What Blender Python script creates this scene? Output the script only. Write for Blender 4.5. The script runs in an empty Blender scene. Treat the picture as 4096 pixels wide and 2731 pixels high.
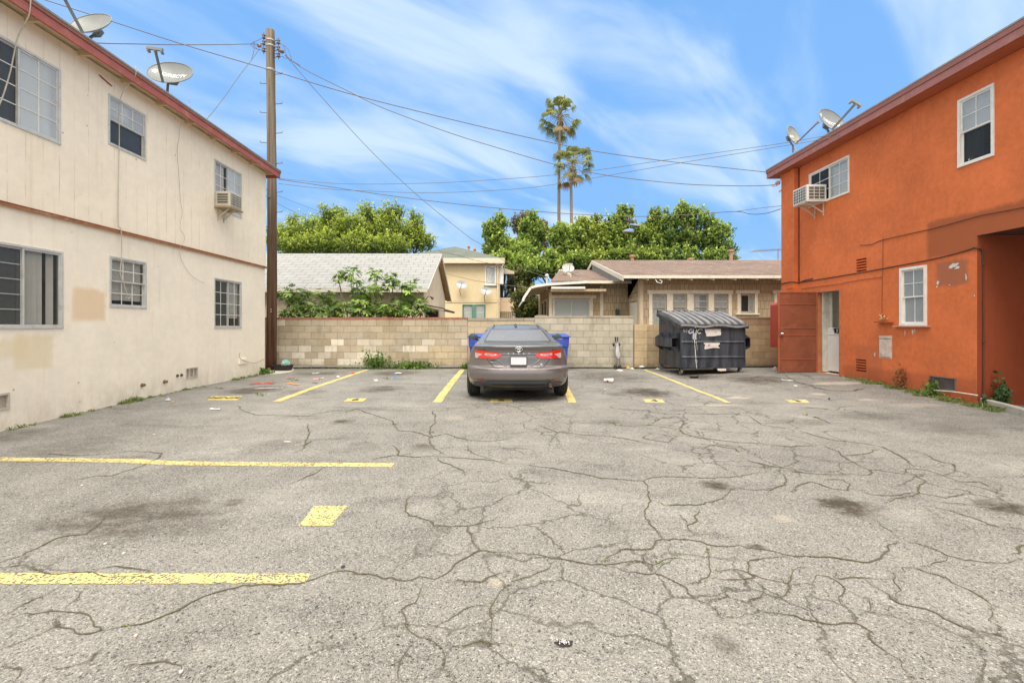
import bpy, bmesh, math, random
import numpy as np
from mathutils import Matrix, Vector
random.seed(7); rng = np.random.default_rng(11)
S = bpy.context.scene; COL = S.collection
R = math.radians; PI = math.pi
# ---------------------------------------------------------------- camera, sky, sun, exposure
F = 1843.0; CX = 2018.0; CY = 1304.0; CAMZ = 1.33      # focal length and vanishing point measured on the photograph
cd = bpy.data.cameras.new('camera'); cam = bpy.data.objects.new('camera', cd); COL.objects.link(cam)
cam.location = (0, 0, CAMZ); cam.rotation_euler = (R(90), 0, 0)
cd.sensor_width = 36; cd.lens = F/4096*36; cd.clip_end = 2000; cd.clip_start = 0.05
cd.shift_x = (2048-CX)/4096; cd.shift_y = -(1365.5-CY)/4096
S.camera = cam
S.view_settings.view_transform = 'Standard'; S.view_settings.look = 'None'
S.view_settings.exposure = 1.42; S.view_settings.gamma = 1
SUN_EL, SUN_AZ = 60, 183      # degrees; azimuth clockwise from +Y
w = bpy.data.worlds.new('World'); S.world = w; w.use_nodes = True
def lk(nt, a, b): nt.links.new(a, b)
def world_nodes():
    nt = w.node_tree; N = nt.nodes; bg = N['Background']; bg.inputs[1].default_value = 0.1
    sky = N.new('ShaderNodeTexSky'); sky.sky_type = 'NISHITA'; sky.sun_disc = False
    sky.sun_elevation = R(SUN_EL); sky.sun_rotation = R(SUN_AZ); sky.air_density = 1.0; sky.dust_density = 0.3; sky.ozone_density = 2.0
    tc = N.new('ShaderNodeTexCoord'); sep = N.new('ShaderNodeSeparateXYZ'); lk(nt, tc.outputs['Generated'], sep.inputs[0])
    def m(op, a, b=None, c=None):
        n = N.new('ShaderNodeMath'); n.operation = op
        for i, v in enumerate((a, b, c)):
            if v is None: continue
            if isinstance(v, (int, float)): n.inputs[i].default_value = v
            else: lk(nt, v, n.inputs[i])
        return n.outputs[0]
    zz = m('ADD', m('MAXIMUM', sep.outputs[2], 0.0), 0.22)
    cx = N.new('ShaderNodeCombineXYZ'); lk(nt, m('DIVIDE', sep.outputs[0], zz), cx.inputs[0]); lk(nt, m('DIVIDE', sep.outputs[1], zz), cx.inputs[1])
    mp = N.new('ShaderNodeMapping'); mp.inputs['Scale'].default_value = (0.62, 1.75, 1); mp.inputs['Location'].default_value = (3.1, 1.7, 0)
    ro = N.new('ShaderNodeVectorRotate'); ro.rotation_type = 'Z_AXIS'; ro.inputs['Angle'].default_value = R(-42); lk(nt, cx.outputs[0], ro.inputs['Vector']); lk(nt, ro.outputs[0], mp.inputs[0])
    n1 = N.new('ShaderNodeTexNoise'); n1.inputs['Scale'].default_value = 1.6; n1.inputs['Detail'].default_value = 7; n1.inputs['Roughness'].default_value = 0.50; n1.inputs['Distortion'].default_value = 0.7
    lk(nt, mp.outputs[0], n1.inputs[0])
    r = N.new('ShaderNodeMapRange'); r.interpolation_type = 'SMOOTHSTEP'; lk(nt, n1.outputs[0], r.inputs[0])
    r.inputs[1].default_value = 0.40; r.inputs[2].default_value = 0.69; r.inputs[3].default_value = 0.03; r.inputs[4].default_value = 0.80
    # hazy blue low in the sky; thin bright overcast above and behind the camera (out of view), the soft light of the day
    el = N.new('ShaderNodeMapRange'); el.interpolation_type = 'SMOOTHSTEP'; lk(nt, sep.outputs[2], el.inputs[0]); el.inputs[1].default_value = -0.02; el.inputs[2].default_value = 0.55; el.inputs[3].default_value = 0.42; el.inputs[4].default_value = 1.05
    dim = N.new('ShaderNodeMix'); dim.data_type = 'RGBA'; dim.blend_type = 'MULTIPLY'; dim.inputs[0].default_value = 1.0; lk(nt, sky.outputs[0], dim.inputs[6])
    ec = N.new('ShaderNodeCombineXYZ'); [lk(nt, el.outputs[0], ec.inputs[i]) for i in range(3)]; lk(nt, ec.outputs[0], dim.inputs[7])
    bl = N.new('ShaderNodeMix'); bl.data_type = 'RGBA'; bl.inputs[0].default_value = 0.62; lk(nt, dim.outputs[2], bl.inputs[6]); bl.inputs[7].default_value = (0.64, 1.85, 3.85, 1)
    mx = N.new('ShaderNodeMix'); mx.data_type = 'RGBA'; lk(nt, r.outputs[0], mx.inputs[0]); lk(nt, bl.outputs[2], mx.inputs[6]); mx.inputs[7].default_value = (2.85, 3.45, 4.05, 1)
    def sm(v, a, b):
        q = N.new('ShaderNodeMapRange'); q.interpolation_type = 'SMOOTHSTEP'; lk(nt, v, q.inputs[0]); q.inputs[1].default_value = a; q.inputs[2].default_value = b; return q.outputs[0]
    veil = m('MAXIMUM', sm(sep.outputs[2], 0.585, 0.70), m('MULTIPLY', sm(m('MULTIPLY', sep.outputs[1], -1.0), -0.25, 0.25), sm(sep.outputs[2], -0.02, 0.25)))
    veil = m('MULTIPLY', veil, m('MULTIPLY_ADD', n1.outputs[0], 0.5, 0.70), None)
    m2 = N.new('ShaderNodeMix'); m2.data_type = 'RGBA'; lk(nt, veil, m2.inputs[0]); lk(nt, mx.outputs[2], m2.inputs[6]); m2.inputs[7].default_value = (6.6, 6.2, 5.5, 1)
    mx = m2
    lk(nt, mx.outputs[2], bg.inputs[0])
world_nodes()
sd = bpy.data.lights.new('sun', 'SUN'); sd.energy = 1.5; sd.angle = R(40); sd.color = (1, 0.93, 0.84)
so = bpy.data.objects.new('sun', sd); COL.objects.link(so)
_d = Vector((math.sin(R(SUN_AZ))*math.cos(R(SUN_EL)), math.cos(R(SUN_AZ))*math.cos(R(SUN_EL)), math.sin(R(SUN_EL))))
so.rotation_euler = _d.to_track_quat('Z', 'Y').to_euler(); so.location = (0, 0, 30)

# ---------------------------------------------------------------- materials
class NT:
    def __init__(s, name):
        s.m = bpy.data.materials.new(name); s.m.use_nodes = True; s.nt = s.m.node_tree; s.N = s.nt.nodes
        s.b = s.N['Principled BSDF']; s.out = s.N['Material Output']
    def set(s, sock, v):
        if isinstance(v, (int, float)): sock.default_value = v
        elif isinstance(v, (tuple, list)): sock.default_value = tuple(v) + ((1,) if len(v) == 3 and len(sock.default_value) == 4 else ())
        else: lk(s.nt, v, sock)
    def math(s, op, a, b=None, c=None, clamp=False):
        n = s.N.new('ShaderNodeMath'); n.operation = op; n.use_clamp = clamp
        for i, v in enumerate((a, b, c)):
            if v is not None: s.set(n.inputs[i], v)
        return n.outputs[0]
    def pos(s): return s.N.new('ShaderNodeNewGeometry').outputs['Position']
    def obj(s): return s.N.new('ShaderNodeTexCoord').outputs['Object']
    def map(s, v, sc=(1,1,1), loc=(0,0,0), rot=(0,0,0)):
        n = s.N.new('ShaderNodeMapping'); lk(s.nt, v, n.inputs[0]); n.inputs['Scale'].default_value = sc; n.inputs['Location'].default_value = loc; n.inputs['Rotation'].default_value = rot
        return n.outputs[0]
    def sep(s, v): n = s.N.new('ShaderNodeSeparateXYZ'); lk(s.nt, v, n.inputs[0]); return n.outputs
    def comb(s, x, y, z=0.0):
        n = s.N.new('ShaderNodeCombineXYZ')
        for i, v in enumerate((x, y, z)): s.set(n.inputs[i], v)
        return n.outputs[0]
    def noise(s, v, scale, detail=4, rough=0.55, dist=0.0):
        n = s.N.new('ShaderNodeTexNoise'); lk(s.nt, v, n.inputs[0]); n.inputs['Scale'].default_value = scale; n.inputs['Detail'].default_value = detail
        n.inputs['Roughness'].default_value = rough; n.inputs['Distortion'].default_value = dist; return n.outputs[0]
    def rng(s, v, a, b, c=0.0, d=1.0, smooth=True):
        n = s.N.new('ShaderNodeMapRange'); n.interpolation_type = 'SMOOTHSTEP' if smooth else 'LINEAR'
        for i, q in enumerate((v, a, b, c, d)): s.set(n.inputs[i], q)
        return n.outputs[0]
    def mix(s, f, a, b, mode='MIX'):
        n = s.N.new('ShaderNodeMix'); n.data_type = 'RGBA'; n.blend_type = mode; s.set(n.inputs[0], f)
        for i, v in ((6, a), (7, b)): s.set(n.inputs[i], v)
        return n.outputs[2]
    def gray(s, v): return s.comb(v, v, v)
    def bump(s, h, strength=0.3, dist=0.01, nrm=None):
        n = s.N.new('ShaderNodeBump'); lk(s.nt, h, n.inputs['Height']); n.inputs['Strength'].default_value = strength; n.inputs['Distance'].default_value = dist
        if nrm: lk(s.nt, nrm, n.inputs['Normal'])
        lk(s.nt, n.outputs[0], s.b.inputs['Normal']); return n.outputs[0]
    def fin(s, col=None, rough=None, metal=None, coat=None, spec=None):
        if col is not None: s.set(s.b.inputs['Base Color'], col)
        if rough is not None: s.set(s.b.inputs['Roughness'], rough)
        if metal is not None: s.set(s.b.inputs['Metallic'], metal)
        if coat is not None: s.set(s.b.inputs['Coat Weight'], coat); s.b.inputs['Coat Roughness'].default_value = 0.06
        if spec is not None: s.set(s.b.inputs['Specular IOR Level'], spec)
        return s.m
def gmat(name, c, rough=0.7, var=0.22, sc=3.0, bump=0.25, bsc=60.0, metal=0.0, coat=None, stain=None, stainamt=0.5, spec=None, bd=0.004, streak=False):
    """surface paint / cloth / metal with uneven colour at two scales, optional worn or dirty patches, fine relief"""
    n = NT(name); p = n.obj()
    a = n.noise(p, sc, 5, 0.6); b = n.noise(p, sc*9, 4, 0.6)
    f = n.math('MULTIPLY_ADD', a, 0.65, n.math('MULTIPLY', b, 0.35))
    k = n.rng(f, 0.3, 0.7, 1-var, 1+var, False)
    col = n.mix(1.0, tuple(c)+(1,), n.gray(k), 'MULTIPLY')
    if stain is not None:
        q = n.map(p, (1, 1, 0.16)) if streak else p
        s_ = n.noise(q, sc*1.7, 6, 0.68, 0.3)
        col = n.mix(n.rng(s_, 0.5, 0.72, 0.0, stainamt), col, tuple(stain)+(1,))
    if bump: n.bump(n.noise(p, bsc, 4, 0.6), bump, bd)
    return n.fin(col, n.rng(b, 0.3, 0.7, max(0.02, rough-0.1), min(1, rough+0.1), False), metal, coat, spec)

# ---------------------------------------------------------------- mesh helpers
class Fr:
    """flat frame: u along, v up (world z), w outward"""
    def __init__(s, o, u, wd): s.o, s.u, s.w = Vector(o), Vector(u), Vector(wd)
    def __call__(s, u, v, w=0.0): return tuple(s.o + s.u*u + Vector((0, 0, v)) + s.w*w)
class MB:
    def __init__(s): s.v, s.f = [], []
    def add(s, vs, fs):
        k = len(s.v); s.v += [tuple(p) for p in vs]; s.f += [tuple(i+k for i in f) for f in fs]; return s
    def hexa(s, P): return s.add(P, [(0,3,2,1),(4,5,6,7),(0,1,5,4),(1,2,6,5),(2,3,7,6),(3,0,4,7)])
    def box(s, x0, x1, y0, y1, z0, z1):
        return s.hexa([(x0,y0,z0),(x1,y0,z0),(x1,y1,z0),(x0,y1,z0),(x0,y0,z1),(x1,y0,z1),(x1,y1,z1),(x0,y1,z1)])
    def fbox(s, fr, u0, u1, v0, v1, w0, w1):
        return s.hexa([fr(u0,v0,w0),fr(u1,v0,w0),fr(u1,v0,w1),fr(u0,v0,w1),fr(u0,v1,w0),fr(u1,v1,w0),fr(u1,v1,w1),fr(u0,v1,w1)])
    def bar(s, a, b, wx, wz, up=(0,0,1)):
        a, b = Vector(a), Vector(b); d = (b-a).normalized(); up = Vector(up)
        sd_ = d.cross(up)
        if sd_.length < 1e-4: sd_ = d.cross(Vector((1,0,0)))
        sd_.normalize(); u = sd_.cross(d).normalized(); x, z = sd_*wx/2, u*wz/2
        return s.hexa([a-x-z, a+x-z, b+x-z, b-x-z, a-x+z, a+x+z, b+x+z, b-x+z])
    def tube(s, pts, r, n=6, cap=True):
        pts = [Vector(p) for p in pts]; k = len(s.v); m = len(pts); rs = r if isinstance(r, (list, tuple)) else [r]*m
        pu = None
        for i, p in enumerate(pts):
            d = (pts[min(i+1, m-1)]-pts[max(i-1, 0)])
            d = d.normalized() if d.length > 1e-9 else Vector((0,0,1))
            if pu is None:
                pu = d.cross(Vector((0,0,1)));
                if pu.length < 1e-3: pu = d.cross(Vector((1,0,0)))
            else: pu = pu - d*pu.dot(d)
            pu.normalize(); pv = d.cross(pu)
            for j in range(n):
                a = 2*PI*j/n; s.v.append(tuple(p + (pu*math.cos(a)+pv*math.sin(a))*rs[i]))
        for i in range(m-1):
            for j in range(n):
                s.f.append((k+i*n+j, k+i*n+(j+1) % n, k+(i+1)*n+(j+1) % n, k+(i+1)*n+j))
        if cap: s.f.append(tuple(k+j for j in range(n))[::-1]); s.f.append(tuple(k+(m-1)*n+j for j in range(n)))
        return s
    def lathe(s, prof, c=(0,0,0), axis=(0,0,1), n=20):
        """prof: (radius, height) pairs"""
        ax = Vector(axis).normalized(); u = ax.orthogonal().normalized(); v = ax.cross(u); c = Vector(c); k = len(s.v); m = len(prof)
        for r, h in prof:
            for j in range(n):
                a = 2*PI*j/n; s.v.append(tuple(c + ax*h + (u*math.cos(a)+v*math.sin(a))*r))
        for i in range(m-1):
            for j in range(n): s.f.append((k+i*n+j, k+i*n+(j+1) % n, k+(i+1)*n+(j+1) % n, k+(i+1)*n+j))
        s.f.append(tuple(k+j for j in range(n))[::-1]); s.f.append(tuple(k+(m-1)*n+j for j in range(n)))
        return s
    def prism(s, poly, d):
        """poly: list of 3d points, d: extrusion vector"""
        n = len(poly); d = Vector(d)
        return s.add([tuple(p) for p in poly]+[tuple(Vector(p)+d) for p in poly],
                     [tuple(range(n))[::-1], tuple(range(n, 2*n))]+[(i, (i+1) % n, n+(i+1) % n, n+i) for i in range(n)])
    def grid(s, rows, close=False):
        k = len(s.v); n = len(rows[0]); m = len(rows)
        for r in rows: s.v += [tuple(p) for p in r]
        for i in range(m-1):
            for j in range(n if close else n-1):
                s.f.append((k+i*n+j, k+i*n+(j+1) % n, k+(i+1)*n+(j+1) % n, k+(i+1)*n+j))
        return s
    def blob(s, c, rx, ry, rz, n=9, m=7, jit=0.0, seed=0):
        rr = random.Random(seed); rows = []
        for i in range(m+1):
            t = -PI/2+PI*i/m; rows.append([(c[0]+rx*math.cos(t)*math.cos(2*PI*j/n)*(1+rr.uniform(-jit, jit)), c[1]+ry*math.cos(t)*math.sin(2*PI*j/n)*(1+rr.uniform(-jit, jit)), c[2]+rz*math.sin(t)*(1+rr.uniform(-jit, jit))) for j in range(n)])
        return s.grid(rows, True)
    def build(s, name, mat, parent=None, smooth=False, bevel=0, fixn=False):
        me = bpy.data.meshes.new(name); me.from_pydata(s.v, [], s.f); me.update()
        if fixn:
            bm = bmesh.new(); bm.from_mesh(me); bmesh.ops.remove_doubles(bm, verts=bm.verts, dist=1e-5); bmesh.ops.recalc_face_normals(bm, faces=bm.faces); bm.to_mesh(me); bm.free()
        o = bpy.data.objects.new(name, me); COL.objects.link(o); me.materials.append(mat)
        if smooth: me.polygons.foreach_set('use_smooth', [True]*len(me.polygons))
        if bevel:
            b = o.modifiers.new('bevel', 'BEVEL'); b.width = bevel; b.segments = 2; b.limit_method = 'ANGLE'; b.angle_limit = R(40)
        attach(o, parent); return o
def wmat(o):
    m = o.matrix_basis.copy()
    return wmat(o.parent) @ o.matrix_parent_inverse @ m if o.parent else m
def attach(o, parent):
    if parent is not None:
        o.parent = parent; o.matrix_parent_inverse = wmat(parent).inverted()
def thing(name, label, cat, loc=(0,0,0), group=None):
    o = bpy.data.objects.new(name, None); COL.objects.link(o); o.location = loc; o.empty_display_size = 0.2
    return tag(o, label, cat, group)
def tag(o, label=None, cat=None, group=None, kind=None):
    for k, v in (('label', label), ('category', cat), ('group', group), ('kind', kind)):
        if v: o[k] = v
    return o
def children(o): return [c for c in bpy.data.objects if c.parent == o]
def copy_tree(o, parent=None):
    c = o.copy(); COL.objects.link(c)
    if parent: c.parent = parent
    for ch in children(o): copy_tree(ch, c)
    return c
def npmesh(name, V, k, mat, parent=None, col=None, smooth=False):
    """V: (n*k,3) array of faces with k own vertices each; col: one colour per face"""
    V = np.asarray(V, np.float32).reshape(-1, 3); nv = len(V); nf = nv//k
    me = bpy.data.meshes.new(name); me.vertices.add(nv); me.vertices.foreach_set('co', V.ravel())
    me.loops.add(nv); me.loops.foreach_set('vertex_index', np.arange(nv, dtype=np.int32))
    me.polygons.add(nf); me.polygons.foreach_set('loop_start', np.arange(0, nv, k, dtype=np.int32)); me.polygons.foreach_set('loop_total', np.full(nf, k, np.int32))
    if smooth: me.polygons.foreach_set('use_smooth', np.ones(nf, bool))
    me.update(calc_edges=True)
    if col is not None:
        a = me.color_attributes.new('Col', 'FLOAT_COLOR', 'POINT'); c = np.ones((nf, 4), np.float32); c[:, :3] = col
        a.data.foreach_set('color', np.repeat(c, k, axis=0).ravel())
    o = bpy.data.objects.new(name, me); COL.objects.link(o); me.materials.append(mat); attach(o, parent); return o
def text_pts(s, size, spacing=1.0, bold=0.0):
    cu = bpy.data.curves.new('t', 'FONT'); cu.body = s; cu.size = size; cu.space_character = spacing; cu.offset = bold; cu.resolution_u = 3
    cu.align_x = 'CENTER'; cu.align_y = 'CENTER'
    ob = bpy.data.objects.new('t', cu); COL.objects.link(ob); dg = bpy.context.evaluated_depsgraph_get()
    me = ob.evaluated_get(dg).to_mesh(); V = [tuple(v.co) for v in me.vertices]; Fc = [tuple(p.vertices) for p in me.polygons]
    ob.evaluated_get(dg).to_mesh_clear(); bpy.data.objects.remove(ob); bpy.data.curves.remove(cu); return V, Fc
def ss(a, b, x): t = min(1, max(0, (x-a)/(b-a))); return t*t*(3-2*t)
def g(x, y):
    """height of the parking lot"""
    z = -0.025*(math.log1p(math.exp((9-y)/0.5))*0.5)
    return z + 0.15*ss(4.3, 8.0, x)*math.exp(-((y-11.3)/2.6)**2)*(1 if x < 9 else 1) - 0.02*ss(0, 1, (abs(x)-60)/60)
def pg(px, py):
    """point of the lot under a pixel of the photograph"""
    D = 8.0
    for _ in range(40):
        z = g((px-CX)/F*D, D); D = 0.5*D+0.5*(CAMZ-z)*F/(py-CY)
    return ((px-CX)/F*D, D, g((px-CX)/F*D, D))
def at(px, py, D): return ((px-CX)/F*D, D, CAMZ-(py-CY)/F*D)
d2s = 1.74150
# ---------------------------------------------------------------- the parking lot
def stains():
    """oil and dirt marks on the asphalt, plus a dark oval under the car: centre and half size, measured on the photograph in 2352-wide pixels"""
    L = [(300,1195,215,52,.62),(400,1165,90,22,.6),(425,1155,58,15,.5),(528,1155,26,11,.8),(785,968,28,7,.75),(1645,1115,34,13,.85),(1955,1166,74,25,1.0),(2310,1165,62,20,.8),
         (1490,902,60,11,.95),(1400,866,90,13,.65),(875,893,48,9,.7),(905,857,55,7,.75),(580,897,60,11,.75),(1740,872,85,12,.8),(1630,985,28,5,.5),
         (970,1027,32,9,.55),(2010,958,75,10,.45),(1665,1478,42,24,.45),(1735,1255,24,8,.7),(700,900,50,8,.4),(120,1040,120,40,.35),(1290,1480,26,10,.9),
         (1075,855,40,6,.5),(2180,985,110,20,.35),(1420,905,30,5,.5),(1190,885,60,30,.55),(1600,865,60,9,.8),(730,858,60,5,.6),(40,1000,60,20,.4),(1845,970,60,9,.4)]  # one wide dark oval lies beneath the parked car
    out = []
    for x, y, rx, ry, k in L:
        c = pg(x*d2s, y*d2s); a = pg((x+rx)*d2s, y*d2s); t = pg(x*d2s, (y-ry)*d2s); b = pg(x*d2s, (y+ry)*d2s)
        out.append((c[0], (t[1]+b[1])/2, a[0]-c[0], (t[1]-b[1])/2, k))
    return out
def ground_mat():
    n = NT('asphalt'); p = n.pos(); X, Y, Z = n.sep(p)[0:3]
    flat = n.comb(X, Y, 0.0)
    # aggregate: stones of two sizes
    def vor(scale, what='Color', feat='F1', v=flat):
        q = n.N.new('ShaderNodeTexVoronoi'); q.feature = feat; q.inputs['Scale'].default_value = scale; lk(n.nt, v, q.inputs['Vector']); return q.outputs[what]
    c1 = n.sep(vor(125))[0]; c2 = n.sep(vor(260))[1]; c3 = n.sep(vor(80))[0]
    big = n.noise(flat, 0.35, 5, 0.6); mid = n.noise(flat, 2.2, 6, 0.62); fine = n.noise(flat, 60, 3, 0.6)
    streak = n.noise(n.map(flat, (0.5, 1.6, 1)), 1.1, 6, 0.65, 0.6)
    v = n.math('MULTIPLY_ADD', n.math('SUBTRACT', c1, 0.5), 0.145, 0.245)
    v = n.math('MULTIPLY_ADD', n.math('SUBTRACT', c2, 0.5), 0.10, v)
    v = n.math('SUBTRACT', v, n.rng(c3, 0.90, 0.97, 0, 0.10)); v = n.math('ADD', v, n.rng(c1, 0.93, 0.98, 0, 0.10))
    v = n.math('SUBTRACT', v, n.rng(c2, 0.13, 0.07, 0, 0.09))
    v = n.math('MULTIPLY_ADD', n.math('SUBTRACT', mid, 0.5), 0.16, v); v = n.math('MULTIPLY_ADD', n.math('SUBTRACT', big, 0.5), 0.20, v)
    v = n.math('MULTIPLY_ADD', n.math('SUBTRACT', fine, 0.5), 0.08, v)
    v = n.math('SUBTRACT', v, n.rng(streak, 0.52, 0.75, 0, 0.085))
    v = n.math('ADD', v, n.rng(n.noise(n.map(flat, (0.7, 1.3, 1), (5, 9, 0)), 0.9, 6, 0.6), 0.55, 0.75, 0, 0.08))
    col = n.mix(1.0, n.gray(v), (1.0, 0.965, 0.875, 1), 'MULTIPLY')
    # stains
    w1 = n.noise(flat, 2.6, 5, 0.65); acc = None
    warp = n.math('MULTIPLY_ADD', n.math('SUBTRACT', w1, 0.5), 1.25, n.math('MULTIPLY', n.math('SUBTRACT', n.noise(flat, 9, 6, 0.8), 0.5), 1.7))
    for x, y, rx, ry, k in stains():
        dx = n.math('MULTIPLY', n.math('SUBTRACT', X, x), 1/rx); dy = n.math('MULTIPLY', n.math('SUBTRACT', Y, y), 1/ry)
        d = n.math('ADD', n.math('SQRT', n.math('ADD', n.math('MULTIPLY', dx, dx), n.math('MULTIPLY', dy, dy))), warp)
        m = n.math('MULTIPLY', n.rng(d, 1.3, 0.35), k)
        acc = m if acc is None else n.math('MAXIMUM', acc, m)
    acc = n.math('MULTIPLY', acc, n.math('MULTIPLY', n.rng(n.noise(flat, 35, 3, 0.7), 0.25, 0.6, 0.55, 1.0), n.rng(n.noise(n.map(flat, (0.7, 1.5, 1)), 3.2, 6, 0.75), 0.36, 0.58, 0.30, 1.0)))
    col = n.mix(n.math('MULTIPLY', n.math('MULTIPLY', acc, 1.5), 0.92, None, True), col, (0.062, 0.052, 0.038, 1))
    # pale patches of spilt paint and dust
    L = [(1800,1190,26,9,.5),(1145,1335,26,10,.6),(1925,880,70,4,.9),(1700,913,30,3,.9),(1250,902,20,4,.35),(2110,930,60,5,.5),(1880,905,18,3,.8),(1650,930,60,2.5,.6),(1045,960,25,5,.35),(1990,918,25,3,.6)]
    acc = None
    for x, y, rx, ry, k in L:
        c = pg(x*d2s, y*d2s); a = pg((x+rx)*d2s, y*d2s); t = pg(x*d2s, (y-ry)*d2s)
        dx = n.math('MULTIPLY', n.math('SUBTRACT', X, c[0]), 1/(a[0]-c[0])); dy = n.math('MULTIPLY', n.math('SUBTRACT', Y, c[1]), 1/(t[1]-c[1]))
        d = n.math('ADD', n.math('SQRT', n.math('ADD', n.math('MULTIPLY', dx, dx), n.math('MULTIPLY', dy, dy))), warp)
        m = n.math('MULTIPLY', n.rng(d, 1.2, 0.5), k); acc = m if acc is None else n.math('MAXIMUM', acc, m)
    col = n.mix(n.math('MULTIPLY', acc, 0.6), col, (0.55, 0.47, 0.37, 1))
    # hairline crazing where the lot is broken up
    wv = n.N.new('ShaderNodeVectorMath'); wv.operation = 'ADD'; lk(n.nt, flat, wv.inputs[0])
    nz = n.N.new('ShaderNodeTexNoise'); nz.inputs['Scale'].default_value = 2.2; nz.inputs['Detail'].default_value = 6; nz.inputs['Roughness'].default_value = 0.65; lk(n.nt, flat, nz.inputs[0])
    sc = n.N.new('ShaderNodeVectorMath'); sc.operation = 'SCALE'; sc.inputs['Scale'].default_value = 0.42; lk(n.nt, nz.outputs['Color'], sc.inputs[0]); lk(n.nt, sc.outputs[0], wv.inputs[1])
    e = vor(1.9, 'Distance', 'DISTANCE_TO_EDGE', wv.outputs[0])
    zone = n.math('MULTIPLY', n.rng(n.noise(flat, 0.45, 3, 0.5), 0.40, 0.55), n.rng(n.math('ABSOLUTE', n.math('SUBTRACT', X, 2.6)), 4.6, 2.4))
    zone = n.math('MAXIMUM', zone, n.math('MULTIPLY', n.rng(n.noise(flat, 0.6, 3, 0.5), 0.42, 0.55), n.math('MULTIPLY', n.rng(Y, 3.4, 2.6), n.rng(X, 0.6, -0.2))))
    cr = n.math('MULTIPLY', n.rng(e, 0.026, 0.005), zone)
    col = n.mix(n.math('MULTIPLY', cr, 0.7), col, (0.06, 0.055, 0.04, 1))
    # beyond the block wall: bare yard
    yard = n.rng(Y, 14.55, 14.6, 0, 1)
    col = n.mix(yard, col, (0.16, 0.13, 0.09, 1))
    h = n.math('SUBTRACT', n.math('MULTIPLY_ADD', vor(125, 'Distance'), -0.6, n.math('MULTIPLY', fine, 0.6)), n.math('MULTIPLY', cr, 1.5))
    n.bump(h, 0.40, 0.005)
    return n.fin(col, n.math('SUBTRACT', 0.93, n.math('MULTIPLY', acc, 0.1)), spec=0.3)
def make_ground():
    xs = np.concatenate([[-400,-150,-60,-30,-20,-14], np.arange(-11, 12.01, 0.2), [14,20,30,60,150,400]])
    ys = np.concatenate([[-40,-15,-6], np.arange(-1, 16.01, 0.2), [18,22,30,50,90,160,300,600]])
    m = MB().grid([[(x, y, g(x, y)) for x in xs] for y in ys])
    return tag(m.build('ground', ground_mat(), smooth=True), 'cracked grey asphalt of the parking lot', kind='structure')
make_ground()
# ---- painted markings
def paint_mat(name, c, wear):
    n = NT(name); p = n.pos(); X, Y, Z = n.sep(p)[0:3]; f = n.comb(X, Y, 0.0)
    q = n.N.new('ShaderNodeTexVoronoi'); q.inputs['Scale'].default_value = 85; lk(n.nt, f, q.inputs['Vector'])
    a = n.math('MULTIPLY_ADD', n.sep(q.outputs['Color'])[0], 0.42, n.math('MULTIPLY', n.noise(f, 26, 5, 0.75), 0.75))
    a = n.math('MULTIPLY_ADD', n.noise(f, 3.0, 4, 0.6), 0.5, a)
    worn = n.rng(a, wear, wear+0.09)
    col = n.mix(n.noise(f, 4, 5, 0.6), tuple(0.80*v for v in c)+(1,), tuple(min(1, 1.12*v) for v in c)+(1,))
    col = n.mix(n.math('MULTIPLY', n.rng(n.noise(f, 60, 3, 0.7), 0.55, 0.75), 0.45), col, (0.22, 0.19, 0.13, 1))
    n.fin(col, 0.75); n.bump(n.noise(f, 90, 3, 0.6), 0.4, 0.004)
    t = n.N.new('ShaderNodeBsdfTransparent'); ms = n.N.new('ShaderNodeMixShader'); lk(n.nt, worn, ms.inputs[0]); lk(n.nt, n.b.outputs[0], ms.inputs[1]); lk(n.nt, t.outputs[0], ms.inputs[2]); lk(n.nt, ms.outputs[0], n.out.inputs[0])
    return n.m
M_YEL = paint_mat('yellow_paint', (0.68, 0.55, 0.20), 0.97); M_YELW = paint_mat('worn_yellow_paint', (0.68, 0.57, 0.235), 0.88); M_BLKP = paint_mat('stencil_black', (0.07, 0.06, 0.03), 1.02)
def quad_on_ground(P, dz, name, mat, label, nu=24, jag=0.008, seed=1):
    """P: four ground points a b c d (a-b and d-c are the long sides)"""
    r = random.Random(seed); a, b, c, d = [Vector(p[:2]) for p in P]; rows = []
    for j in range(4):
        v = j/3; row = []
        for i in range(nu+1):
            u = i/nu; q = (a*(1-u)+b*u)*(1-v)+(d*(1-u)+c*u)*v
            if j in (0, 3): q = q + Vector((r.uniform(-jag, jag), r.uniform(-jag, jag)))
            row.append((q.x, q.y, g(q.x, q.y)+dz))
        rows.append(row)
    return tag(MB().grid(rows).build(name, mat), label, 'marking', 'yellow parking bay markings', 'structure')
def dd(*q): return [pg(x*d2s, y*d2s) for x, y in q]
quad_on_ground(dd((626,922),(838,849),(848,849),(645,922)), .004, 'parking_line', M_YEL, 'long thin yellow bay line slanting to the weeds by the wall', 40)
quad_on_ground(dd((994,924),(1057,848),(1068,848),(1014,924)), .004, 'parking_line', M_YEL, 'yellow bay line beside the parked car on its left')
quad_on_ground(dd((1274,848),(1305,925),(1324,925),(1283,848)), .004, 'parking_line', M_YEL, 'yellow bay line coming out from behind the right rear tyre')
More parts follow.
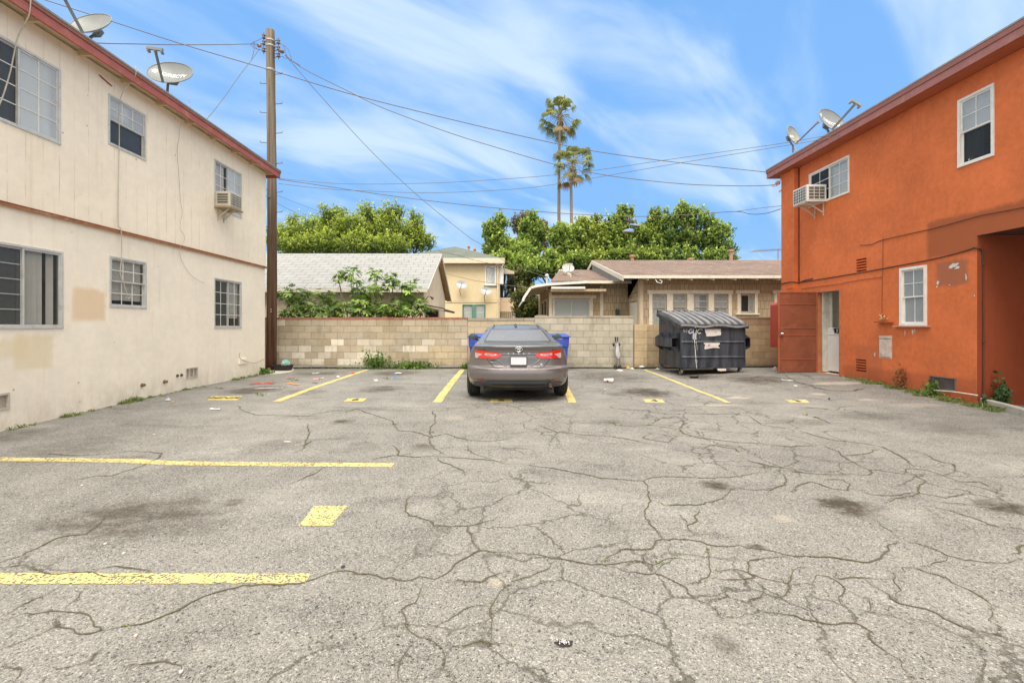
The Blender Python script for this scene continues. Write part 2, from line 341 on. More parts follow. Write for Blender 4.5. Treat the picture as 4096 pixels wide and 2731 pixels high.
def curve_line(pts, wd, label, mat=M_YEL, seed=3):
    P = [Vector(p[:2]) for p in dd(*pts)]; rows = [[], [], []]; r = random.Random(seed); Q = []
    for i in range(len(P)-1):
        for k in range(8): Q.append(P[i].lerp(P[i+1], k/8))
    Q.append(P[-1])
    for i, q in enumerate(Q):
        t = (Q[min(i+1, len(Q)-1)]-Q[max(i-1, 0)]).normalized(); nn = Vector((-t.y, t.x))
        for j, s_ in enumerate((-.5, 0, .5)):
            e = q+nn*(s_*wd+(r.uniform(-.006, .006) if j != 1 else 0)); rows[j].append((e.x, e.y, g(e.x, e.y)+.004))
    tag(MB().grid(rows).build('parking_line', mat), label, 'marking', 'yellow parking bay markings', 'structure')
curve_line([(1480,849),(1515,862),(1560,880),(1610,900),(1645,913),(1673,925)], .095, 'yellow bay line running out from under the dumpster side')
curve_line([(-160,1050),(0,1055),(150,1056),(300,1059),(400,1064),(520,1065),(700,1067),(903,1068.5)], .125, 'faded yellow line crossing the lot, the farther of the two long ones', M_YELW)
quad_on_ground(dd((-160,1342),(702,1340),(713,1318),(-160,1316)), .004, 'parking_line', M_YELW, 'wide worn yellow line across the lot nearest the camera', 60, .007)
quad_on_ground(dd((686,1208),(762,1207),(798,1162),(723,1162)), .004, 'number_plate_marking', M_YELW, 'worn yellow square with its number gone, alone in mid lot', 20, .008)
def stall_no(q, txt, label, size, flipx=1, sq=1.0, mat=M_YEL):
    o = quad_on_ground(dd(*q), .004, 'number_plate_marking', mat, label, 12, .004)
    P = [Vector(p) for p in dd(*q)]; c = sum(P, Vector())/4; u = (P[1]-P[0]); u.z = 0; u.normalize(); v = Vector((-u.y, u.x, 0))
    V, Fc = text_pts(txt, size, 1.05, 0.008)
    m = MB().add([tuple(c+u*p[0]*flipx+v*p[1]*sq) for p in V], Fc)
    m.v = [(x, y, g(x, y)+.008) for x, y, z in m.v]
    m.build('stencil_text', M_BLKP, o)
stall_no([(476,919),(545,919),(556,910),(487,910)], 'MNR', 'yellow rectangle stencilled MNR beside the cream building', .26, 1, .95)
stall_no([(790,922),(833,922),(843,915),(800,915)], '6', 'yellow rectangle stencilled 6 left of the parked car', .26)
stall_no([(1125,924),(1177,924),(1177,916),(1128,916)], '5', 'yellow rectangle stencilled 5 behind the parked car', .26)
stall_no([(1483,924),(1528,925),(1520,917),(1477,917)], '4', 'yellow rectangle stencilled 4 beside the brown oil stain', .26)
stall_no([(1815,925),(1860,925),(1850,918),(1803,918)], '3', 'yellow rectangle stencilled 3 in front of the open door', .24)
# ---- cracks: traced over the lot, (zoom pixels, 1.1484 per photo pixel, origin at x0,1500)
CR = {0: """460,1172 530,1160 620,1145 700,1125 760,1105 820,1080 880,1045 940,1015 1040,985 1120,965 1200,962 1290,968 1360,962 1420,945 1480,922 1530,905 1580,900 1640,915 1700,918 1760,935 1830,942 1900,940 1960,930 2030,925 2060,905 2090,870 2140,840 2200,808 2260,812 2352,820
2200,805 2190,790 2170,770 2165,740 2150,695 2100,693 1990,693 1975,670 1880,645 1860,620 1865,580 1880,560 1905,545
2150,695 2200,680 2260,668 2300,650
1940,935 1938,980 1920,1020 1870,1060 1855,1100 1860,1150 1885,1180 1930,1205 1990,1225 2030,1260 2045,1300 2035,1350 2070,1375 2090,1414
1930,1205 1890,1240 1860,1280 1835,1320 1825,1370 1830,1395 1870,1414
2045,1255 2100,1245 2170,1235 2250,1240 2352,1240
2250,1240 2255,1180 2262,1120 2250,1080 2280,1020 2300,995 2352,960
1990,1165 2060,1130 2130,1080 2200,1060 2260,1040
2040,935 2080,945 2180,948 2240,930 2352,900
0,1130 40,1095 120,1050 200,1015 250,985 300,965
0,1150 60,1110 150,1098 230,1085 290,1090 370,1095 420,1125 455,1160 460,1172 430,1185 380,1190 340,1165 265,1150 230,1165 180,1195 100,1225 0,1255
290,1095 265,1150
410,960 380,990 340,1040 300,1085
0,860 100,830 120,815 160,800 230,765 300,740 400,730 440,700 470,665 500,640
0,895 90,875 110,850 130,830
95,878 150,895 210,910 300,912 400,905 450,915 520,930 640,930 700,945
400,890 500,883 600,885 680,895 710,910
200,1365 240,1340 330,1340 420,1310 460,1260
0,1330 60,1350 90,1380 60,1414
580,1340 680,1325 760,1315 830,1335 830,1370 800,1400
190,360 360,370 480,365 590,350 690,353 745,358 735,375 700,395 660,415 600,435 520,462 430,465 260,500
1510,415 1460,445 1410,465 1370,485 1330,500
1470,290 1420,310 1400,335 1350,355
1410,225 1420,250 1415,280 1405,320
1090,140 1110,160 1150,175 1200,185 1300,185 1400,190 1480,185 1560,175 1660,150
1400,185 1500,170 1640,155 1740,190 1800,210 1830,255 1900,260 1980,285 2050,270 2090,285 2150,300 2250,305 2352,290
1800,320 1830,350 1830,370 1900,378 2000,372 2130,382 2240,390 2352,410
1970,285 1975,310 2000,340 2040,365
2150,320 2150,345 2200,370 2260,385
1700,390 1800,370 1900,360
2000,375 2020,395 2130,440 2135,465
1990,160 2000,215 1975,245 1985,290""",
2048: """0,820 80,825 150,832 220,845 300,860 400,868 480,868 540,858 600,858 650,875 700,850 750,838 800,850 900,855
440,858 445,830 500,805 560,802 620,800 660,775 690,755 740,752 800,755 870,765 930,785 1000,788 1080,795 1150,800 1220,815 1290,830 1380,835 1450,838 1520,845 1600,858 1660,852 1700,830 1730,795 1780,755
1780,755 1740,715 1690,690 1680,665
1780,755 1850,770 1930,795 2000,830 2080,850 2180,862 2260,865 2352,840
690,755 660,710 630,670 610,640 625,600 640,580 620,550 615,500 605,485 520,480 420,475 350,460 250,440 150,425 80,415 0,405
605,485 650,470 760,468 900,472 1000,470 1100,455 1130,445
640,575 700,600 760,595 840,597 920,585 980,550 1030,520 1100,528 1180,530 1220,515 1260,490 1250,460 1215,435
840,600 855,640 850,670 810,690 810,710 830,740
770,640 800,670 810,700
1215,435 1300,445 1400,455 1550,455 1640,460 1640,435 1700,440 1800,455 1850,460 1900,490 1870,520 1870,545 1800,560 1700,590
1290,540 1320,505 1380,490 1450,515 1540,530 1560,500 1520,480 1430,480 1390,470
1560,520 1650,550 1750,555 1870,540 1990,565 2100,545 2180,560
1800,455 1830,430 1900,435 1980,460 2030,440 2030,410 1960,395 1900,365 1830,345
1980,480 2080,500 2200,530 2352,570
1940,450 2060,490 2150,490 2230,530
1050,380 1130,405 1200,420 1260,430 1350,450
820,330 900,340 980,360 1060,370
640,270 600,290 650,300 720,310 740,290 700,275 640,270
440,210 480,230 560,235 640,230 700,240 770,250 790,270 870,290 960,300 1050,310 1150,315 1200,320 1280,330 1400,325
850,315 950,325 1030,340 1060,365
640,225 680,200 760,190 790,210 770,250
120,230 200,260 320,275 440,280 560,300 640,315
440,145 480,155 560,160 620,162 640,170 700,180 800,180 900,180 1000,178 1090,190 1150,230 1230,240 1300,250
1300,250 1400,280 1480,300 1580,310 1700,330 1780,370 1850,420
1430,325 1500,350 1530,380 1600,420 1640,435
1520,370 1650,355 1700,340
655,910 680,890 720,860 750,838
655,910 600,860 600,830 640,800
410,880 480,885 530,905 600,912 655,912 720,935 780,965 810,1000 840,1030 900,1048 940,1080 950,1100 950,1140
520,880 560,865 640,870 660,905
790,965 860,950 900,930 915,900 910,830 890,785
725,770 720,810 750,838
915,900 1000,895 1080,905 1150,935 1230,950 1290,960 1380,965
900,930 980,940 1060,940 1120,930 1085,890 1080,860 1120,848 1200,840 1280,835
900,1048 950,1030 990,1020 1000,980
990,1020 1050,1035 1090,1050 1140,1020 1160,990 1150,960
1160,1000 1210,1020 1260,1010 1280,980 1280,940 1290,900 1330,880 1380,890
950,1095 990,1110 1060,1112 1110,1100 1130,1080 1090,1050
1130,1080 1200,1090 1300,1105 1380,1130 1450,1145 1520,1140 1580,1140 1600,1150 1640,1200 1700,1260 1780,1310 1790,1340 1830,1390 1840,1414
1390,1170 1440,1145
1380,965 1400,920 1450,925 1500,950 1530,980 1500,1020 1510,1050 1550,1080 1580,1110 1580,1140
1490,900 1480,930 1510,940 1600,930 1680,940 1750,935
1530,980 1580,1010 1640,1030 1645,1080 1590,1100
1640,1090 1700,1095 1760,1110 1830,1140 1860,1175
1620,930 1680,980 1740,1010 1780,1050 1850,1065 1900,1075 1990,1120 2080,1160 2180,1180 2230,1195 2352,1240
1760,900 1755,940 1790,990 1780,1040
1740,1100 1740,1060
1760,900 1790,885 1870,890 1960,920 2060,970 2140,1010 2200,1055 2290,1085 2352,1100
1870,880 1950,860 2000,830
2200,1060 2210,1110 2250,1160 2230,1195
0,880 20,920 0,950
220,845 180,870 150,900 80,925 0,950
1900,605 2000,620 2100,650 2200,690 2352,730
2352,760 2320,790 2300,830
1150,-10 1250,2 1320,-8 1390,20
1250,0 1310,35 1380,50 1450,70 1560,75 1620,60"""}
CR2 = [(440,145,'480,155'),]
ZG = """0,1165 90,1168 150,1180 240,1195 310,1215 400,1235 440,1260 540,1275 650,1285 760,1280 820,1260
330,1255 410,1240 425,1225
680,1440 760,1445 850,1470 890,1480
350,1480 430,1500 520,1530 570,1560
270,1420 420,1425 620,1445 640,1420 740,1410 860,1415
250,1340 330,1340 560,1360 700,1350"""
def see_through(n, fac):
    t = n.N.new('ShaderNodeBsdfTransparent'); ms = n.N.new('ShaderNodeMixShader'); lk(n.nt, fac, ms.inputs[0]); lk(n.nt, n.b.outputs[0], ms.inputs[1]); lk(n.nt, t.outputs[0], ms.inputs[2]); lk(n.nt, ms.outputs[0], n.out.inputs[0])
def halo_mat():
    n = NT('crumbled_edge'); p = n.pos(); a = n.math('MULTIPLY_ADD', n.noise(p, 38, 5, 0.8), 0.7, n.math('MULTIPLY', n.noise(p, 5, 4, 0.7), 0.5))
    n.fin((0.115, 0.098, 0.068), 0.95, spec=0.1); see_through(n, n.rng(a, 0.60, 0.44, 1.0, 0.35) if False else n.rng(a, 0.60, 0.74, 1.0, 0.45)); return n.m
def crack_mat():
    n = NT('crack_dirt'); p = n.pos(); return n.fin(n.mix(n.rng(n.noise(p, 9, 4, 0.6), 0.52, 0.68), (0.115, 0.098, 0.068, 1), (0.115, 0.125, 0.04, 1)), 0.95, spec=0.1)
TUFT = []      # spots along the cracks where weeds grow
def make_cracks():
    V = []; H = []; r = random.Random(5); lines = []
    for x0, t in CR.items():
        for ln in t.split('\n'): lines.append([pg(x0+float(q.split(',')[0])/1.1484, 1500+float(q.split(',')[1])/1.1484) for q in ln.split()])
    for ln in ZG.split('\n'): lines.append([pg(3050+float(q.split(',')[0])/2.0908, 950+float(q.split(',')[1])/2.0908) for q in ln.split()])
    for L in lines:
        pts = [Vector(p[:2]) for p in L]; Q = []
        for a, b in zip(pts, pts[1:]):
            d = (b-a).length; k = max(1, int(d/0.035)); t = (b-a).normalized() if d > 0 else Vector((1, 0)); nn = Vector((-t.y, t.x))
            off = 0
            for i in range(k):
                off = off*0.7+r.gauss(0, .006); e = math.sin(PI*i/k); Q.append(a.lerp(b, i/k)+nn*off*(0.4+e))
        Q.append(pts[-1]); wb = r.uniform(.0020, .0034) + 0.00026*Q[0].y; wv = wb
        L_, R_ = [], []; ph = r.uniform(0, 9)
        for i, q in enumerate(Q):
            t = (Q[min(i+1, len(Q)-1)]-Q[max(i-1, 0)]).normalized(); nn = Vector((-t.y, t.x))
            wv = 0.7*wv+0.3*max(.0016, wb*(1+0.5*math.sin(i*0.21+ph)*math.sin(i*.057+ph))+r.gauss(0, .0016)); e = min(1, i/6, (len(Q)-1-i)/6)+0.12
            L_.append(q+nn*wv*e*r.uniform(.7, 1.4)); R_.append(q-nn*wv*e*r.uniform(.7, 1.4))
            if r.random() < (0.05 if q.y > 7 else 0.022) and r.random() < 0.9: TUFT.append((q.x, q.y))
        for i in range(len(Q)-1):
            for q in (L_[i], L_[i+1], R_[i+1], R_[i]): V.append((q.x, q.y, g(q.x, q.y)+.0045))
            for k_, (a_, b_) in ((i, (L_, R_)), ) : 
                for s_, j_ in ((1, i), (1, i+1), (-1, i+1), (-1, i)): c_ = (L_[j_]+R_[j_])/2; d_ = (L_[j_]-R_[j_]).normalized()*(.012+.0010*c_.y)*s_; H.append((c_.x+d_.x, c_.y+d_.y, g(c_.x+d_.x, c_.y+d_.y)+.0025))
    npmesh('crack_dirt', H, 4, halo_mat()); tag(bpy.data.objects['crack_dirt'], 'crumbled dirty edges along the asphalt cracks', kind='structure')
    o = npmesh('pavement_cracks', V, 4, crack_mat()); tag(o, 'branching cracks in the asphalt of the lot', kind='structure')
make_cracks()
# ---- concrete bits
M_CONC = gmat('concrete', (0.42, 0.39, 0.33), 0.9, 0.2, 3, 0.4, 50, stain=(0.2, 0.17, 0.12), stainamt=0.6)
def flat_patch(name, px, dz, mat, label):
    P = [pg(*p) for p in px]; m = MB().add([(p[0], p[1], g(p[0], p[1])+dz) for p in P], [tuple(range(len(P)))])
    return tag(m.build(name, mat), label, kind='structure')
flat_patch('concrete_apron', [(1058,1500),(1062,1487),(1100,1476),(1150,1470),(1172,1474),(1178,1480),(1165,1488),(1120,1495)], .006, gmat('pale_concrete', (0.62, 0.57, 0.48), 0.9, 0.15, 4), 'strip of pale concrete in front of the utility pole')
# ---------------------------------------------------------------- block walls along the back of the lot
YW = 14.5; PXM = F/YW
def wx(px): return (px-CX)/PXM
def wz(py): return CAMZ-(py-CY)/PXM
def block_mat(name, gap=False):
    n = NT(name); a = n.N.new('ShaderNodeAttribute'); a.attribute_name = 'Col'; p = n.pos()
    k = n.rng(n.math('MULTIPLY_ADD', n.noise(p, 4, 6, 0.7), 0.6, n.math('MULTIPLY', n.noise(p, 40, 4, 0.7), 0.4)), 0.3, 0.7, 0.80, 1.18, False)
    c = n.mix(1.0, a.outputs['Color'], n.gray(k), 'MULTIPLY')
    s_ = n.noise(n.map(p, (1, 1, 0.35)), 2.3, 6, 0.7); c = n.mix(n.rng(s_, 0.52, 0.72, 0, 0.42), c, (0.20, 0.155, 0.10, 1))
    X, Y, Z = n.sep(p)[0:3]; low = n.math('MULTIPLY', n.rng(Z, 0.35, 0.0), n.rng(n.noise(p, 6, 4, 0.7), 0.35, 0.6)); c = n.mix(n.math('MULTIPLY', low, 0.45), c, (0.13, 0.105, 0.07, 1))
    n.bump(n.noise(p, 70, 5, 0.7), 0.5, 0.006); return n.fin(c, 0.93, spec=0.15)
M_BLK = block_mat('block_faces'); M_MORT = gmat('mortar', (0.30, 0.265, 0.21), 0.95, 0.25, 5, 0.4, 60)
TAN, CREAM, LIGHT, GREY, DTAN = (0.46, 0.39, 0.285), (0.74, 0.68, 0.56), (0.60, 0.535, 0.43), (0.46, 0.425, 0.335), (0.41, 0.34, 0.235)
def block_wall(name, label, x0, x1, zb, zt, row, bl, colf, seed, cap=None, off=0.0, proud=0.012, jit=0.09, y0=YW, mort=0.0, gap=.006, shift_every=True):
    r = random.Random(seed); root = thing(name, label, 'wall', ((x0+x1)/2, y0, 0), 'block walls along the back of the lot')
    MB().box(x0, x1, y0+0.006, y0+0.2, -0.1, zt).build('mortar_bed', M_MORT, root)
    V, C = [], []; zz = zt; i = 0
    while zz > zb+0.03:
        z1 = zz-gap/2; z0 = max(zb, zz-row)+gap/2; x = x0-((i % 2)*bl/2+off) % bl
        j = 0
        while x < x1-0.02:
            a = max(x+gap/2, x0+.001); b = min(x+bl-gap/2, x1-.001)
            if b-a > 0.03:
                c = colf(i, j, (a+b)/2, (z0+z1)/2, r)
                if c is not None:
                    p = r.uniform(0, .004); yf = y0-p; ch = .004
                    jt = [r.uniform(-.003, .003) for _ in range(8)]
                    q = [(a+ch+jt[0], yf, z0+ch+jt[1]), (b-ch+jt[2], yf, z0+ch+jt[3]), (b-ch+jt[4], yf, z1-ch+jt[5]), (a+ch+jt[6], yf, z1-ch+jt[7])]
                    o = [(a, y0+.008, z0), (b, y0+.008, z0), (b, y0+.008, z1), (a, y0+.008, z1)]
                    k = 1+r.uniform(-jit, jit); cc = tuple(v*k for v in c)
                    V += q; C.append(cc)
                    for s_ in range(4): V += [q[s_], o[s_], o[(s_+1) % 4], q[(s_+1) % 4]]; C.append(tuple(v*0.9 for v in cc))
            x += bl; j += 1
        zz -= row; i += 1
    npmesh('blocks', V, 4, M_BLK, root, C)
    if cap:
        c, hgt, ln, nm = cap; V, C = [], []; x = x0
        while x < x1-.02:
            b = min(x+ln*r.uniform(.9, 1.1), x1); k = 1+r.uniform(-.18, .12); cc = tuple(v*k for v in c)
            xa, xb, ya, yb, za, zb_ = x+.004, b-.004, y0-.012-r.uniform(0, .006), y0+.21, zt+.001, zt+hgt+r.uniform(-.006, .006)
            for f in (((xa,ya,za),(xb,ya,za),(xb,ya,zb_),(xa,ya,zb_)), ((xa,ya,zb_),(xb,ya,zb_),(xb,yb,zb_),(xa,yb,zb_)), ((xa,ya,za),(xa,ya,zb_),(xa,yb,zb_),(xa,yb,za)), ((xb,ya,za),(xb,yb,za),(xb,yb,zb_),(xb,ya,zb_))): V += f; C.append(cc)
            x = b
        npmesh('cap', V, 4, M_BLK, root, C)
    return root
z3 = lambda x, y: ((x/1.742+1000), (y/1.742+780))
WHITE = [((592,680),(1003,1048),CREAM),((197,357),(1050,1092),LIGHT),((372,460),(1050,1092),CREAM),((552,640),(1050,1092),CREAM),((1093,1182),(1050,1092),CREAM),((1182,1240),(1050,1092),LIGHT),
         ((240,328),(1095,1138),LIGHT),((328,417),(1095,1138),CREAM),((505,595),(1095,1138),LIGHT),((778,870),(1095,1138),CREAM),((870,960),(1095,1138),CREAM),((410,460),(1140,1183),LIGHT),((462,520),(1140,1183),CREAM),
         ((640,730),(1140,1183),CREAM),((730,820),(1140,1183),CREAM),((197,285),(866,910),LIGHT)]
def colA(i, j, x, z, r):
    px, py = (x*PXM+CX-1000)*1.742, ((CAMZ-z)*PXM+CY-780)*1.742
    for (a, b), (c, d), col in WHITE:
        if a < px < b and c-4 < py < d+4: return col
    if px > 1215 and py > 1050: return (0.52, 0.43, 0.29)
    return r.choice([TAN, TAN, (0.47, 0.40, 0.295), DTAN, (0.44, 0.385, 0.295)]) if i < 3 or r.random() < .8 else LIGHT
XA0 = wx(1000); XA1 = wx(1871)
block_wall('block_wall', 'long tan block wall with red brick capping and patchy whitened blocks', XA0, XA1, .09, wz(1277), .2062, .4095, colA, 3, ((0.38, 0.165, 0.11), .062, .205, 'brick'), off=((wx(3.0)+0)))
block_wall('block_wall', 'short beige painted block wall between the brick-capped wall and the grey one, behind the car', XA1+.004, wx(2139), .0, wz(1283), .2062, .41, lambda i, j, x, z, r: (0.53, 0.44, 0.29), 4, ((0.36, 0.32, 0.24), .085, .6, 'cap'), gap=.003, jit=.04)
block_wall('block_wall', 'grey unpainted block wall with clean joints behind the folded stroller', wx(2139)+.004, wx(2534), .0, wz(1270), .2075, .412, lambda i, j, x, z, r: GREY, 5, ((0.42, 0.37, 0.28), .055, .41, 'cap'), off=.12, jit=.10)
block_wall('block_pillar', 'narrow tan block pillar standing between grey wall and dumpster', wx(2534)+.003, wx(2586), .0, wz(1298), .2075, .6, lambda i, j, x, z, r: (0.50, 0.385, 0.235), 6, y0=YW-.09, gap=.003)
block_wall('block_wall', 'low tan block wall between the pillar and the dumpster', wx(2586)+.003, 6.45, .0, wz(1298)-.002, .2075, .412, lambda i, j, x, z, r: (0.43, 0.33, 0.205), 7, gap=.003, off=.2)
block_wall('block_wall', 'taller tan block wall between dumpster and open red door', 6.453, 11.0, .0, wz(1275), .2075, .412, lambda i, j, x, z, r: (0.43, 0.33, 0.205) if i else (0.36, 0.25, 0.16), 8, ((0.33, 0.24, 0.16), .05, .4, 'cap'), off=.1, gap=.003)
MB().box(XA0, XA1, YW-.05, YW-.001, -.05, .085).build('wall_footing', M_CONC); tag(bpy.data.objects['wall_footing'], 'rough concrete footing at the foot of the brick-capped wall', 'footing')
M_BLACKP = gmat('black_plastic', (0.02, 0.02, 0.022), 0.45, 0.3, 5, 0.1)
m = MB().tube([(x, YW-.12+.02*math.sin(x*1.7)-(0.05 if 3.95 < x < 4.7 else 0), g(x, YW-.12)+.028+.006*math.sin(x*3.1)) for x in np.arange(-6.6, 8.9, .12)], .024, 7)
tag(m.build('drain_pipe', M_BLACKP, smooth=True), 'long black pipe lying along the foot of the block walls', 'pipe')
# ---------------------------------------------------------------- common building materials
def glass_mat(name, tint, refl=0.10, op=0.35, rough=0.03, body=(0.03, 0.035, 0.035)):
    """window glass: partly see-through, partly dusty/dark body, clear reflections"""
    n = NT(name); t = n.N.new('ShaderNodeBsdfTransparent'); t.inputs[0].default_value = tuple(tint)+(1,)
    n.set(n.b.inputs['Base Color'], body); n.b.inputs['Roughness'].default_value = rough; n.b.inputs['Specular IOR Level'].default_value = 0.6
    lw = n.N.new('ShaderNodeLayerWeight'); lw.inputs[0].default_value = 0.35
    f = n.math('MULTIPLY_ADD', lw.outputs['Fresnel'], 0.38, op, clamp=True)
    ms = n.N.new('ShaderNodeMixShader'); lk(n.nt, f, ms.inputs[0]); lk(n.nt, t.outputs[0], ms.inputs[1])
    lk(n.nt, n.b.outputs[0], ms.inputs[2])
    lk(n.nt, ms.outputs[0], n.out.inputs[0]); return n.m
M_GLASS = glass_mat('window_glass', (1, 1, 1), op=0.0, body=(0.06, 0.065, 0.065)); M_GLASSD = glass_mat('screened_glass', (.62, .64, .64), op=0.2, body=(0.09, 0.095, 0.095), rough=0.2)
M_GLASSW = glass_mat('hazy_glass', (.95, .97, .97), op=0.22, body=(0.62, 0.66, 0.68), rough=0.12)
M_ALU = gmat('aluminium', (0.60, 0.60, 0.57), 0.5, 0.12, 6, 0.1, metal=0.25, stain=(0.35, 0.32, 0.27), stainamt=0.5)
M_WHITE = gmat('white_trim', (0.78, 0.76, 0.71), 0.6, 0.1, 6, 0.15, stain=(0.45, 0.4, 0.33), stainamt=0.35)
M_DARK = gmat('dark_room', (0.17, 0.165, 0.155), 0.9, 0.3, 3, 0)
M_BLIND = gmat('blind', (0.80, 0.80, 0.74), 0.7, 0.08, 5, 0.1)
M_CURT = gmat('curtain', (0.85, 0.86, 0.85), 0.8, 0.1, 5, 0.1)
M_TANC = gmat('tan_curtain', (0.50, 0.47, 0.38), 0.8, 0.12, 4, 0.1)
M_GREYC = gmat('grey_curtain', (0.34, 0.35, 0.35), 0.8, 0.3, 5, 0.1)
def wavy(m, fr, u0, u1, v0, v1, w, amp=.015, per=.11):
    k = max(4, int((u1-u0)/per*6)); rows = []
    for v in np.linspace(v0, v1, 5): rows.append([fr(u0+(u1-u0)*i/k, v, w+amp*math.sin(2*PI*(u1-u0)*i/k/per+v*1.5)) for i in range(k+1)])
    return m.grid(rows)
def window(fr, parent, u0, u1, v0, v1, kind, frame=M_ALU, fw=.035, proud=.012, depth=.0, cols=2, rows=4, split=.5, low='dark', left='screen', right='curtain', rrows=None, sill=True, muntin=M_WHITE, room=.42, name='window'):
    """one window let into a wall: outer frame > sashes with glass, muntins, blinds and the dark room behind"""
    d = depth
    wn = MB().fbox(fr, u0, u1, v1-fw, v1, d-.06, proud).fbox(fr, u0, u1, v0, v0+fw, d-.06, proud+.004).fbox(fr, u0, u0+fw, v0+fw, v1-fw, d-.06, proud).fbox(fr, u1-fw, u1, v0+fw, v1-fw, d-.06, proud).build(name, frame, parent, bevel=.003)
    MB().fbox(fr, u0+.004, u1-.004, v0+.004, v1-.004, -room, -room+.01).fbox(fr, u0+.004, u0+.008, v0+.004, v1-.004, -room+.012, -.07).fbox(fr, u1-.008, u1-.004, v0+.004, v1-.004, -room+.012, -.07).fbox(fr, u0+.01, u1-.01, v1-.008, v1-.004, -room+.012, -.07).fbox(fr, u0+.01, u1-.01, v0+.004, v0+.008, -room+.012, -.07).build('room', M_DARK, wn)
    def sash(a, b, c, e, w, gm, nc, nr, nm='sash'):
        s_ = .026; m = MB().fbox(fr, a, b, e-s_, e, w-.02, w).fbox(fr, a, b, c, c+s_, w-.02, w).fbox(fr, a, a+s_, c+s_, e-s_, w-.02, w).fbox(fr, b-s_, b, c+s_, e-s_, w-.02, w)
        m.build(nm, frame, wn, bevel=.002)
        MB().fbox(fr, a+s_, b-s_, c+s_, e-s_, w-.013, w-.009).build('glass', gm, wn)
        if nc or nr:
            m = MB()
            for i in range(1, nc): q = a+s_+(b-a-2*s_)*i/nc; m.fbox(fr, q-.0065, q+.0065, c+s_, e-s_, w-.008, w-.002)
            for i in range(1, nr): q = c+s_+(e-c-2*s_)*i/nr; m.fbox(fr, a+s_, b-s_, q-.0065, q+.0065, w-.007, w-.001)
            m.build('muntins', muntin, wn)
    def fill(a, b, c, e, what):
        if what == 'curtain': wavy(MB(), fr, a, b, c, e, -.075, .015, .13).build('curtain', M_CURT, wn, smooth=True)
        if what == 'dcurtain': wavy(MB(), fr, a, b, c, e, -.075, .015, .13).build('curtain', M_GREYC, wn, smooth=True)
        if what == 'tcurtain': wavy(MB(), fr, a, b, c, e, -.075, .008, .2).build('curtain', M_TANC, wn, smooth=True)
        if what == 'vblind':
            m = MB(); u = a
            while u < b-.03:
                m.add([fr(u, c, -.115), fr(u+.070, c, -.07), fr(u+.070, e, -.07), fr(u, e, -.115)], [(0,1,2,3)]); u += .08
            m.build('vertical_blind', M_BLIND, wn)
        if what == 'hblind':
            m = MB(); v = c
            while v < e-.01: m.fbox(fr, a, b, v, v+.0195, -.078, -.070); v += .022
            m.build('slat_blind', M_BLIND, wn)
    a, b, c, e = u0+fw, u1-fw, v0+fw, v1-fw
    if kind == 'slide':
        q = a+(b-a)*split
        gl = {'screen': M_GLASSD, 'dark': M_GLASSD}
        sash(a, q+.012, c, e, -.026, gl.get(left, M_GLASS if left != 'haze' else M_GLASSW), cols, rows); sash(q-.012, b, c, e, -.002, gl.get(right, M_GLASS if right != 'haze' else M_GLASSW), cols, rows if rrows is None else rrows)
    elif kind == 'hung':
        q = c+(e-c)*split
        sash(a, b, q-.012, e, -.002, M_GLASSW if right == 'haze' else M_GLASS, cols, 2); sash(a, b, c, q+.012, -.026, M_GLASSD if low == 'dark' else M_GLASSW if 'haze' in low else M_GLASS, 2 if low in ('div', 'divhaze') else cols if low == 'cols' else 0, 2 if low == 'cols' else 0)
    return wn, fill
def holed(m, fr, u0, u1, v0, v1, holes, depth=.06, du=3.0):
    """wall skin with rectangular openings and their reveals"""
    us = sorted({u0, u1, *[h[0] for h in holes], *[h[1] for h in holes]}); vs = sorted({v0, v1, *[h[2] for h in holes], *[h[3] for h in holes]})
    for i in range(len(us)-1):
        for j in range(len(vs)-1):
            uc, vc = (us[i]+us[i+1])/2, (vs[j]+vs[j+1])/2
            if any(h[0] < uc < h[1] and h[2] < vc < h[3] for h in holes): continue
            m.add([fr(us[i], vs[j]), fr(us[i+1], vs[j]), fr(us[i+1], vs[j+1]), fr(us[i], vs[j+1])], [(0,1,2,3)])
    for a, b, c, e in holes:
        for P in (((a,c),(a,e)), ((b,e),(b,c)), ((a,e),(b,e)), ((b,c),(a,c))):
            m.add([fr(P[0][0], P[0][1], 0), fr(P[1][0], P[1][1], 0), fr(P[1][0], P[1][1], -depth), fr(P[0][0], P[0][1], -depth)], [(0,1,2,3)])
    return m
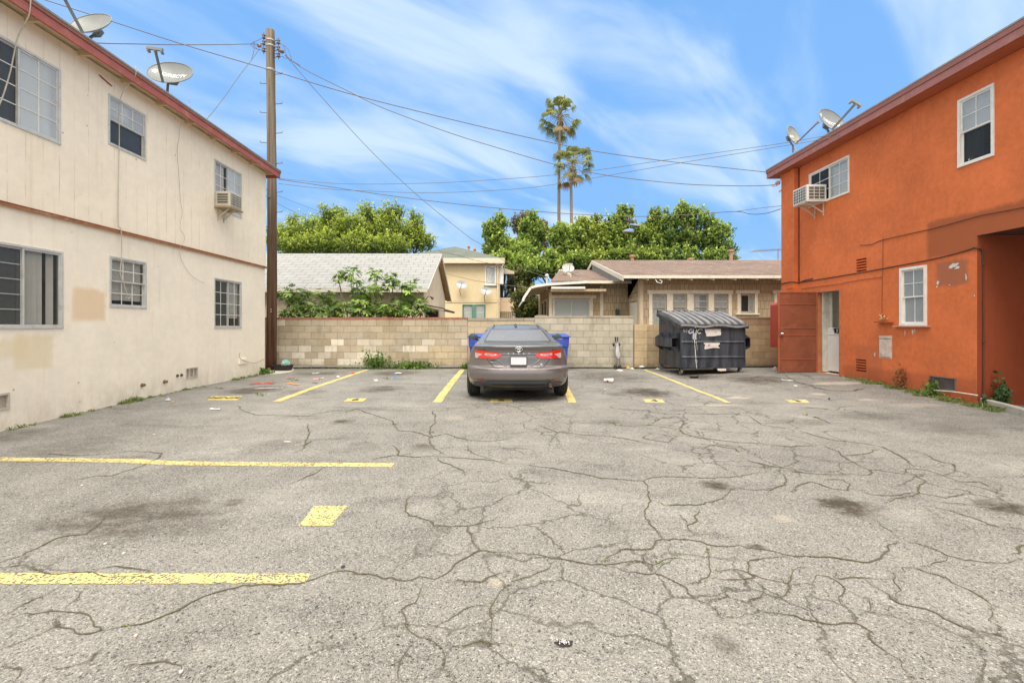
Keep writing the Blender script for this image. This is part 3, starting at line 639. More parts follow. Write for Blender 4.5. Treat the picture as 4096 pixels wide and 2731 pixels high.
def stucco(name, base, patches, stain, grooves=None, mott=.1, sc=1.0, bump=.5, axis=1, spots=None):
    """painted stucco. patches: (u0,u1,z0,z1,colour,strength) repainted areas; u is world x or y"""
    n = NT(name); p = n.pos(); s3 = n.sep(p); U, Z = s3[axis], s3[2]
    a = n.noise(p, 0.8*sc, 6, 0.62); b = n.noise(p, 7*sc, 5, 0.65)
    k = n.rng(n.math('MULTIPLY_ADD', a, 0.6, n.math('MULTIPLY', b, 0.4)), 0.3, 0.7, 1-mott, 1+mott, False)
    c = n.mix(1.0, tuple(base)+(1,), n.gray(k), 'MULTIPLY')
    wob = n.math('MULTIPLY', n.math('SUBTRACT', n.noise(p, 3.5, 5, 0.7), 0.5), 0.16)
    for u0, u1, z0, z1, pc, st in patches:
        e = 0.05
        m = n.math('MULTIPLY', n.math('MULTIPLY', n.rng(n.math('ADD', U, wob), u0-e, u0+e), n.rng(n.math('ADD', U, wob), u1+e, u1-e)), n.math('MULTIPLY', n.rng(n.math('ADD', Z, wob), z0-e, z0+e), n.rng(n.math('ADD', Z, wob), z1+e, z1-e)))
        c = n.mix(n.math('MULTIPLY', m, st), c, tuple(pc)+(1,))
    # rain streaks and grime
    q = n.map(p, (5, 5, 0.35)); s_ = n.noise(q, 1.3, 6, 0.7); c = n.mix(n.rng(s_, 0.54, 0.78, 0, 0.42 if mott > .15 else 0.26), c, tuple(stain)+(1,))
    s2 = n.noise(p, 0.55, 5, 0.7); c = n.mix(n.rng(s2, 0.52, 0.75, 0, 0.30 if mott > .15 else 0.13), c, tuple(stain)+(1,))
    low = n.math('MULTIPLY', n.rng(Z, 0.55, 0.0), n.rng(n.noise(n.map(p, (2, 2, 1)), 2.2, 5, 0.7), 0.35, 0.65)); c = n.mix(n.math('MULTIPLY', low, 0.5 if mott > .15 else 0.28), c, tuple(.62*v for v in stain)+(1,))
    if spots:
        v = n.N.new('ShaderNodeTexVoronoi'); v.inputs['Scale'].default_value = 2.3; lk(n.nt, p, v.inputs['Vector']); c = n.mix(n.math('MULTIPLY', n.rng(v.outputs['Distance'], 0.045, 0.02), 0.7), c, tuple(spots)+(1,))
    h = n.math('MULTIPLY_ADD', n.noise(p, 45, 5, 0.7), 0.5, n.math('MULTIPLY', n.noise(p, 8, 4, 0.6), 0.5))
    if grooves:
        sp, z0, gc = grooves
        t = n.math('FRACT', n.math('MULTIPLY', n.math('ADD', U, n.math('MULTIPLY', n.noise(n.map(p, (1, 1, 0.1)), 1.0, 2), 0.05)), 1/sp))
        gm = n.math('MULTIPLY', n.rng(n.math('ABSOLUTE', n.math('SUBTRACT', t, 0.5)), 0.035, 0.008), n.rng(Z, z0, z0+.02))
        vis = n.math('MULTIPLY', n.rng(n.noise(n.map(p, (2.5, 2.5, 0.8), (3, 1, 7)), 1.9, 6, 0.8), 0.42, 0.68), gm)
        c = n.mix(n.math('MULTIPLY', vis, 0.6), c, tuple(gc)+(1,)); h = n.math('SUBTRACT', h, n.math('MULTIPLY', gm, 0.15))
    n.bump(h, bump, 0.012); return n.fin(c, 0.9, spec=0.2)
M_FASC_L = gmat('faded_red_fascia', (0.40, 0.115, 0.095), 0.75, 0.2, 3, 0.3, stain=(0.50, 0.24, 0.2), stainamt=0.6)
M_ROOFE = gmat('dull_roof_edge', (0.27, 0.115, 0.085), 0.85, 0.2, 4, 0.3)
M_FASC_R = gmat('dusty_red_fascia', (0.36, 0.145, 0.125), 0.75, 0.15, 3, 0.3, stain=(0.46, 0.25, 0.22), stainamt=0.5)
M_ROLL = gmat('roofing', (0.30, 0.29, 0.28), 0.95, 0.2, 2, 0.4)
# ================================================================ cream apartment building on the left
XL = -6.71; YLE = 12.9
LF = Fr((XL, 0, 0), (0, 1, 0), (1, 0, 0))
def make_left():
    root = thing('apartment_building', 'two storey cream stucco apartment block with faded red fascia and brown belt board', 'building', (XL, 8, 0))
    M_LO = stucco('cream_stucco', (0.93, 0.85, 0.71), [(7.15, 7.75, 1.42, 1.93, (0.80, 0.58, 0.36), .75), (6.3, 6.85, .72, 1.2, (0.76, 0.64, 0.40), .6), (5.7, 6.5, .9, 1.15, (0.78, 0.65, 0.42), .5)], (0.58, 0.44, 0.28), spots=(0.35, 0.22, 0.13))
    M_UP = stucco('cream_board_siding', (0.92, 0.83, 0.68), [], (0.60, 0.45, 0.28), (.2438, 2.97, (0.42, 0.28, 0.15)), spots=(0.4, 0.2, 0.12))
    lo = [(5.70, 7.0, 1.29, 2.454), (7.82, 8.63, 1.65, 2.526), (10.64, 11.75, 1.275, 2.45), (9.69, 10.07, .225, .435), (5.78, 6.24, .215, .425)]
    up = [(5.62, 6.94, 4.05, 5.19), (7.77, 8.59, 4.40, 5.26), (10.61, 11.72, 4.06, 5.19)]
    m = holed(MB(), LF, -3, YLE, -.3, 2.955, lo)
    m.add([(XL, YLE, -.3), (XL-9, YLE, -.3), (XL-9, YLE, 5.9), (XL, YLE, 5.9)], [(0,1,2,3)]).add([(XL, -3, -.3), (XL-9, -3, -.3), (XL-9, -3, 5.9), (XL, -3, 5.9)], [(0,1,2,3)])
    m.build('lower_wall', M_LO, root)
    holed(MB(), Fr((XL+.022, 0, 0), (0, 1, 0), (1, 0, 0)), -3, YLE+.012, 2.958, 5.62, up, .08).fbox(LF, -3, YLE+.012, 2.955, 2.958, -.05, .022).fbox(LF, YLE+.0, YLE+.012, 2.958, 5.62, -3, .021).build('upper_wall', M_UP, root)
    # belt board
    MB().fbox(LF, -3, YLE+.05, 2.935, 2.982, .0235, .050).fbox(LF, -3, YLE+.06, 2.982, 2.992, .0235, .060).build('belt_board', gmat('rust_brown_board', (0.36, 0.155, 0.075), 0.8, 0.25, 5, 0.4, stain=(0.6, 0.42, 0.28), stainamt=0.6), root, bevel=.004)
    # roof: fascia, edge, soffit with rafter tails
    XF = -6.42; YE = 13.2
    rf = MB().box(XL-9, XF+.02, -3.2, YE+.02, 5.745, 5.775).build('roof', M_ROLL, root)
    MB().box(XF-.035, XF, -3.2, YE, 5.555, 5.685).box(XL-9, XF-.036, YE-.035, YE, 5.555, 5.685).build('fascia', M_FASC_L, rf, bevel=.005)
    MB().box(XF-.035, XF+.014, -3.2, YE+.014, 5.687, 5.745).build('roof_edge', M_ROOFE, rf, bevel=.004)
    sf = gmat('painted_soffit', (0.62, 0.47, 0.30), 0.85, 0.2, 3, 0.3); m = MB().box(XL-.4, XF-.037, -3.2, YE-.037, 5.66, 5.675).build('soffit', sf, rf)
    for y in np.arange(-2.5, 13.1, .81): MB().box(XL+.0, XF-.04, y, y+.045, 5.57, 5.658).build('rafter_tail', sf, rf)
    # windows
    W = []
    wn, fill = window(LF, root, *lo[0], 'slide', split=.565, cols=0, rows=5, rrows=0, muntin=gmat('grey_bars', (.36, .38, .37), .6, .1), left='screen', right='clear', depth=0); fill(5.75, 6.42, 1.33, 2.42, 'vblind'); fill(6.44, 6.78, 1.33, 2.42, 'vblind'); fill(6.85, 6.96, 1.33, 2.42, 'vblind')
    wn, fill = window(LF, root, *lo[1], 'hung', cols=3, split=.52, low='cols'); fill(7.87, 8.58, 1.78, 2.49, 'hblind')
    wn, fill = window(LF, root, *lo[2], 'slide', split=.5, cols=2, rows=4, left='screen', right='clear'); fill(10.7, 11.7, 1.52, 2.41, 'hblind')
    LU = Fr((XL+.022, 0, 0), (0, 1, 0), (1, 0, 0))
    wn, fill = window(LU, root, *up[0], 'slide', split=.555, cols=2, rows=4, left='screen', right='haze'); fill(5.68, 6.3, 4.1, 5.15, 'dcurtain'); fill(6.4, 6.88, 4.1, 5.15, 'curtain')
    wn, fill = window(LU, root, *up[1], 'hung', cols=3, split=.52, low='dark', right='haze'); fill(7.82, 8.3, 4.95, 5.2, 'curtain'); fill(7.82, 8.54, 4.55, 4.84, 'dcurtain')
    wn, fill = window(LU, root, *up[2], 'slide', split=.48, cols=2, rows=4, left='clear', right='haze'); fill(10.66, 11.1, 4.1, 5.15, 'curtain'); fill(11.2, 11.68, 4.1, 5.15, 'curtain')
    # foundation vents
    MG = gmat('vent_metal', (0.60, 0.55, 0.46), 0.6, 0.2, 6, 0.2, metal=0.2)
    for a, b, c, e in lo[3:]:
        m = MB().fbox(LF, a, b, e-.02, e+.01, -.05, .012).fbox(LF, a, b, c-.01, c+.02, -.05, .012).fbox(LF, a, a+.02, c+.02, e-.02, -.05, .012).fbox(LF, b-.02, b, c+.02, e-.02, -.05, .012)
        for q in ((.33, .66) if a > 7 else ()): m.fbox(LF, a+(b-a)*q-.008, a+(b-a)*q+.008, c+.02, e-.02, -.03, .01)
        vn = m.build('foundation_vent', MG, root)
        s_ = MB()
        for k in range(9): v = c+.025+(e-c-.05)*k/9; s_.add([LF(a+.02, v, -.012), LF(b-.02, v, -.012), LF(b-.02, v+.016, -.03), LF(a+.02, v+.016, -.03)], [(0,1,2,3)])
        s_.fbox(LF, a+.01, b-.01, c+.01, e-.01, -.06, -.05).build('louvres', MG, vn)
    MB().fbox(LF, 11.62, 11.95, .36, .5, 0, .03).build('covered_vent', M_LO, root, bevel=.006)
    # pipe stubs and taps
    MP = gmat('old_brass', (0.25, 0.19, 0.12), 0.6, 0.3, 8, 0.2, metal=0.4)
    for y, z in ((8.52, .24), (9.08, .236)):
        m = MB().lathe([(.034, 0), (.034, .02), (.02, .021), (.02, .05), (.028, .051), (.028, .06), (.012, .061)], (XL, y, z), (1, 0, 0), 12); m.build('pipe_stub', MP, root, smooth=False)
    for y in (9.44, 9.56): MB().lathe([(.03, 0), (.03, .012), (.022, .013), (.022, .03)], (XL, y, .315), (1, 0, 0), 12).build('pipe_stub', gmat('dark_iron', (0.09, 0.07, 0.05), 0.7, 0.3, 8, 0.2), root)
    # loose conduits hanging on the wall belong to the wall
    MW = gmat('grimy_white_cable', (0.50, 0.46, 0.38), 0.7, 0.25, 8, 0.1)
    def Lp(px, py, w=.05): y = 6.71*F/(CX-px); return LF(y, CAMZ-(py-CY)/F*y, w)
    def cable(pts, w0, r=.007, mat=MW):
        P = [Vector(Lp(px, py, w_)) for px, py, w_ in pts]; Q = smooth_path(P, 6)
        return MB().tube(Q, r, 5).build('hanging_cable', mat, root, smooth=True)
    cable([(472, 265, .31), (473, 300, .30), (470, 335, .2), (459, 404, .09), (461, 560, .07), (461, 800, .05), (460, 900, .06), (466, 922, .08), (475, 1031, .05), (469, 1088, .05), (480, 1130, .06), (497, 1184, .06)], 0, .008)
    MB().tube([Lp(494, 1180, .06), Lp(501, 1176, .07), Lp(506, 1188, .07), Lp(497, 1195, .06), Lp(490, 1188, .07)], .011, 6).build('cable_knot', MW, root)
    cable([(692, 392, .31), (703, 440, .29), (706, 490, .1), (706, 556, .05), (701, 600, .04), (707, 690, .04), (714, 800, .04), (719, 846, .05), (707, 910, .07), (724, 952, .08), (709, 990, .06), (717, 1037, .04), (759, 1101, .03), (813, 1133, .03)], 0, .0045)
    cable([(31, -30, .31), (33, 60, .28), (36, 150, .12), (22, 280, .07), (0, 375, .05), (-20, 430, .04)], 0, .009)
    cable([(955, 1410, .03), (958, 1435, .03), (1010, 1452, .04), (1058, 1433, .02)], 0, .006, gmat('tan_cable', (0.45, 0.3, 0.18), .7))
    # round decal and scar of rust under the eave
    MB().lathe([(.001, 0), (.037, .0), (.037, .004), (.001, .005)], LF(5.97, 1.74, -.02), (1, 0, 0), 16).build('round_sticker', gmat('dark_sticker', (0.03, 0.04, 0.05), .5), root)
    MB().add([LF(y, z, .0255) for y, z in ((7.585, 5.47), (7.62, 5.475), (7.86, 5.42), (7.85, 5.40), (7.78, 5.405), (7.6, 5.45))], [(0,1,2,3,4,5)]).build('rust_scar', gmat('rust', (0.33, 0.06, 0.03), .9), root)
    return root
def smooth_path(P, k=6):
    Q = []; n = len(P)
    for i in range(n-1):
        a, b, c, d = P[max(i-1, 0)], P[i], P[i+1], P[min(i+2, n-1)]
        for j in range(k):
            t = j/k; Q.append(0.5*((2*b)+(c-a)*t+(2*a-5*b+4*c-d)*t*t+(3*b-a-3*c+d)*t**3))
    Q.append(P[-1]); return Q
make_left()
# ================================================================ orange apartment building on the right
XR = 8.0; YRC = 7.80; YRE = 12.52; YRB = 13.1
RF = Fr((XR, 0, 0), (0, 1, 0), (-1, 0, 0)); FR = F*XR
def Rp(px, py, w=.0):
    D = (XR-w)*F/(px-CX); return RF(D, CAMZ-(py-CY)/F*D, w)
def make_right():
    root = thing('apartment_building', 'two storey orange stucco apartment block with dusty red fascia and open metal door', 'building', (XR, 9, 0))
    OR = (0.66, 0.175, 0.062)
    patches = [(4.0, 8.72, 2.60, 3.28, (0.36, 0.105, 0.045), .9), (7.96, 8.54, 2.06, 2.50, (0.33, 0.13, 0.075), .8), (9.75, 10.5, .0, .9, (0.43, 0.13, 0.06), .5), (7.8, 10.9, -.1, .42, (0.40, 0.10, 0.045), .5)]
    M_O = stucco('orange_stucco', OR, patches, (0.40, 0.125, 0.055), sc=1.5, bump=.9, mott=.24, spots=(0.40, 0.13, 0.06))
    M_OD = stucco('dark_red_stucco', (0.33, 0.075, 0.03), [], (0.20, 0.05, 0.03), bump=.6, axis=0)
    ho = [(7.52, 8.125, 4.11, 5.30), (10.68, 12.09, 4.42, 5.30), (8.72, 9.31, 1.335, 2.49), (10.95, 11.80, .15, 2.22), (10.18, 10.49, 2.53, 2.84), (10.19, 10.50, .285, .583), (9.51, 9.85, .65, 1.135), (8.16, 8.67, .175, .405)]
    m = holed(MB(), RF, YRC, YRE, -.3, 2.86, [h for h in ho if h[3] < 2.86], .10)
    holed(m, RF, -2, YRE, 2.86, 5.62, [h for h in ho if h[3] > 2.86], .08)
    # pilaster at the far corner, end walls
    m.fbox(RF, YRE, YRB, -.3, 5.62, -.2, .13).add([(XR, YRB, -.3), (XR+9, YRB, -.3), (XR+9, YRB, 5.62), (XR, YRB, 5.62)], [(0,1,2,3)])
    m.add([(XR, -2, 2.86), (XR+9, -2, 2.86), (XR+9, -2, 5.62), (XR, -2, 5.62)], [(0,1,2,3)])
    m.build('wall', M_O, root)
    # open ground floor near the camera: return wall, back wall and soffit in dark red
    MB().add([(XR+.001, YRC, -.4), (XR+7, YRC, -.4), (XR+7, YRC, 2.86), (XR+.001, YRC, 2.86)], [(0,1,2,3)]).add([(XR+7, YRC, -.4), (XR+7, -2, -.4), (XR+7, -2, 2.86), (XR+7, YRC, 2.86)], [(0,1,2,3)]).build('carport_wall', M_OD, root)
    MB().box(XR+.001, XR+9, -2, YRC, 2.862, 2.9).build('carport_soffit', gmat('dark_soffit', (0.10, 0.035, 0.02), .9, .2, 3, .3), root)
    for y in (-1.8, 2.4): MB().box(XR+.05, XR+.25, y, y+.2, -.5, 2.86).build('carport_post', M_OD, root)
    # roof
    XF = 7.68; YE = 13.5
    rf = MB().box(XF-.02, XR+9, -2.3, YE+.02, 5.87, 5.90).build('roof', M_ROLL, root)
    MB().box(XF, XF+.035, -2.3, YE, 5.635, 5.775).box(XF+.036, XR+9, YE-.035, YE, 5.635, 5.775).build('fascia', M_FASC_R, rf, bevel=.005)
    MB().box(XF-.014, XF+.035, -2.3, YE+.014, 5.777, 5.868).build('roof_edge', gmat('roof_edge_red', (0.30, 0.12, 0.10), .8, .15, 3, .3), rf, bevel=.004)
    MB().box(XF+.037, XR+.4, -2.3, YE-.037, 5.63, 5.645).build('soffit', gmat('orange_soffit', (0.42, 0.12, 0.05), .9, .15, 3, .3), rf)
    # windows
    wt = M_WHITE
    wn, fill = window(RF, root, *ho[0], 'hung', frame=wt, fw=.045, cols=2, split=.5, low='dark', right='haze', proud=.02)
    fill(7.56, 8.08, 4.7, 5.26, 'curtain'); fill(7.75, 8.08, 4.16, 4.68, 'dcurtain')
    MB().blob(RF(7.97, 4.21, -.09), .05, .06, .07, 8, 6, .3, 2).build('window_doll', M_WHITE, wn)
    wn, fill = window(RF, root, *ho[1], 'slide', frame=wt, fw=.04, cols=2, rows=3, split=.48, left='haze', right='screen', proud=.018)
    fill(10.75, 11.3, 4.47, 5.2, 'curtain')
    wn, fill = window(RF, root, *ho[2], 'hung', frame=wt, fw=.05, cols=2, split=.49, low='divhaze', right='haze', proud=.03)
    MB().fbox(RF, 8.65, 9.42, 1.315, 1.333, 0, .07).build('sill', gmat('worn_sill', (.55, .35, .25), .8), wn)
    MB().fbox(RF, 8.8, 9.25, 1.40, 2.4, -.40, -.39).build('inner_wall', gmat('dim_inner_wall', (.30, .31, .27), .9), wn)
    for i, (y, z) in enumerate(((8.86, 1.42), (8.98, 1.40))): MB().box(XR+.05, XR+.09, y-.04, y+.04, z, z+.03).build('folded_paper', M_WHITE, wn)
    # louvred stucco vents
    def louvre(a, b, c, e, fr=RF, nsl=5):
        m = MB().fbox(fr, a, b, c, e, -.11, -.10); h = (e-c)/nsl
        for k in range(nsl): v = c+h*k; m.hexa([fr(a, v, -.10), fr(b, v, -.10), fr(b, v-.0, -.005), fr(a, v, -.005), fr(a, v+h*.72, -.10), fr(b, v+h*.72, -.10), fr(b, v+h*.35, -.005), fr(a, v+h*.35, -.005)])
        m.build('louvred_vent', M_O, root)
    louvre(*ho[4]); louvre(*ho[5])
    PF = Fr((7.87, 0, 0), (0, 1, 0), (-1, 0, 0)); m = MB()
    for k in range(4): m.fbox(PF, 12.56, 12.85, 2.14+k*.075, 2.14+k*.075+.035, 0.001, .018)
    m.build('louvred_vent', M_O, root)
    # covered hatch, metal grille
    MB().fbox(RF, 9.51, 9.85, .65, 1.135, -.10, -.004).fbox(RF, 9.54, 9.82, .68, 1.05, -.003, .012).fbox(RF, 9.53, 9.83, 1.07, 1.12, -.003, .016).build('hatch_cover', gmat('flaking_paint', (.60, .50, .42), .85, .3, 7, .6, stain=(.40, .20, .12), stainamt=.8), root, bevel=.004)
    mg = gmat('grey_grille', (.20, .165, .15), .6, .3, 8, .3, metal=.3)
    m = MB().fbox(RF, 8.16, 8.67, .175, .195, -.02, .014).fbox(RF, 8.16, 8.67, .385, .405, -.02, .014).fbox(RF, 8.16, 8.18, .195, .385, -.02, .014).fbox(RF, 8.65, 8.67, .195, .385, -.02, .014).fbox(RF, 8.17, 8.66, .18, .4, -.06, -.05)
    for k in range(12): v = .2+k*.0155; m.add([RF(8.18, v, .006), RF(8.65, v, .006), RF(8.65, v+.012, -.012), RF(8.18, v+.012, -.012)], [(0,1,2,3)])
    m.build('foundation_grille', mg, root)
    # door frame, room with its floor, threshold
    a, b, c, e = ho[3]; mo = gmat('door_frame_paint', (.47, .17, .075), .6, .25, 6, .3, stain=(.2, .08, .05), stainamt=.6)
    MB().fbox(RF, a-.0, a+.045, c, e, -.09, .02).fbox(RF, b-.045, b, c, e, -.09, .02).fbox(RF, a+.045, b-.045, e-.04, e, -.09, .02).build('door_frame', mo, root, bevel=.003)
    MB().fbox(RF, b-.10, b-.046, c+.02, e-.04, -.26, -.095).fbox(RF, b-.17, b-.046, c+.02, e-.04, -.29, -.261).build('door_casing', gmat('chipped_white_wood', (.62, .60, .52), .7, .15, 6, .3, stain=(.3, .26, .2), stainamt=.5), root)
    x0 = XR+.101
    rm = gmat('laundry_room_wall', (.84, .86, .75), .9, .1, 3, .2)
    MB().add([(x0, a-1.2, c), (x0+1.0, a-1.2, c), (x0+1.0, b+.12, c), (x0, b+.12, c)], [(0,1,2,3)]).add([(x0+1.0, a-1.2, c), (x0+1.0, b+.12, c), (x0+1.0, b+.12, 2.5), (x0+1.0, a-1.2, 2.5)], [(0,1,2,3)]).add([(x0, b+.12, c), (x0+1.0, b+.12, c), (x0+1.0, b+.12, 2.5), (x0, b+.12, 2.5)], [(0,1,2,3)]).add([(x0, a-1.2, c), (x0+1.0, a-1.2, c), (x0+1.0, a-1.2, 2.5), (x0, a-1.2, 2.5)], [(0,1,2,3)]).add([(x0, a-1.2, 2.5), (x0+1.0, a-1.2, 2.5), (x0+1.0, b+.12, 2.5), (x0, b+.12, 2.5)], [(0,1,2,3)]).build('laundry_room', rm, root)
    MB().fbox(RF, a-.04, b+.04, .02, c-.001, -.3, .04).build('threshold', gmat('tiled_threshold', (.40, .27, .2), .8, .3, 9, .4), root, bevel=.005)
    # door leaf, swung open flat to the yard
    dl = thing('x', 'x', 'x'); bpy.data.objects.remove(dl)
    md = gmat('rusty_red_steel', (.235, .068, .032), .55, .28, 2.5, .25, 40, stain=(.33, .12, .06), stainamt=.6)
    yd = 11.80; X1, X0 = 7.99, 6.985; DF = Fr((0, yd, 0), (1, 0, 0), (0, -1, 0))
    leaf = MB().fbox(DF, X0, X1, .16, 2.205, 0, .03).build('metal_door', md, root, bevel=.004)
    m = MB().fbox(DF, X0, X0+.035, .16, 2.205, .031, .045).fbox(DF, X1-.035, X1, .16, 2.205, .031, .045).fbox(DF, X0+.036, X1-.036, 2.175, 2.205, .031, .044)
    for z in (1.875, 1.27, 1.085, .475): m.fbox(DF, X0+.036, X1-.036, z, z+.016, .031, .042)
    m.build('door_rails', gmat('red_steel_trim', (.36, .10, .04), .5, .2, 5, .2), leaf, bevel=.003)
    MB().fbox(DF, X0+.01, X0+.14, 1.08, 1.27, .046, .056).build('lock_plate', md, leaf, bevel=.003)
    MB().lathe([(.03, 0), (.03, .008), (.013, .009), (.013, .03), (.027, .035), (.031, .05), (.025, .066), (.001, .072)], (X0+.085, yd-.056, 1.135), (0, -1, 0), 16).build('door_knob', gmat('chrome', (.75, .75, .74), .15, .05, 5, 0, metal=1.0), leaf, smooth=True)
    MB().lathe([(.022, 0), (.022, .008), (.001, .01)], (X0+.085, yd-.056, 1.215), (0, -1, 0), 12).build('deadbolt', md, leaf)
    # conduits fixed to the wall
    mc = gmat('dark_conduit', (.10, .04, .025), .6, .2, 5, .1); mo2 = gmat('painted_conduit', (.30, .085, .035), .6, .2, 5, .1)
    def cond(name, pts, r, mat, w=.012, sm=True):
        P = [Vector(Rp(x, y, w)) for x, y in pts]; return MB().tube(smooth_path(P, 4) if sm else P, r, 6).build(name, mat, root, smooth=True)
    z8 = lambda x, y: (3050+x/2.0908, 950+y/2.0908); z7 = lambda x, y: (3000+x/1.96, 200+y/1.96)
    cond('conduit', [z8(x, y) for x, y in ((320, 375), (600, 330), (880, 283), (1150, 233), (1400, 186), (1600, 138), (1730, 100))], .011, mc)
    P = [Vector(Rp(*z8(1730, 100), .012)), Vector(Rp(*z8(1780, 84), .012)), Vector((XR-.015, 7.79, 2.64)), Vector((XR+.07, 7.785, 2.60)), Vector((XR+.085, 7.785, 2.3)), Vector((XR+.09, 7.785, 1.0)), Vector((XR+.085, 7.785, .05))]
    MB().tube(smooth_path(P, 5), .012, 6).build('conduit', mc, root, smooth=True)
    for v in (2.35, 1.05): MB().lathe([(.022, 0), (.022, .03)], (XR+.09, 7.775, v), (0, 0, 1), 8).build('conduit_clip', mc, root)
    cond('conduit', [z7(x, y) for x, y in ((860, 1530), (950, 1525), (1045, 1488), (1400, 1408), (1620, 1350), (1800, 1300), (2000, 1262), (2300, 1205))], .007, mc)
    cond('conduit', [z7(1045, 1490), z8(1008, 20), z8(1003, 300), z8(998, 520), z8(1000, 650)], .006, mo2)
    cond('conduit', [z8(x, y) for x, y in ((325, 430), (450, 412), (640, 388), (700, 375), (850, 350), (1000, 330))], .006, mo2)
    P = [Vector((XR-.012, YRE-.02, z)) for z in (5.6, 4.5, 3.6, 2.75, 2.52)]; MB().tube(P, .014, 6).build('conduit', mc, root, smooth=True)
    MB().tube([(7.855, YRB, 2.53), (7.855, 12.7, 2.545), (7.855, YRE-.01, 2.53), (XR-.013, YRE-.025, 2.5), (XR-.012, 12.3, 2.545), (XR-.012, 11.95, 2.56)], .014, 6).build('conduit', mc, root, smooth=True)
    # peeled paint scraps
    def scrap(cy, cz, ry, rz, sd):
        r = random.Random(sd); k = 12
        MB().add([RF(cy+ry*math.cos(2*PI*i/k)*r.uniform(.5, 1.2), cz+rz*math.sin(2*PI*i/k)*r.uniform(.5, 1.2)-.25*ry*math.cos(2*PI*i/k), .004) for i in range(k)], [tuple(range(k))]).build('peeled_paint', gm, root)
    gm = gmat('bare_plaster', (.62, .60, .54), .9, .2, 9, .4)
    for q in ((8.21, 2.405, .10, .045, 1), (8.14, 2.36, .05, .03, 2), (8.505, 2.13, .03, .04, 3), (8.52, 2.06, .02, .02, 4), (7.98, 2.16, .014, .05, 5), (7.99, 2.22, .012, .03, 8), (8.28, 2.07, .014, .012, 6), (7.84, 1.85, .012, .02, 7), (9.2, 1.2, .012, .07, 9), (9.03, 1.22, .02, .06, 10), (8.98, 1.24, .012, .04, 11), (9.95, .72, .02, .05, 12)): scrap(*q)
    return root
make_right()
# ---------------------------------------------------------------- houses beyond the wall
def tilemat(name, c1, c2, mort, bw, bh, uv, msize=.01, fleck=None, bump=.5, off=.5, var=.2):
    n = NT(name); p = n.pos(); s = n.sep(p); v = n.comb(s[uv[0]], s[uv[1]] if uv[1] < 3 else n.math('MULTIPLY', s[1], 1.12), 0.0)
    b = n.N.new('ShaderNodeTexBrick'); lk(n.nt, v, b.inputs['Vector']); b.offset = off
    for k, q in (('Color1', c1), ('Color2', c2), ('Mortar', mort)): b.inputs[k].default_value = tuple(q)+(1,)
    b.inputs['Scale'].default_value = 1; b.inputs['Brick Width'].default_value = bw; b.inputs['Row Height'].default_value = bh; b.inputs['Mortar Size'].default_value = msize; b.inputs['Mortar Smooth'].default_value = 0.3
    k = n.rng(n.math('MULTIPLY_ADD', n.noise(p, 1.4, 6, .65), .6, n.math('MULTIPLY', n.noise(p, 14, 4, .7), .4)), .3, .7, 1-var, 1+var, False)
    c = n.mix(1.0, b.outputs['Color'], n.gray(k), 'MULTIPLY')
    if fleck: c = n.mix(n.math('MULTIPLY', n.rng(n.noise(n.map(v, (2.2, 14, 1)), 1.4, 5, .7), .56, .66), n.rng(n.noise(p, .7, 3), .35, .6)), c, tuple(fleck)+(1,))
    h = n.math('MULTIPLY_ADD', b.outputs['Fac'], -1.0, n.math('MULTIPLY', n.noise(p, 30, 4), .4)); n.bump(h, bump, .012)
    return n.fin(c, .92, spec=.2)
def gable(m, x0, x1, y0, y1, z0, zr, th=.06):
    ym = (y0+y1)/2
    for ya, yb in ((y0, ym), (y1, ym)): m.hexa([(x0,ya,z0),(x1,ya,z0),(x1,yb,zr),(x0,yb,zr),(x0,ya,z0+th),(x1,ya,z0+th),(x1,yb,zr+th),(x0,yb,zr+th)] if ya < ym else [(x1,ya,z0),(x0,ya,z0),(x0,yb,zr),(x1,yb,zr),(x1,ya,z0+th),(x0,ya,z0+th),(x0,yb,zr+th),(x1,yb,zr+th)])
    return m
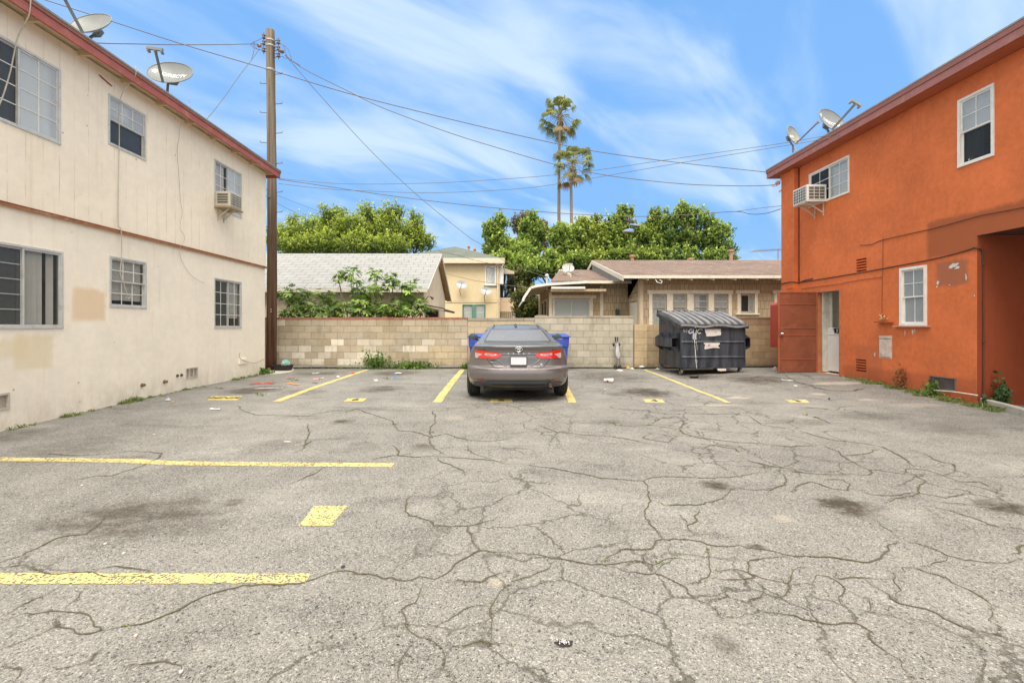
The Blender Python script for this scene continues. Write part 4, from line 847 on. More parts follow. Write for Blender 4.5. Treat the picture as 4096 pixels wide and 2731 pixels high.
def dish(root_name, label, c, face, scale, arm, mast, group, txt=None, parent_z=0, rx=1.22, col=(.40,.40,.37), lnb=3, txtcol=(.8,.8,.78), armdir=None, up=(0,0,1), txtsize=.16, roll=0.0):
    """satellite dish: shallow oval reflector facing `face`, boom with feed head, bracket and mast down to `mast`"""
    t = thing(root_name, label, 'satellite dish', mast[-1], group)
    f = Vector(face).normalized(); u = Vector(up).cross(f).normalized(); v = f.cross(u); c = Vector(c)
    if roll: u, v = u*math.cos(roll)+v*math.sin(roll), v*math.cos(roll)-u*math.sin(roll)
    a, b = .33*scale*rx, .33*scale; rows = []
    MD = gmat('dish_paint', col, .45, .12, 5, .1, stain=tuple(.7*k for k in col), stainamt=.4); MDB = gmat('bracket_metal', tuple(.62*k for k in col), .5, .2, 8, .1, metal=.3)
    for k in range(8):
        r = k/7; rows.append([c+u*(a*r*math.cos(2*PI*j/36))+v*(b*r*math.sin(2*PI*j/36))+f*(.10*scale*(r*r-1)) for j in range(36)])
    back = [[p-f*.012 for p in row] for row in rows]
    m = MB().grid(rows, True).grid(back, True); m.grid([rows[-1], back[-1]], True); D = m.build('reflector', MD, t, smooth=True)
    MB().tube(rows[-1]+[rows[-1][0]], .009*scale, 5).build('rim', MD, D, smooth=True)
    base = c-f*(.19*scale)-v*(b*.05)
    tip = c+f*arm[0]*scale+v*arm[1]*scale+u*arm[2]*scale; foot = c-v*(b*1.02)-f*.01
    MB().bar(foot, tip, .035*scale, .045*scale).build('boom', MDB, t, bevel=.004)
    mh = MB(); w = .15*scale*(1 if lnb > 1 else .35)
    mh.bar(tip-u*w, tip+u*w, .05*scale, .055*scale)
    for k in range(lnb):
        q = tip+u*(w*.85*((k/(lnb-1))*2-1) if lnb > 1 else 0)-v*.03*scale; dr = (c-tip).normalized(); mh.lathe([(.028*scale, 0), (.028*scale, .05*scale), (.034*scale, .055*scale), (.02*scale, .075*scale)], q, dr, 10)
    mh.build('feed_head', MD, t, bevel=.003)
    P = [base]+[Vector(p) for p in mast]; MB().tube(P, .022*scale+.004, 8).bar(base-u*.07*scale, base+u*.07*scale, .06*scale, .16*scale, v).build('mast', MDB, t)
    if txt:
        V, Fc = text_pts(txt, txtsize*scale, 1.0, .004)
        def pl(x, y, e=.004):
            r2 = (x/a)**2+(y/b)**2; return c+u*x+v*y+f*(.10*scale*(r2-1)+e)
        MT = gmat('dish_lettering', txtcol, .5, .05, 5, 0); mm = MB().add([pl(p[0]+.04*scale, p[1]+.02*scale) for p in V], Fc)
        if txt == 'DIRECTV':
            g0 = (-.04*scale-txtsize*scale*2.35, .03*scale)
            for yy, wd in ((.045, .030), (.022, .043), (0, .046), (-.022, .043), (-.045, .030)):
                mm.add([pl(g0[0]-wd*scale*(.6 if yy > 0 else 1), g0[1]+yy*scale-.008*scale), pl(g0[0]+wd*scale, g0[1]+yy*scale-.008*scale), pl(g0[0]+wd*scale, g0[1]+yy*scale+.008*scale), pl(g0[0]-wd*scale*(.6 if yy > 0 else 1), g0[1]+yy*scale+.008*scale)], [(0,1,2,3)])
        mm.build('lettering', MT, D)
    return t
# ---- grey shingled garage
def make_garage():
    t = thing('garage', 'low garage with pale grey shingle roof and cream stucco walls behind the fig tree', 'building', (-6, 17, 0))
    MW_ = gmat('garage_stucco', (.72, .62, .47), .9, .12, 1.5, .4, 40, stain=(.5, .4, .28), stainamt=.4)
    xr = -2.98; y0, y1 = 17.0, 23.1
    m = MB().add([(-12, y0, 0), (xr, y0, 0), (xr, y0, 2.75), (-12, y0, 2.75)], [(0,1,2,3)])
    F2 = Fr((xr, 0, 0), (0, 1, 0), (1, 0, 0)); ya, yb, zo = 17.35, 20.7, 1.98
    m.add([(xr, y0, 0), (xr, ya, 0), (xr, ya, zo), (xr, y0, zo)], [(0,1,2,3)]).add([(xr, yb, 0), (xr, y1, 0), (xr, y1, zo), (xr, yb, zo)], [(0,1,2,3)])
    m.add([(xr, y0, zo), (xr, y1, zo), (xr, y1, 2.75), (xr, 20.05, 4.4), (xr, y0, 2.75)], [(0,1,2,3,4)]).add([(-12, y1, 0), (xr, y1, 0), (xr, y1, 2.75), (-12, y1, 2.75)], [(0,1,2,3)]).build('wall', MW_, t)
    MB().box(xr-2.5, xr-.01, ya, ya+.01, 0, zo).box(xr-2.5, xr-.01, yb-.01, yb, 0, zo).box(xr-2.5, xr-2.49, ya, yb, 0, zo).box(xr-2.5, xr-.01, ya, yb, zo, zo+.01).build('dark_interior', M_DARK, t)
    MS = tilemat('grey_shingles', (.345, .35, .345), (.31, .315, .31), (.17, .165, .15), .50, .262, (0, 1), .012, var=.10, bump=.7)
    rf = gable(MB(), -12.3, -2.765, 16.6, 23.8, 2.64, 4.45).build('roof', MS, t)
    mw = gmat('garage_trim', (.62, .58, .50), .7, .15, 4, .2, stain=(.35, .3, .24), stainamt=.5)
    mt = MB()
    for ya_, yb_ in ((16.58, 20.2), (23.82, 20.2)): mt.bar((-2.75, ya_, 2.60), (-2.75, yb_, 4.41), .03, .13)
    mt.box(-12.3, -2.768, 16.565, 16.598, 2.55, 2.67).build('barge_board', mw, rf)
    mt = MB()
    for x in np.arange(-12, -3, .98): mt.box(x, x+.06, 16.6, 16.99, 2.52, 2.61)
    mt.build('rafter_tails', mw, rf)
    MB().add([(-2.77, 16.62, 2.60), (-2.98, 16.62, 2.60), (-2.98, 20.2, 4.38), (-2.77, 20.2, 4.38)], [(0,1,2,3)]).add([(-2.77, 23.78, 2.60), (-2.98, 23.78, 2.60), (-2.98, 20.2, 4.38), (-2.77, 20.2, 4.38)], [(0,1,2,3)]).build('soffit', gmat('bare_sheathing', (.40, .27, .14), .85, .3, 4, .3), rf)
    # small corrugated awning, lamp, box inside
    aw = MB(); rows = []
    for q in np.linspace(0, 1, 3): rows.append([(xr+.01+.75*q, 17.2+(3.7)*k/40, 2.13-.16*q+.02*math.cos(k*PI/2*1.0)) for k in range(41)])
    aw.grid(rows); 
    for k in range(9): aw.bar((xr, 17.25+k*.45, 2.08), (xr+.72, 17.25+k*.45, 1.93), .04, .07)
    aw.build('awning', gmat('old_awning', (.5, .45, .38), .7, .2, 5, .2, stain=(.25, .18, .12), stainamt=.6), t)
    MB().tube([(xr, 17.3, 2.3), (xr+.12, 17.3, 2.45), (xr+.22, 17.3, 2.42)], .015, 6).lathe([(.02, 0), (.05, .09), (.055, .13)], (xr+.2, 17.3, 2.43), (.8, 0, -.6), 10).build('wall_lamp', gmat('bronze', (.12, .09, .06), .5, .2, 8, .1, metal=.5), t)
    MB().box(xr-1.2, xr-.5, 18.6, 19.4, 0, 1.55).build('storage_box', gmat('cardboard_box', (.42, .34, .27), .85), t, bevel=.01)
    MB().bar((xr-.6, 17.6, 1.0), (xr-.2, 18.2, 1.95), .05, .04).build('leaning_plank', gmat('plank', (.45, .28, .12), .8), t)
make_garage()
# ---- two storey cream house
def make_house():
    Y = 30.0; k = F/Y; X = lambda px: (px-CX)/k; Z = lambda py: CAMZ-(py-CY)/k
    zx = lambda x: X(1700+x/4.355); zz = lambda y: Z(960+y/4.355)
    t = thing('house', 'two storey cream house with green hip roof and side stair porch', 'building', (-4, Y, 0)); fr = Fr((0, Y, 0), (1, 0, 0), (0, -1, 0))
    MWH = stucco('house_stucco', (.70, .58, .37), [], (.55, .42, .25), axis=0, bump=.4)
    w1 = (zx(1045), zx(1240), zz(790), zz(452)); w2 = (zx(652), zx(1053), zz(1400), zz(1122)); xr = zx(1300)
    m = holed(MB(), fr, -9, xr, -.1, zz(368), [w1, w2], .1); m.add([(xr, Y, -.1), (xr, Y+9, -.1), (xr, Y+9, 5.6), (xr, Y, 5.6)], [(0,1,2,3)]).add([(-9, Y, -.1), (-9, Y+9, -.1), (-9, Y+9, 5.6), (-9, Y, 5.6)], [(0,1,2,3)])
    m.fbox(fr, -9, xr+.02, zz(1090), zz(1065), 0, .03).fbox(fr, zx(1252), zx(1285), -.1, zz(370), .0, .05); m.build('wall', MWH, t)
    MR = tilemat('green_roof', (.17, .19, .16), (.145, .165, .14), (.09, .10, .085), .9, .2, (0, 1), .01, var=.25)
    ex, ez = zx(1378), zz(340); px_, pz = X(1820)*35/30, CAMZ+318/F*35; ezl = ez+.02
    lx = 2*px_-ex; P = [(lx, Y-.45, ez), (ex, Y-.45, ez), (ex, Y+10, ez), (lx, Y+10, ez), (px_, Y+5, pz), (px_, Y+5.2, pz)]
    rf = MB().add(P, [(0,1,4), (1,2,5,4), (2,3,5), (3,0,4,5), (0,3,2,1)]).build('roof', MR, t)
    mt = gmat('house_trim', (.66, .58, .44), .7, .15, 4, .2)
    MB().box(lx-.02, ex+.02, Y-.49, Y-.452, ez-.30, ez+.03).box(ex+.0, ex+.04, Y-.45, Y+10, ez-.30, ez+.03).box(ex-.55, ex+.0, Y-.45, Y+.0, ez-.34, ez-.305).build('fascia_gutter', mt, rf)
    MB().tube([(ex-.05, Y-.4, ez-.3), (ex-.1, Y-.4, ez-.55), (zx(1268), Y-.12, zz(430)), (zx(1268), Y-.12, 0)], .05, 6).build('downpipe', mt, t)
    for (a, b, c, d) in ((735, 778, 178, 100), (840, 885, 208, 145)):
        MB().box(zx(a+6)*1.15, zx(b-6)*1.15, Y+4.5, Y+4.9, 5.9, CAMZ-(960+d/4.355-CY)/F*34.5).box(zx(a)*1.15, zx(b)*1.15, Y+4.4, Y+5.0, CAMZ-(960+(d+22)/4.355-CY)/F*34.5, CAMZ-(960+d/4.355-CY)/F*34.5+.04).build('chimney', gmat('brick_chimney', (.50, .36, .27), .9), rf)
    mf = gmat('green_frame', (.10, .22, .16), .6, .2, 5, .1)
    wn, fill = window(fr, t, *w1, 'slide', frame=M_WHITE, fw=.07, cols=0, rows=0, left='clear', right='haze', proud=.05); fill(w1[0]+.1, w1[0]+1.2, w1[2]+.1, w1[3]-.1, 'curtain')
    MB().fbox(fr, w1[0]-.06, w1[1]+.06, w1[2]-.08, w1[2]-.001, 0, .08).build('sill', mf, wn)
    wn, fill = window(fr, t, *w2, 'slide', frame=mf, fw=.05, cols=0, rows=2, left='haze', right='haze', proud=.03); fill(w2[0]+.05, w2[1]-.05, w2[2]+.1, w2[3]-.05, 'hblind')
    MB().fbox(fr, (w2[0]+w2[1])/2-.13, (w2[0]+w2[1])/2+.13, w2[2], w2[3]-.05, .031, .06).build('mullion', mf, wn)
    # stair porch on the right side
    pf = Fr((0, Y+.6, 0), (1, 0, 0), (0, -1, 0)); kk = F/(Y+.6); qx = lambda x: (1700+x/4.355-CX)/kk; qz = lambda y: CAMZ-(960+y/4.355-CY)/kk
    aw = MB().add([pf(qx(1305), qz(465), 0), pf(qx(1555), qz(548), 0), pf(qx(1555), qz(590), 0), pf(qx(1305), qz(590), 0)], [(0,1,2,3)]).add([pf(qx(1305), qz(465), 0), pf(qx(1555), qz(548), 0), pf(qx(1555), qz(548), -3), pf(qx(1305), qz(465), -3)], [(0,1,2,3)])
    for x in range(1320, 1556, 34): aw.fbox(pf, qx(x), qx(x)+.03, qz(588), qz(470+(x-1305)*.33), .004, .02)
    aw.build('porch_awning', gmat('ribbed_awning', (.55, .48, .37), .8, .1, 4, .1), t)
    MB().fbox(pf, qx(1308), qx(1556), qz(1248), qz(1005), -.02, .02).build('tarp_screen', gmat('tan_tarp', (.60, .46, .31), .85, .1, 2, .3), t)
    mi = gmat('black_iron', (.03, .028, .025), .6, .2, 6, .1); m = MB().fbox(pf, qx(1553), qx(1560), qz(1330), qz(590), -.03, .03).fbox(pf, qx(1312), qx(1320), qz(1005), qz(590), -.03, .03).fbox(pf, qx(1300), qx(1560), qz(1252), qz(1249), .025, .05)
    for x in range(1325, 1550, 33): m.fbox(pf, qx(x)-.012, qx(x)+.012, -.1, qz(1252), .0, .02)
    r = random.Random(4)
    for i in range(16): x = r.uniform(1325, 1420); m.bar(pf(qx(x), qz(1000), -.3), pf(qx(x+r.uniform(-45, 45)), qz(r.uniform(640, 900)), -.3), .03, .03)
    for i in range(6): m.fbox(pf, qx(1320), qx(1553), qz(612+i*15), qz(606+i*15), -.3, -.27)
    m.build('iron_railing', mi, t)
    MB().fbox(pf, qx(1560), qx(1572), qz(1320), qz(830), -.03, .03).build('white_post', M_WHITE, t)
    MB().box(xr+.05, qx(1550), Y+3.0, Y+3.1, 0, qz(1000)).build('stair_side', MWH, t)
    for i, (x, y, lab) in enumerate(((650, 790, 'grey satellite dish on the cream house wall, the higher of its pair'), (1070, 893, 'grey satellite dish on the cream house wall, the lower of its pair beneath the window'))):
        c = Vector((zx(x), Y-.55, zz(y))); dish('satellite_dish', lab, c, (.12, -.9, .40), .83, (.48, -.05, 0), [(zx(x)-.12, Y-.5, zz(y+90)), (zx(x)-.1, Y-.25, zz(y+170)), (zx(x)-.1, Y-.005, zz(y+172))], 'satellite dishes', 'DIRECTV' , txtsize=.13, roll=-.2, col=(.42,.43,.45), txtcol=(.9,.9,.88), rx=1.3)
make_house()
# ---- shingle sided bungalow
def make_bungalow():
    Y = 18.5; k = F/Y; X = lambda x: (2300+x/2.4118-CX)/k; Z = lambda y: CAMZ-(950+y/2.4118-CY)/k
    t = thing('bungalow', 'brown roofed bungalow with tan shingle siding and cream window trim', 'building', (7, Y, 0)); fr = Fr((0, Y, 0), (1, 0, 0), (0, -1, 0))
    MSD = tilemat('shingle_siding', (.50, .40, .265), (.44, .345, .225), (.20, .14, .085), .17, .335, (0, 2), .007, var=.25, bump=.8)
    MSDS = tilemat('shingle_siding_side', (.50, .40, .265), (.44, .345, .225), (.20, .14, .085), .17, .335, (1, 2), .007, var=.25, bump=.8)
    MRF = tilemat('brown_shingles', (.25, .18, .145), (.19, .14, .115), (.12, .08, .065), .28, .13, (0, 1), .012, fleck=(.55, .50, .47), var=.28, bump=.5)
    MT = gmat('cream_trim', (.74, .69, .57), .7, .12, 5, .25, stain=(.45, .36, .26), stainamt=.45)
    holes = [(X(745), X(885), Z(880), Z(548)), (X(943), X(1080), Z(880), Z(545)), (X(1143), X(1285), Z(880), Z(545)), (X(1338), X(1478), Z(880), Z(548)), (X(1595), X(1730), Z(726), Z(546)), (X(1940), X(2070), Z(726), Z(546))]
    xl = X(625); holed(MB(), fr, xl, 16, -.1, 3.35, holes, .1).build('front_wall', MSD, t)
    MB().add([(xl, Y, -.1), (xl, 20.3, -.1), (xl, 20.3, 3.3), (xl, Y, 3.3)], [(0,1,2,3)]).add([(xl, 20.3, 2.5), (xl, 26, 2.5), (xl, 24.2, 4.6), (xl, 20.3, 3.85), (xl, 18.5, 3.3)], [(0,1,2,3,4)]).build('side_wall', MSDS, t)
    MB().fbox(fr, xl-.01, xl+.13, -.1, 3.25, .001, .03).box(xl-.03, xl-.001, Y-.03, Y+.12, -.1, 3.25).build('corner_board', gmat('tan_board', (.60, .50, .36), .8, .15, 4, .3), t)
    # window casings
    m = MB().fbox(fr, X(697), X(1523), Z(545), Z(508), .001, .045)
    for a, b in ((712, 745), (885, 943), (1080, 1143), (1285, 1338), (1478, 1510)): m.fbox(fr, X(a), X(b), Z(880), Z(545)-.001, .001, .035)
    m.build('window_casing', MT, t, bevel=.004)
    for a, b in ((1548, 1775), (1905, 2130)):
        m = MB().fbox(fr, X(a), X(b), Z(540), Z(508), .001, .045).fbox(fr, X(a+15), X(a+47), Z(730), Z(540)-.001, .001, .035).fbox(fr, X(b-45), X(b-15), Z(730), Z(540)-.001, .001, .035).fbox(fr, X(a), X(b), Z(745), Z(731), .001, .06); m.build('window_casing', MT, t, bevel=.004)
    MSASH = gmat('tan_sash', (.50, .45, .36), .7, .1, 5, .1)
    for i, h in enumerate(holes):
        wn, fill = window(fr, t, *h, 'slide' if i > 3 else 'hung', frame=MSASH, fw=.03, cols=0, rows=0, proud=-.03, low='haze', left='screen', right='haze', split=.62)
        if i == 2: fill(h[0]+.03, h[0]+.45*(h[1]-h[0]), h[2], h[3]-.04, 'curtain')
        elif i < 4: fill(h[0]+.03, h[1]-.03, h[2], h[3]-.04, 'tcurtain')
        else: fill(h[0]+.03, h[1]-.03, h[2]+.03, h[3]-.04, 'dcurtain')
    # main roof
    x0 = 4.62; ze, zr = 3.22, 4.72; y0, y1 = 17.85, 30.5
    rf = gable(MB(), x0, 16.5, y0, y1, ze, zr, .07).build('roof', MRF, t)
    ym = (y0+y1)/2
    MB().box(x0-.02, 16.5, y0-.03, y0-.002, ze-.045, ze+.072).bar((x0-.03, y0-.03, ze-.05), (x0-.03, ym, zr-.05), .045, .19).bar((x0-.03, y1+.03, ze-.05), (x0-.03, ym, zr-.05), .045, .19).build('fascia', MT, rf)
    m = MB()
    for x in np.arange(x0+.95, 16.3, .85): m.bar((x, y0+.02, ze-.06), (x, Y+.05, ze+.06), .06, .12)
    m.build('rafter_tails', MT, rf)
    MB().hexa([(x0+.02,y0+.03,ze-.035),(16.4,y0+.03,ze-.035),(16.4,Y,ze+.115),(x0+.02,Y,ze+.115),(x0+.02,y0+.03,ze-.015),(16.4,y0+.03,ze-.015),(16.4,Y,ze+.135),(x0+.02,Y,ze+.135)]).build('eave_boards', gmat('eave_board', (.42, .32, .2), .85), rf)
    for x, y, h in ((4.62+2.0, ym-.3, .22), ((1505/2.4118+2300-CX)/F*ym, ym, .55), ((1110/2.4118+2300-CX)/F*ym, ym, .1)): MB().lathe([(.09, 0), (.09, h), (.15, h+.01), (.15, h+.1), (.05, h+.13)], (x, y, zr-.05), (0,0,1), 10).build('roof_vent', gmat('terracotta_vent', (.42, .22, .15), .8), rf)
    # left wing at y 20.3
    YW2 = 20.3; k2 = F/YW2; f2 = Fr((0, YW2, 0), (1, 0, 0), (0, -1, 0)); X2 = lambda x: (1950+x/3.136-CX)/k2; Z2 = lambda y: CAMZ-(780+y/3.136-CY)/k2
    wh = (X2(835), X2(1285), Z2(1560), Z2(1308)); xw = X2(770)
    holed(MB(), f2, xw, xl, -.1, 3.2, [wh], .08).build('wing_wall', MSD, t)
    MB().add([(xw, YW2, -.1), (xw, 27, -.1), (xw, 27, 3.1), (xw, YW2, 3.1)], [(0,1,2,3)]).build('wing_side_wall', MSDS, t)
    MB().fbox(f2, X2(770), X2(808), -.1, 2.95, .001, .05).fbox(f2, X2(1412), X2(1450), -.1, 3.1, .001, .03).fbox(f2, X2(808), X2(1362), Z2(1297), Z2(1255), .001, .05).fbox(f2, X2(815), X2(836), Z2(1560), Z2(1297)-.001, .001, .04).fbox(f2, X2(1283), X2(1322), Z2(1560), Z2(1297)-.001, .001, .04).build('window_casing', MT, t, bevel=.004)
    wn, fill = window(f2, t, *wh, 'slide', frame=M_ALU, fw=.03, cols=0, rows=0, split=.49, left='haze', right='haze'); fill(wh[0]+.03, wh[1]-.03, wh[2], wh[3]-.04, 'hblind')
    for i in range(2):
        yy = 21.2+i*1.5; MB().box(xw-.03, xw-.002, yy, yy+1.0, 1.1, 2.6).build('side_window_frame', MT, t); MB().box(xw-.038, xw-.031, yy+.12, yy+.88, 1.2, 2.48).build('side_window_pane', M_GLASSD, t)
    m = MB()
    for q in (0, .2, .4): m.box(xw-.45, xw-.04, 20.9+q, 20.94+q, 1.45, 1.8)
    m.box(xw-.46, xw-.04, 20.88, 21.34, 1.40, 1.45).box(xw-.46, xw-.04, 20.88, 21.34, 1.80, 1.84).box(xw-.48, xw-.44, 20.88, 21.34, 1.4, 1.84).build('window_cage', M_WHITE, t)
    # wing roof: low brown slope, with its own little gable and grey flashing towards the main roof
    za = 3.24; w1 = MB().hexa([(3.4, 19.6, za-.07), (5.0, 19.6, za-.07), (5.0, 24.5, 4.25), (3.4, 24.5, 4.25), (3.4, 19.6, za), (5.0, 19.6, za), (5.0, 24.5, 4.32), (3.4, 24.5, 4.32)])
    w1.hexa([(2.0, 19.75, za-.02), (3.4, 19.6, za-.07), (3.4, 24.5, 4.22), (2.9, 24.5, 4.22), (2.0, 19.75, za+.03), (3.4, 19.6, za), (3.4, 24.5, 4.30), (2.9, 24.5, 4.30)])
    wr = w1.build('wing_roof', MRF, t)
    MB().bar((2.97, 24.3, 4.24), (3.05, 21.2, 3.62), .05, .17).build('barge_board', MT, wr); MB().bar((2.9, 24.3, 4.24), (2.8, 25.6, 3.6), .05, .17).build('barge_board', MT, wr); MB().box(3.4, 5.4, 19.56, 19.598, za-.1, za+.01).build('wing_fascia', MT, wr)
    mfl = gmat('grey_flashing', (.25, .245, .225), .6, .25, 3, .2, metal=.3, stain=(.14, .12, .1), stainamt=.5)
    MB().add([(4.60, 17.9, 3.12), (4.60, 24.2, 4.62), (4.60, 24.2, 4.1), (4.60, 20.0, 3.22), (4.60, 18.5, 3.14)], [(0,1,2,3,4)]).add([(2.85, 22.0, 3.45), (2.95, 24.2, 4.2), (2.3, 24.2, 3.4)], [(0,1,2)]).build('flashing', mfl, wr)
    # curved metal patio awning
    rows = []
    prof = [(-1.18, -.62), (-1.14, -.48), (-1.02, -.30), (-.85, -.17), (-.6, -.10), (-.2, -.04), (.4, .0), (1.6, .07)]
    for dx, dz in prof: rows.append([(xw+dx, y, 3.10+dz-(.12 if dx < -1 else .0)+.012*math.cos((y-19.5)*2*PI/.16)) for y in np.arange(19.5, 25.5, .04)])
    MB().grid(rows).build('corrugated_awning', gmat('awning_underside', (.58, .50, .38), .7, .12, 3, .2), t, smooth=True)
    P = [(xw+dx, 19.46, 3.12+dz-(.12 if dx < -1 else .0)) for dx, dz in prof]; m = MB()
    for a, b in zip(P, P[1:]): m.bar(a, b, .05, .10)
    m.box(xw+.02, xw+1.45, 19.44, 19.5, 2.90, 2.99).build('awning_fascia', M_WHITE, t)
    MB().fbox(f2, X2(772), X2(1440), 2.80, 2.9, .0, .8).build('awning_header', MSD, t)
    # door with white security bars on the side wall, porch lamp, plaque
    dk = Fr((xl, 0, 0), (0, 1, 0), (-1, 0, 0))
    MB().fbox(dk, 18.75, 19.75, 0, 2.32, .001, .03).build('side_door', gmat('cream_door', (.66, .62, .52), .6), t)
    m = MB().fbox(dk, 18.62, 18.74, 0, 2.35, .001, .05).fbox(dk, 19.76, 19.9, 0, 2.35, .001, .05).fbox(dk, 18.55, 19.98, 2.351, 2.5, .001, .06)
    m.build('door_casing', gmat('tan_casing', (.52, .43, .3), .8), t)
    m = MB()
    for q in np.arange(18.8, 19.75, .085): m.fbox(dk, q, q+.02, .1, 2.3, .04, .055)
    m.build('security_bars', M_WHITE, t)
    lp = MB().tube([(4.93, 20.29, 2.05), (4.93, 20.2, 2.12), (4.93, 20.12, 2.10)], .012, 6).box(4.86, 5.0, 20.05, 20.19, 1.82, 2.06).build('porch_lamp', gmat('black_lamp', (.04, .05, .04), .5), t, bevel=.02)
    MB().box(5.38, 5.425, 18.7, 19.5, 2.72, 2.78).build('name_board', gmat('board', (.4, .32, .22), .8), t)
    MB().tube([(4.99, 20.26, 1.3), (4.99, 20.26, 3.05)], .008, 5).tube([(5.85, 17.87, 3.14), (5.9, 17.8, 3.02), (6.05, 17.8, 2.98), (6.1, 17.82, 3.06), (6.0, 17.84, 3.12)], .016, 6).build('cable', M_WHITE, t)
    # service mast
    MB().tube([(1.86, 20.2, 2.9), (1.86, 20.2, 3.52)], .045, 8).lathe([(.03, 0), (.09, .02), (.08, .08), (.02, .12)], (1.86, 20.2, 3.5), (0,0,1), 10).tube([(1.9, 20.16, 3.5), (2.0, 20.1, 3.3), (2.05, 20.1, 3.1)], .012, 5).build('service_mast', M_ALU, t)
    dish('satellite_dish', 'pale satellite dish on the brown bungalow roof before the trees', (3.07, 22.2, 4.14), (.08, -.85, .5), .76, (.42, -.02, 0.04), [(3.05, 22.35, 3.9), (3.05, 22.35, 3.6)], 'satellite dishes', None, col=(.48, .47, .43), rx=1.15)
    return t
make_bungalow()
def make_antenna():
    D = 25.0; m = MB(); A = at(3038, 1046, D); B = at(3112, 998, D); z = B[2]
    t = thing('tv_antenna', 'rusty television aerial on the bungalow ridge beside the orange building', 'antenna', (B[0], D, 4.5)); me = gmat('rusty_aerial', (.30, .22, .15), .6, .2, 8, .1, metal=.4)
    MB().tube([(B[0], D, 4.6), (B[0], D, z+.02)], .02, 6).build('mast', me, t)
    m.tube([(at(3010, 1010, D)[0], D, z-.10), (B[0]+.6, D, z+.03)], .015, 5)
    for i, q in enumerate(np.linspace(0, 1, 14)): x = at(3010, 1, D)[0]+q*(B[0]+.5-at(3010, 1, D)[0]); m.tube([(x-.08, D-.5, z-.10+q*.12), (x+.08, D+.5, z-.09+q*.12)], .008, 4)
    m.build('elements', me, t)
make_antenna()
# ---------------------------------------------------------------- foliage
def leaf_mat(name, trans=.25, sat=1.0):
    n = NT(name); a = n.N.new('ShaderNodeAttribute'); a.attribute_name = 'Col'
    n.fin(a.outputs['Color'], .55, spec=.35); tr = n.N.new('ShaderNodeBsdfTranslucent'); lk(n.nt, n.mix(1.0, a.outputs['Color'], (1.15, 1.2, .6, 1), 'MULTIPLY'), tr.inputs[0])
    ms = n.N.new('ShaderNodeMixShader'); ms.inputs[0].default_value = trans; lk(n.nt, n.b.outputs[0], ms.inputs[1]); lk(n.nt, tr.outputs[0], ms.inputs[2]); lk(n.nt, ms.outputs[0], n.out.inputs[0]); return n.m
M_LEAF = leaf_mat('tree_leaves'); M_BARK = gmat('bark', (.16, .12, .085), .9, .3, 6, .6, 30)
def leaf_quads(C, size, rg, up=.3, outward=None, asp=.5):
    n = len(C); d = rg.normal(size=(n, 3)); d[:, 2] += up
    if outward is not None: d += outward*1.0
    d /= np.linalg.norm(d, axis=1)[:, None]; q = rg.normal(size=(n, 3)); u = np.cross(d, q); u /= np.linalg.norm(u, axis=1)[:, None]; v = np.cross(d, u)
    s = (size*rg.uniform(.6, 1.3, n))[:, None]; a, b = d*s, u*s*asp
    return np.stack([C-a, C+b*1.0, C+a, C-b*1.0], 1)
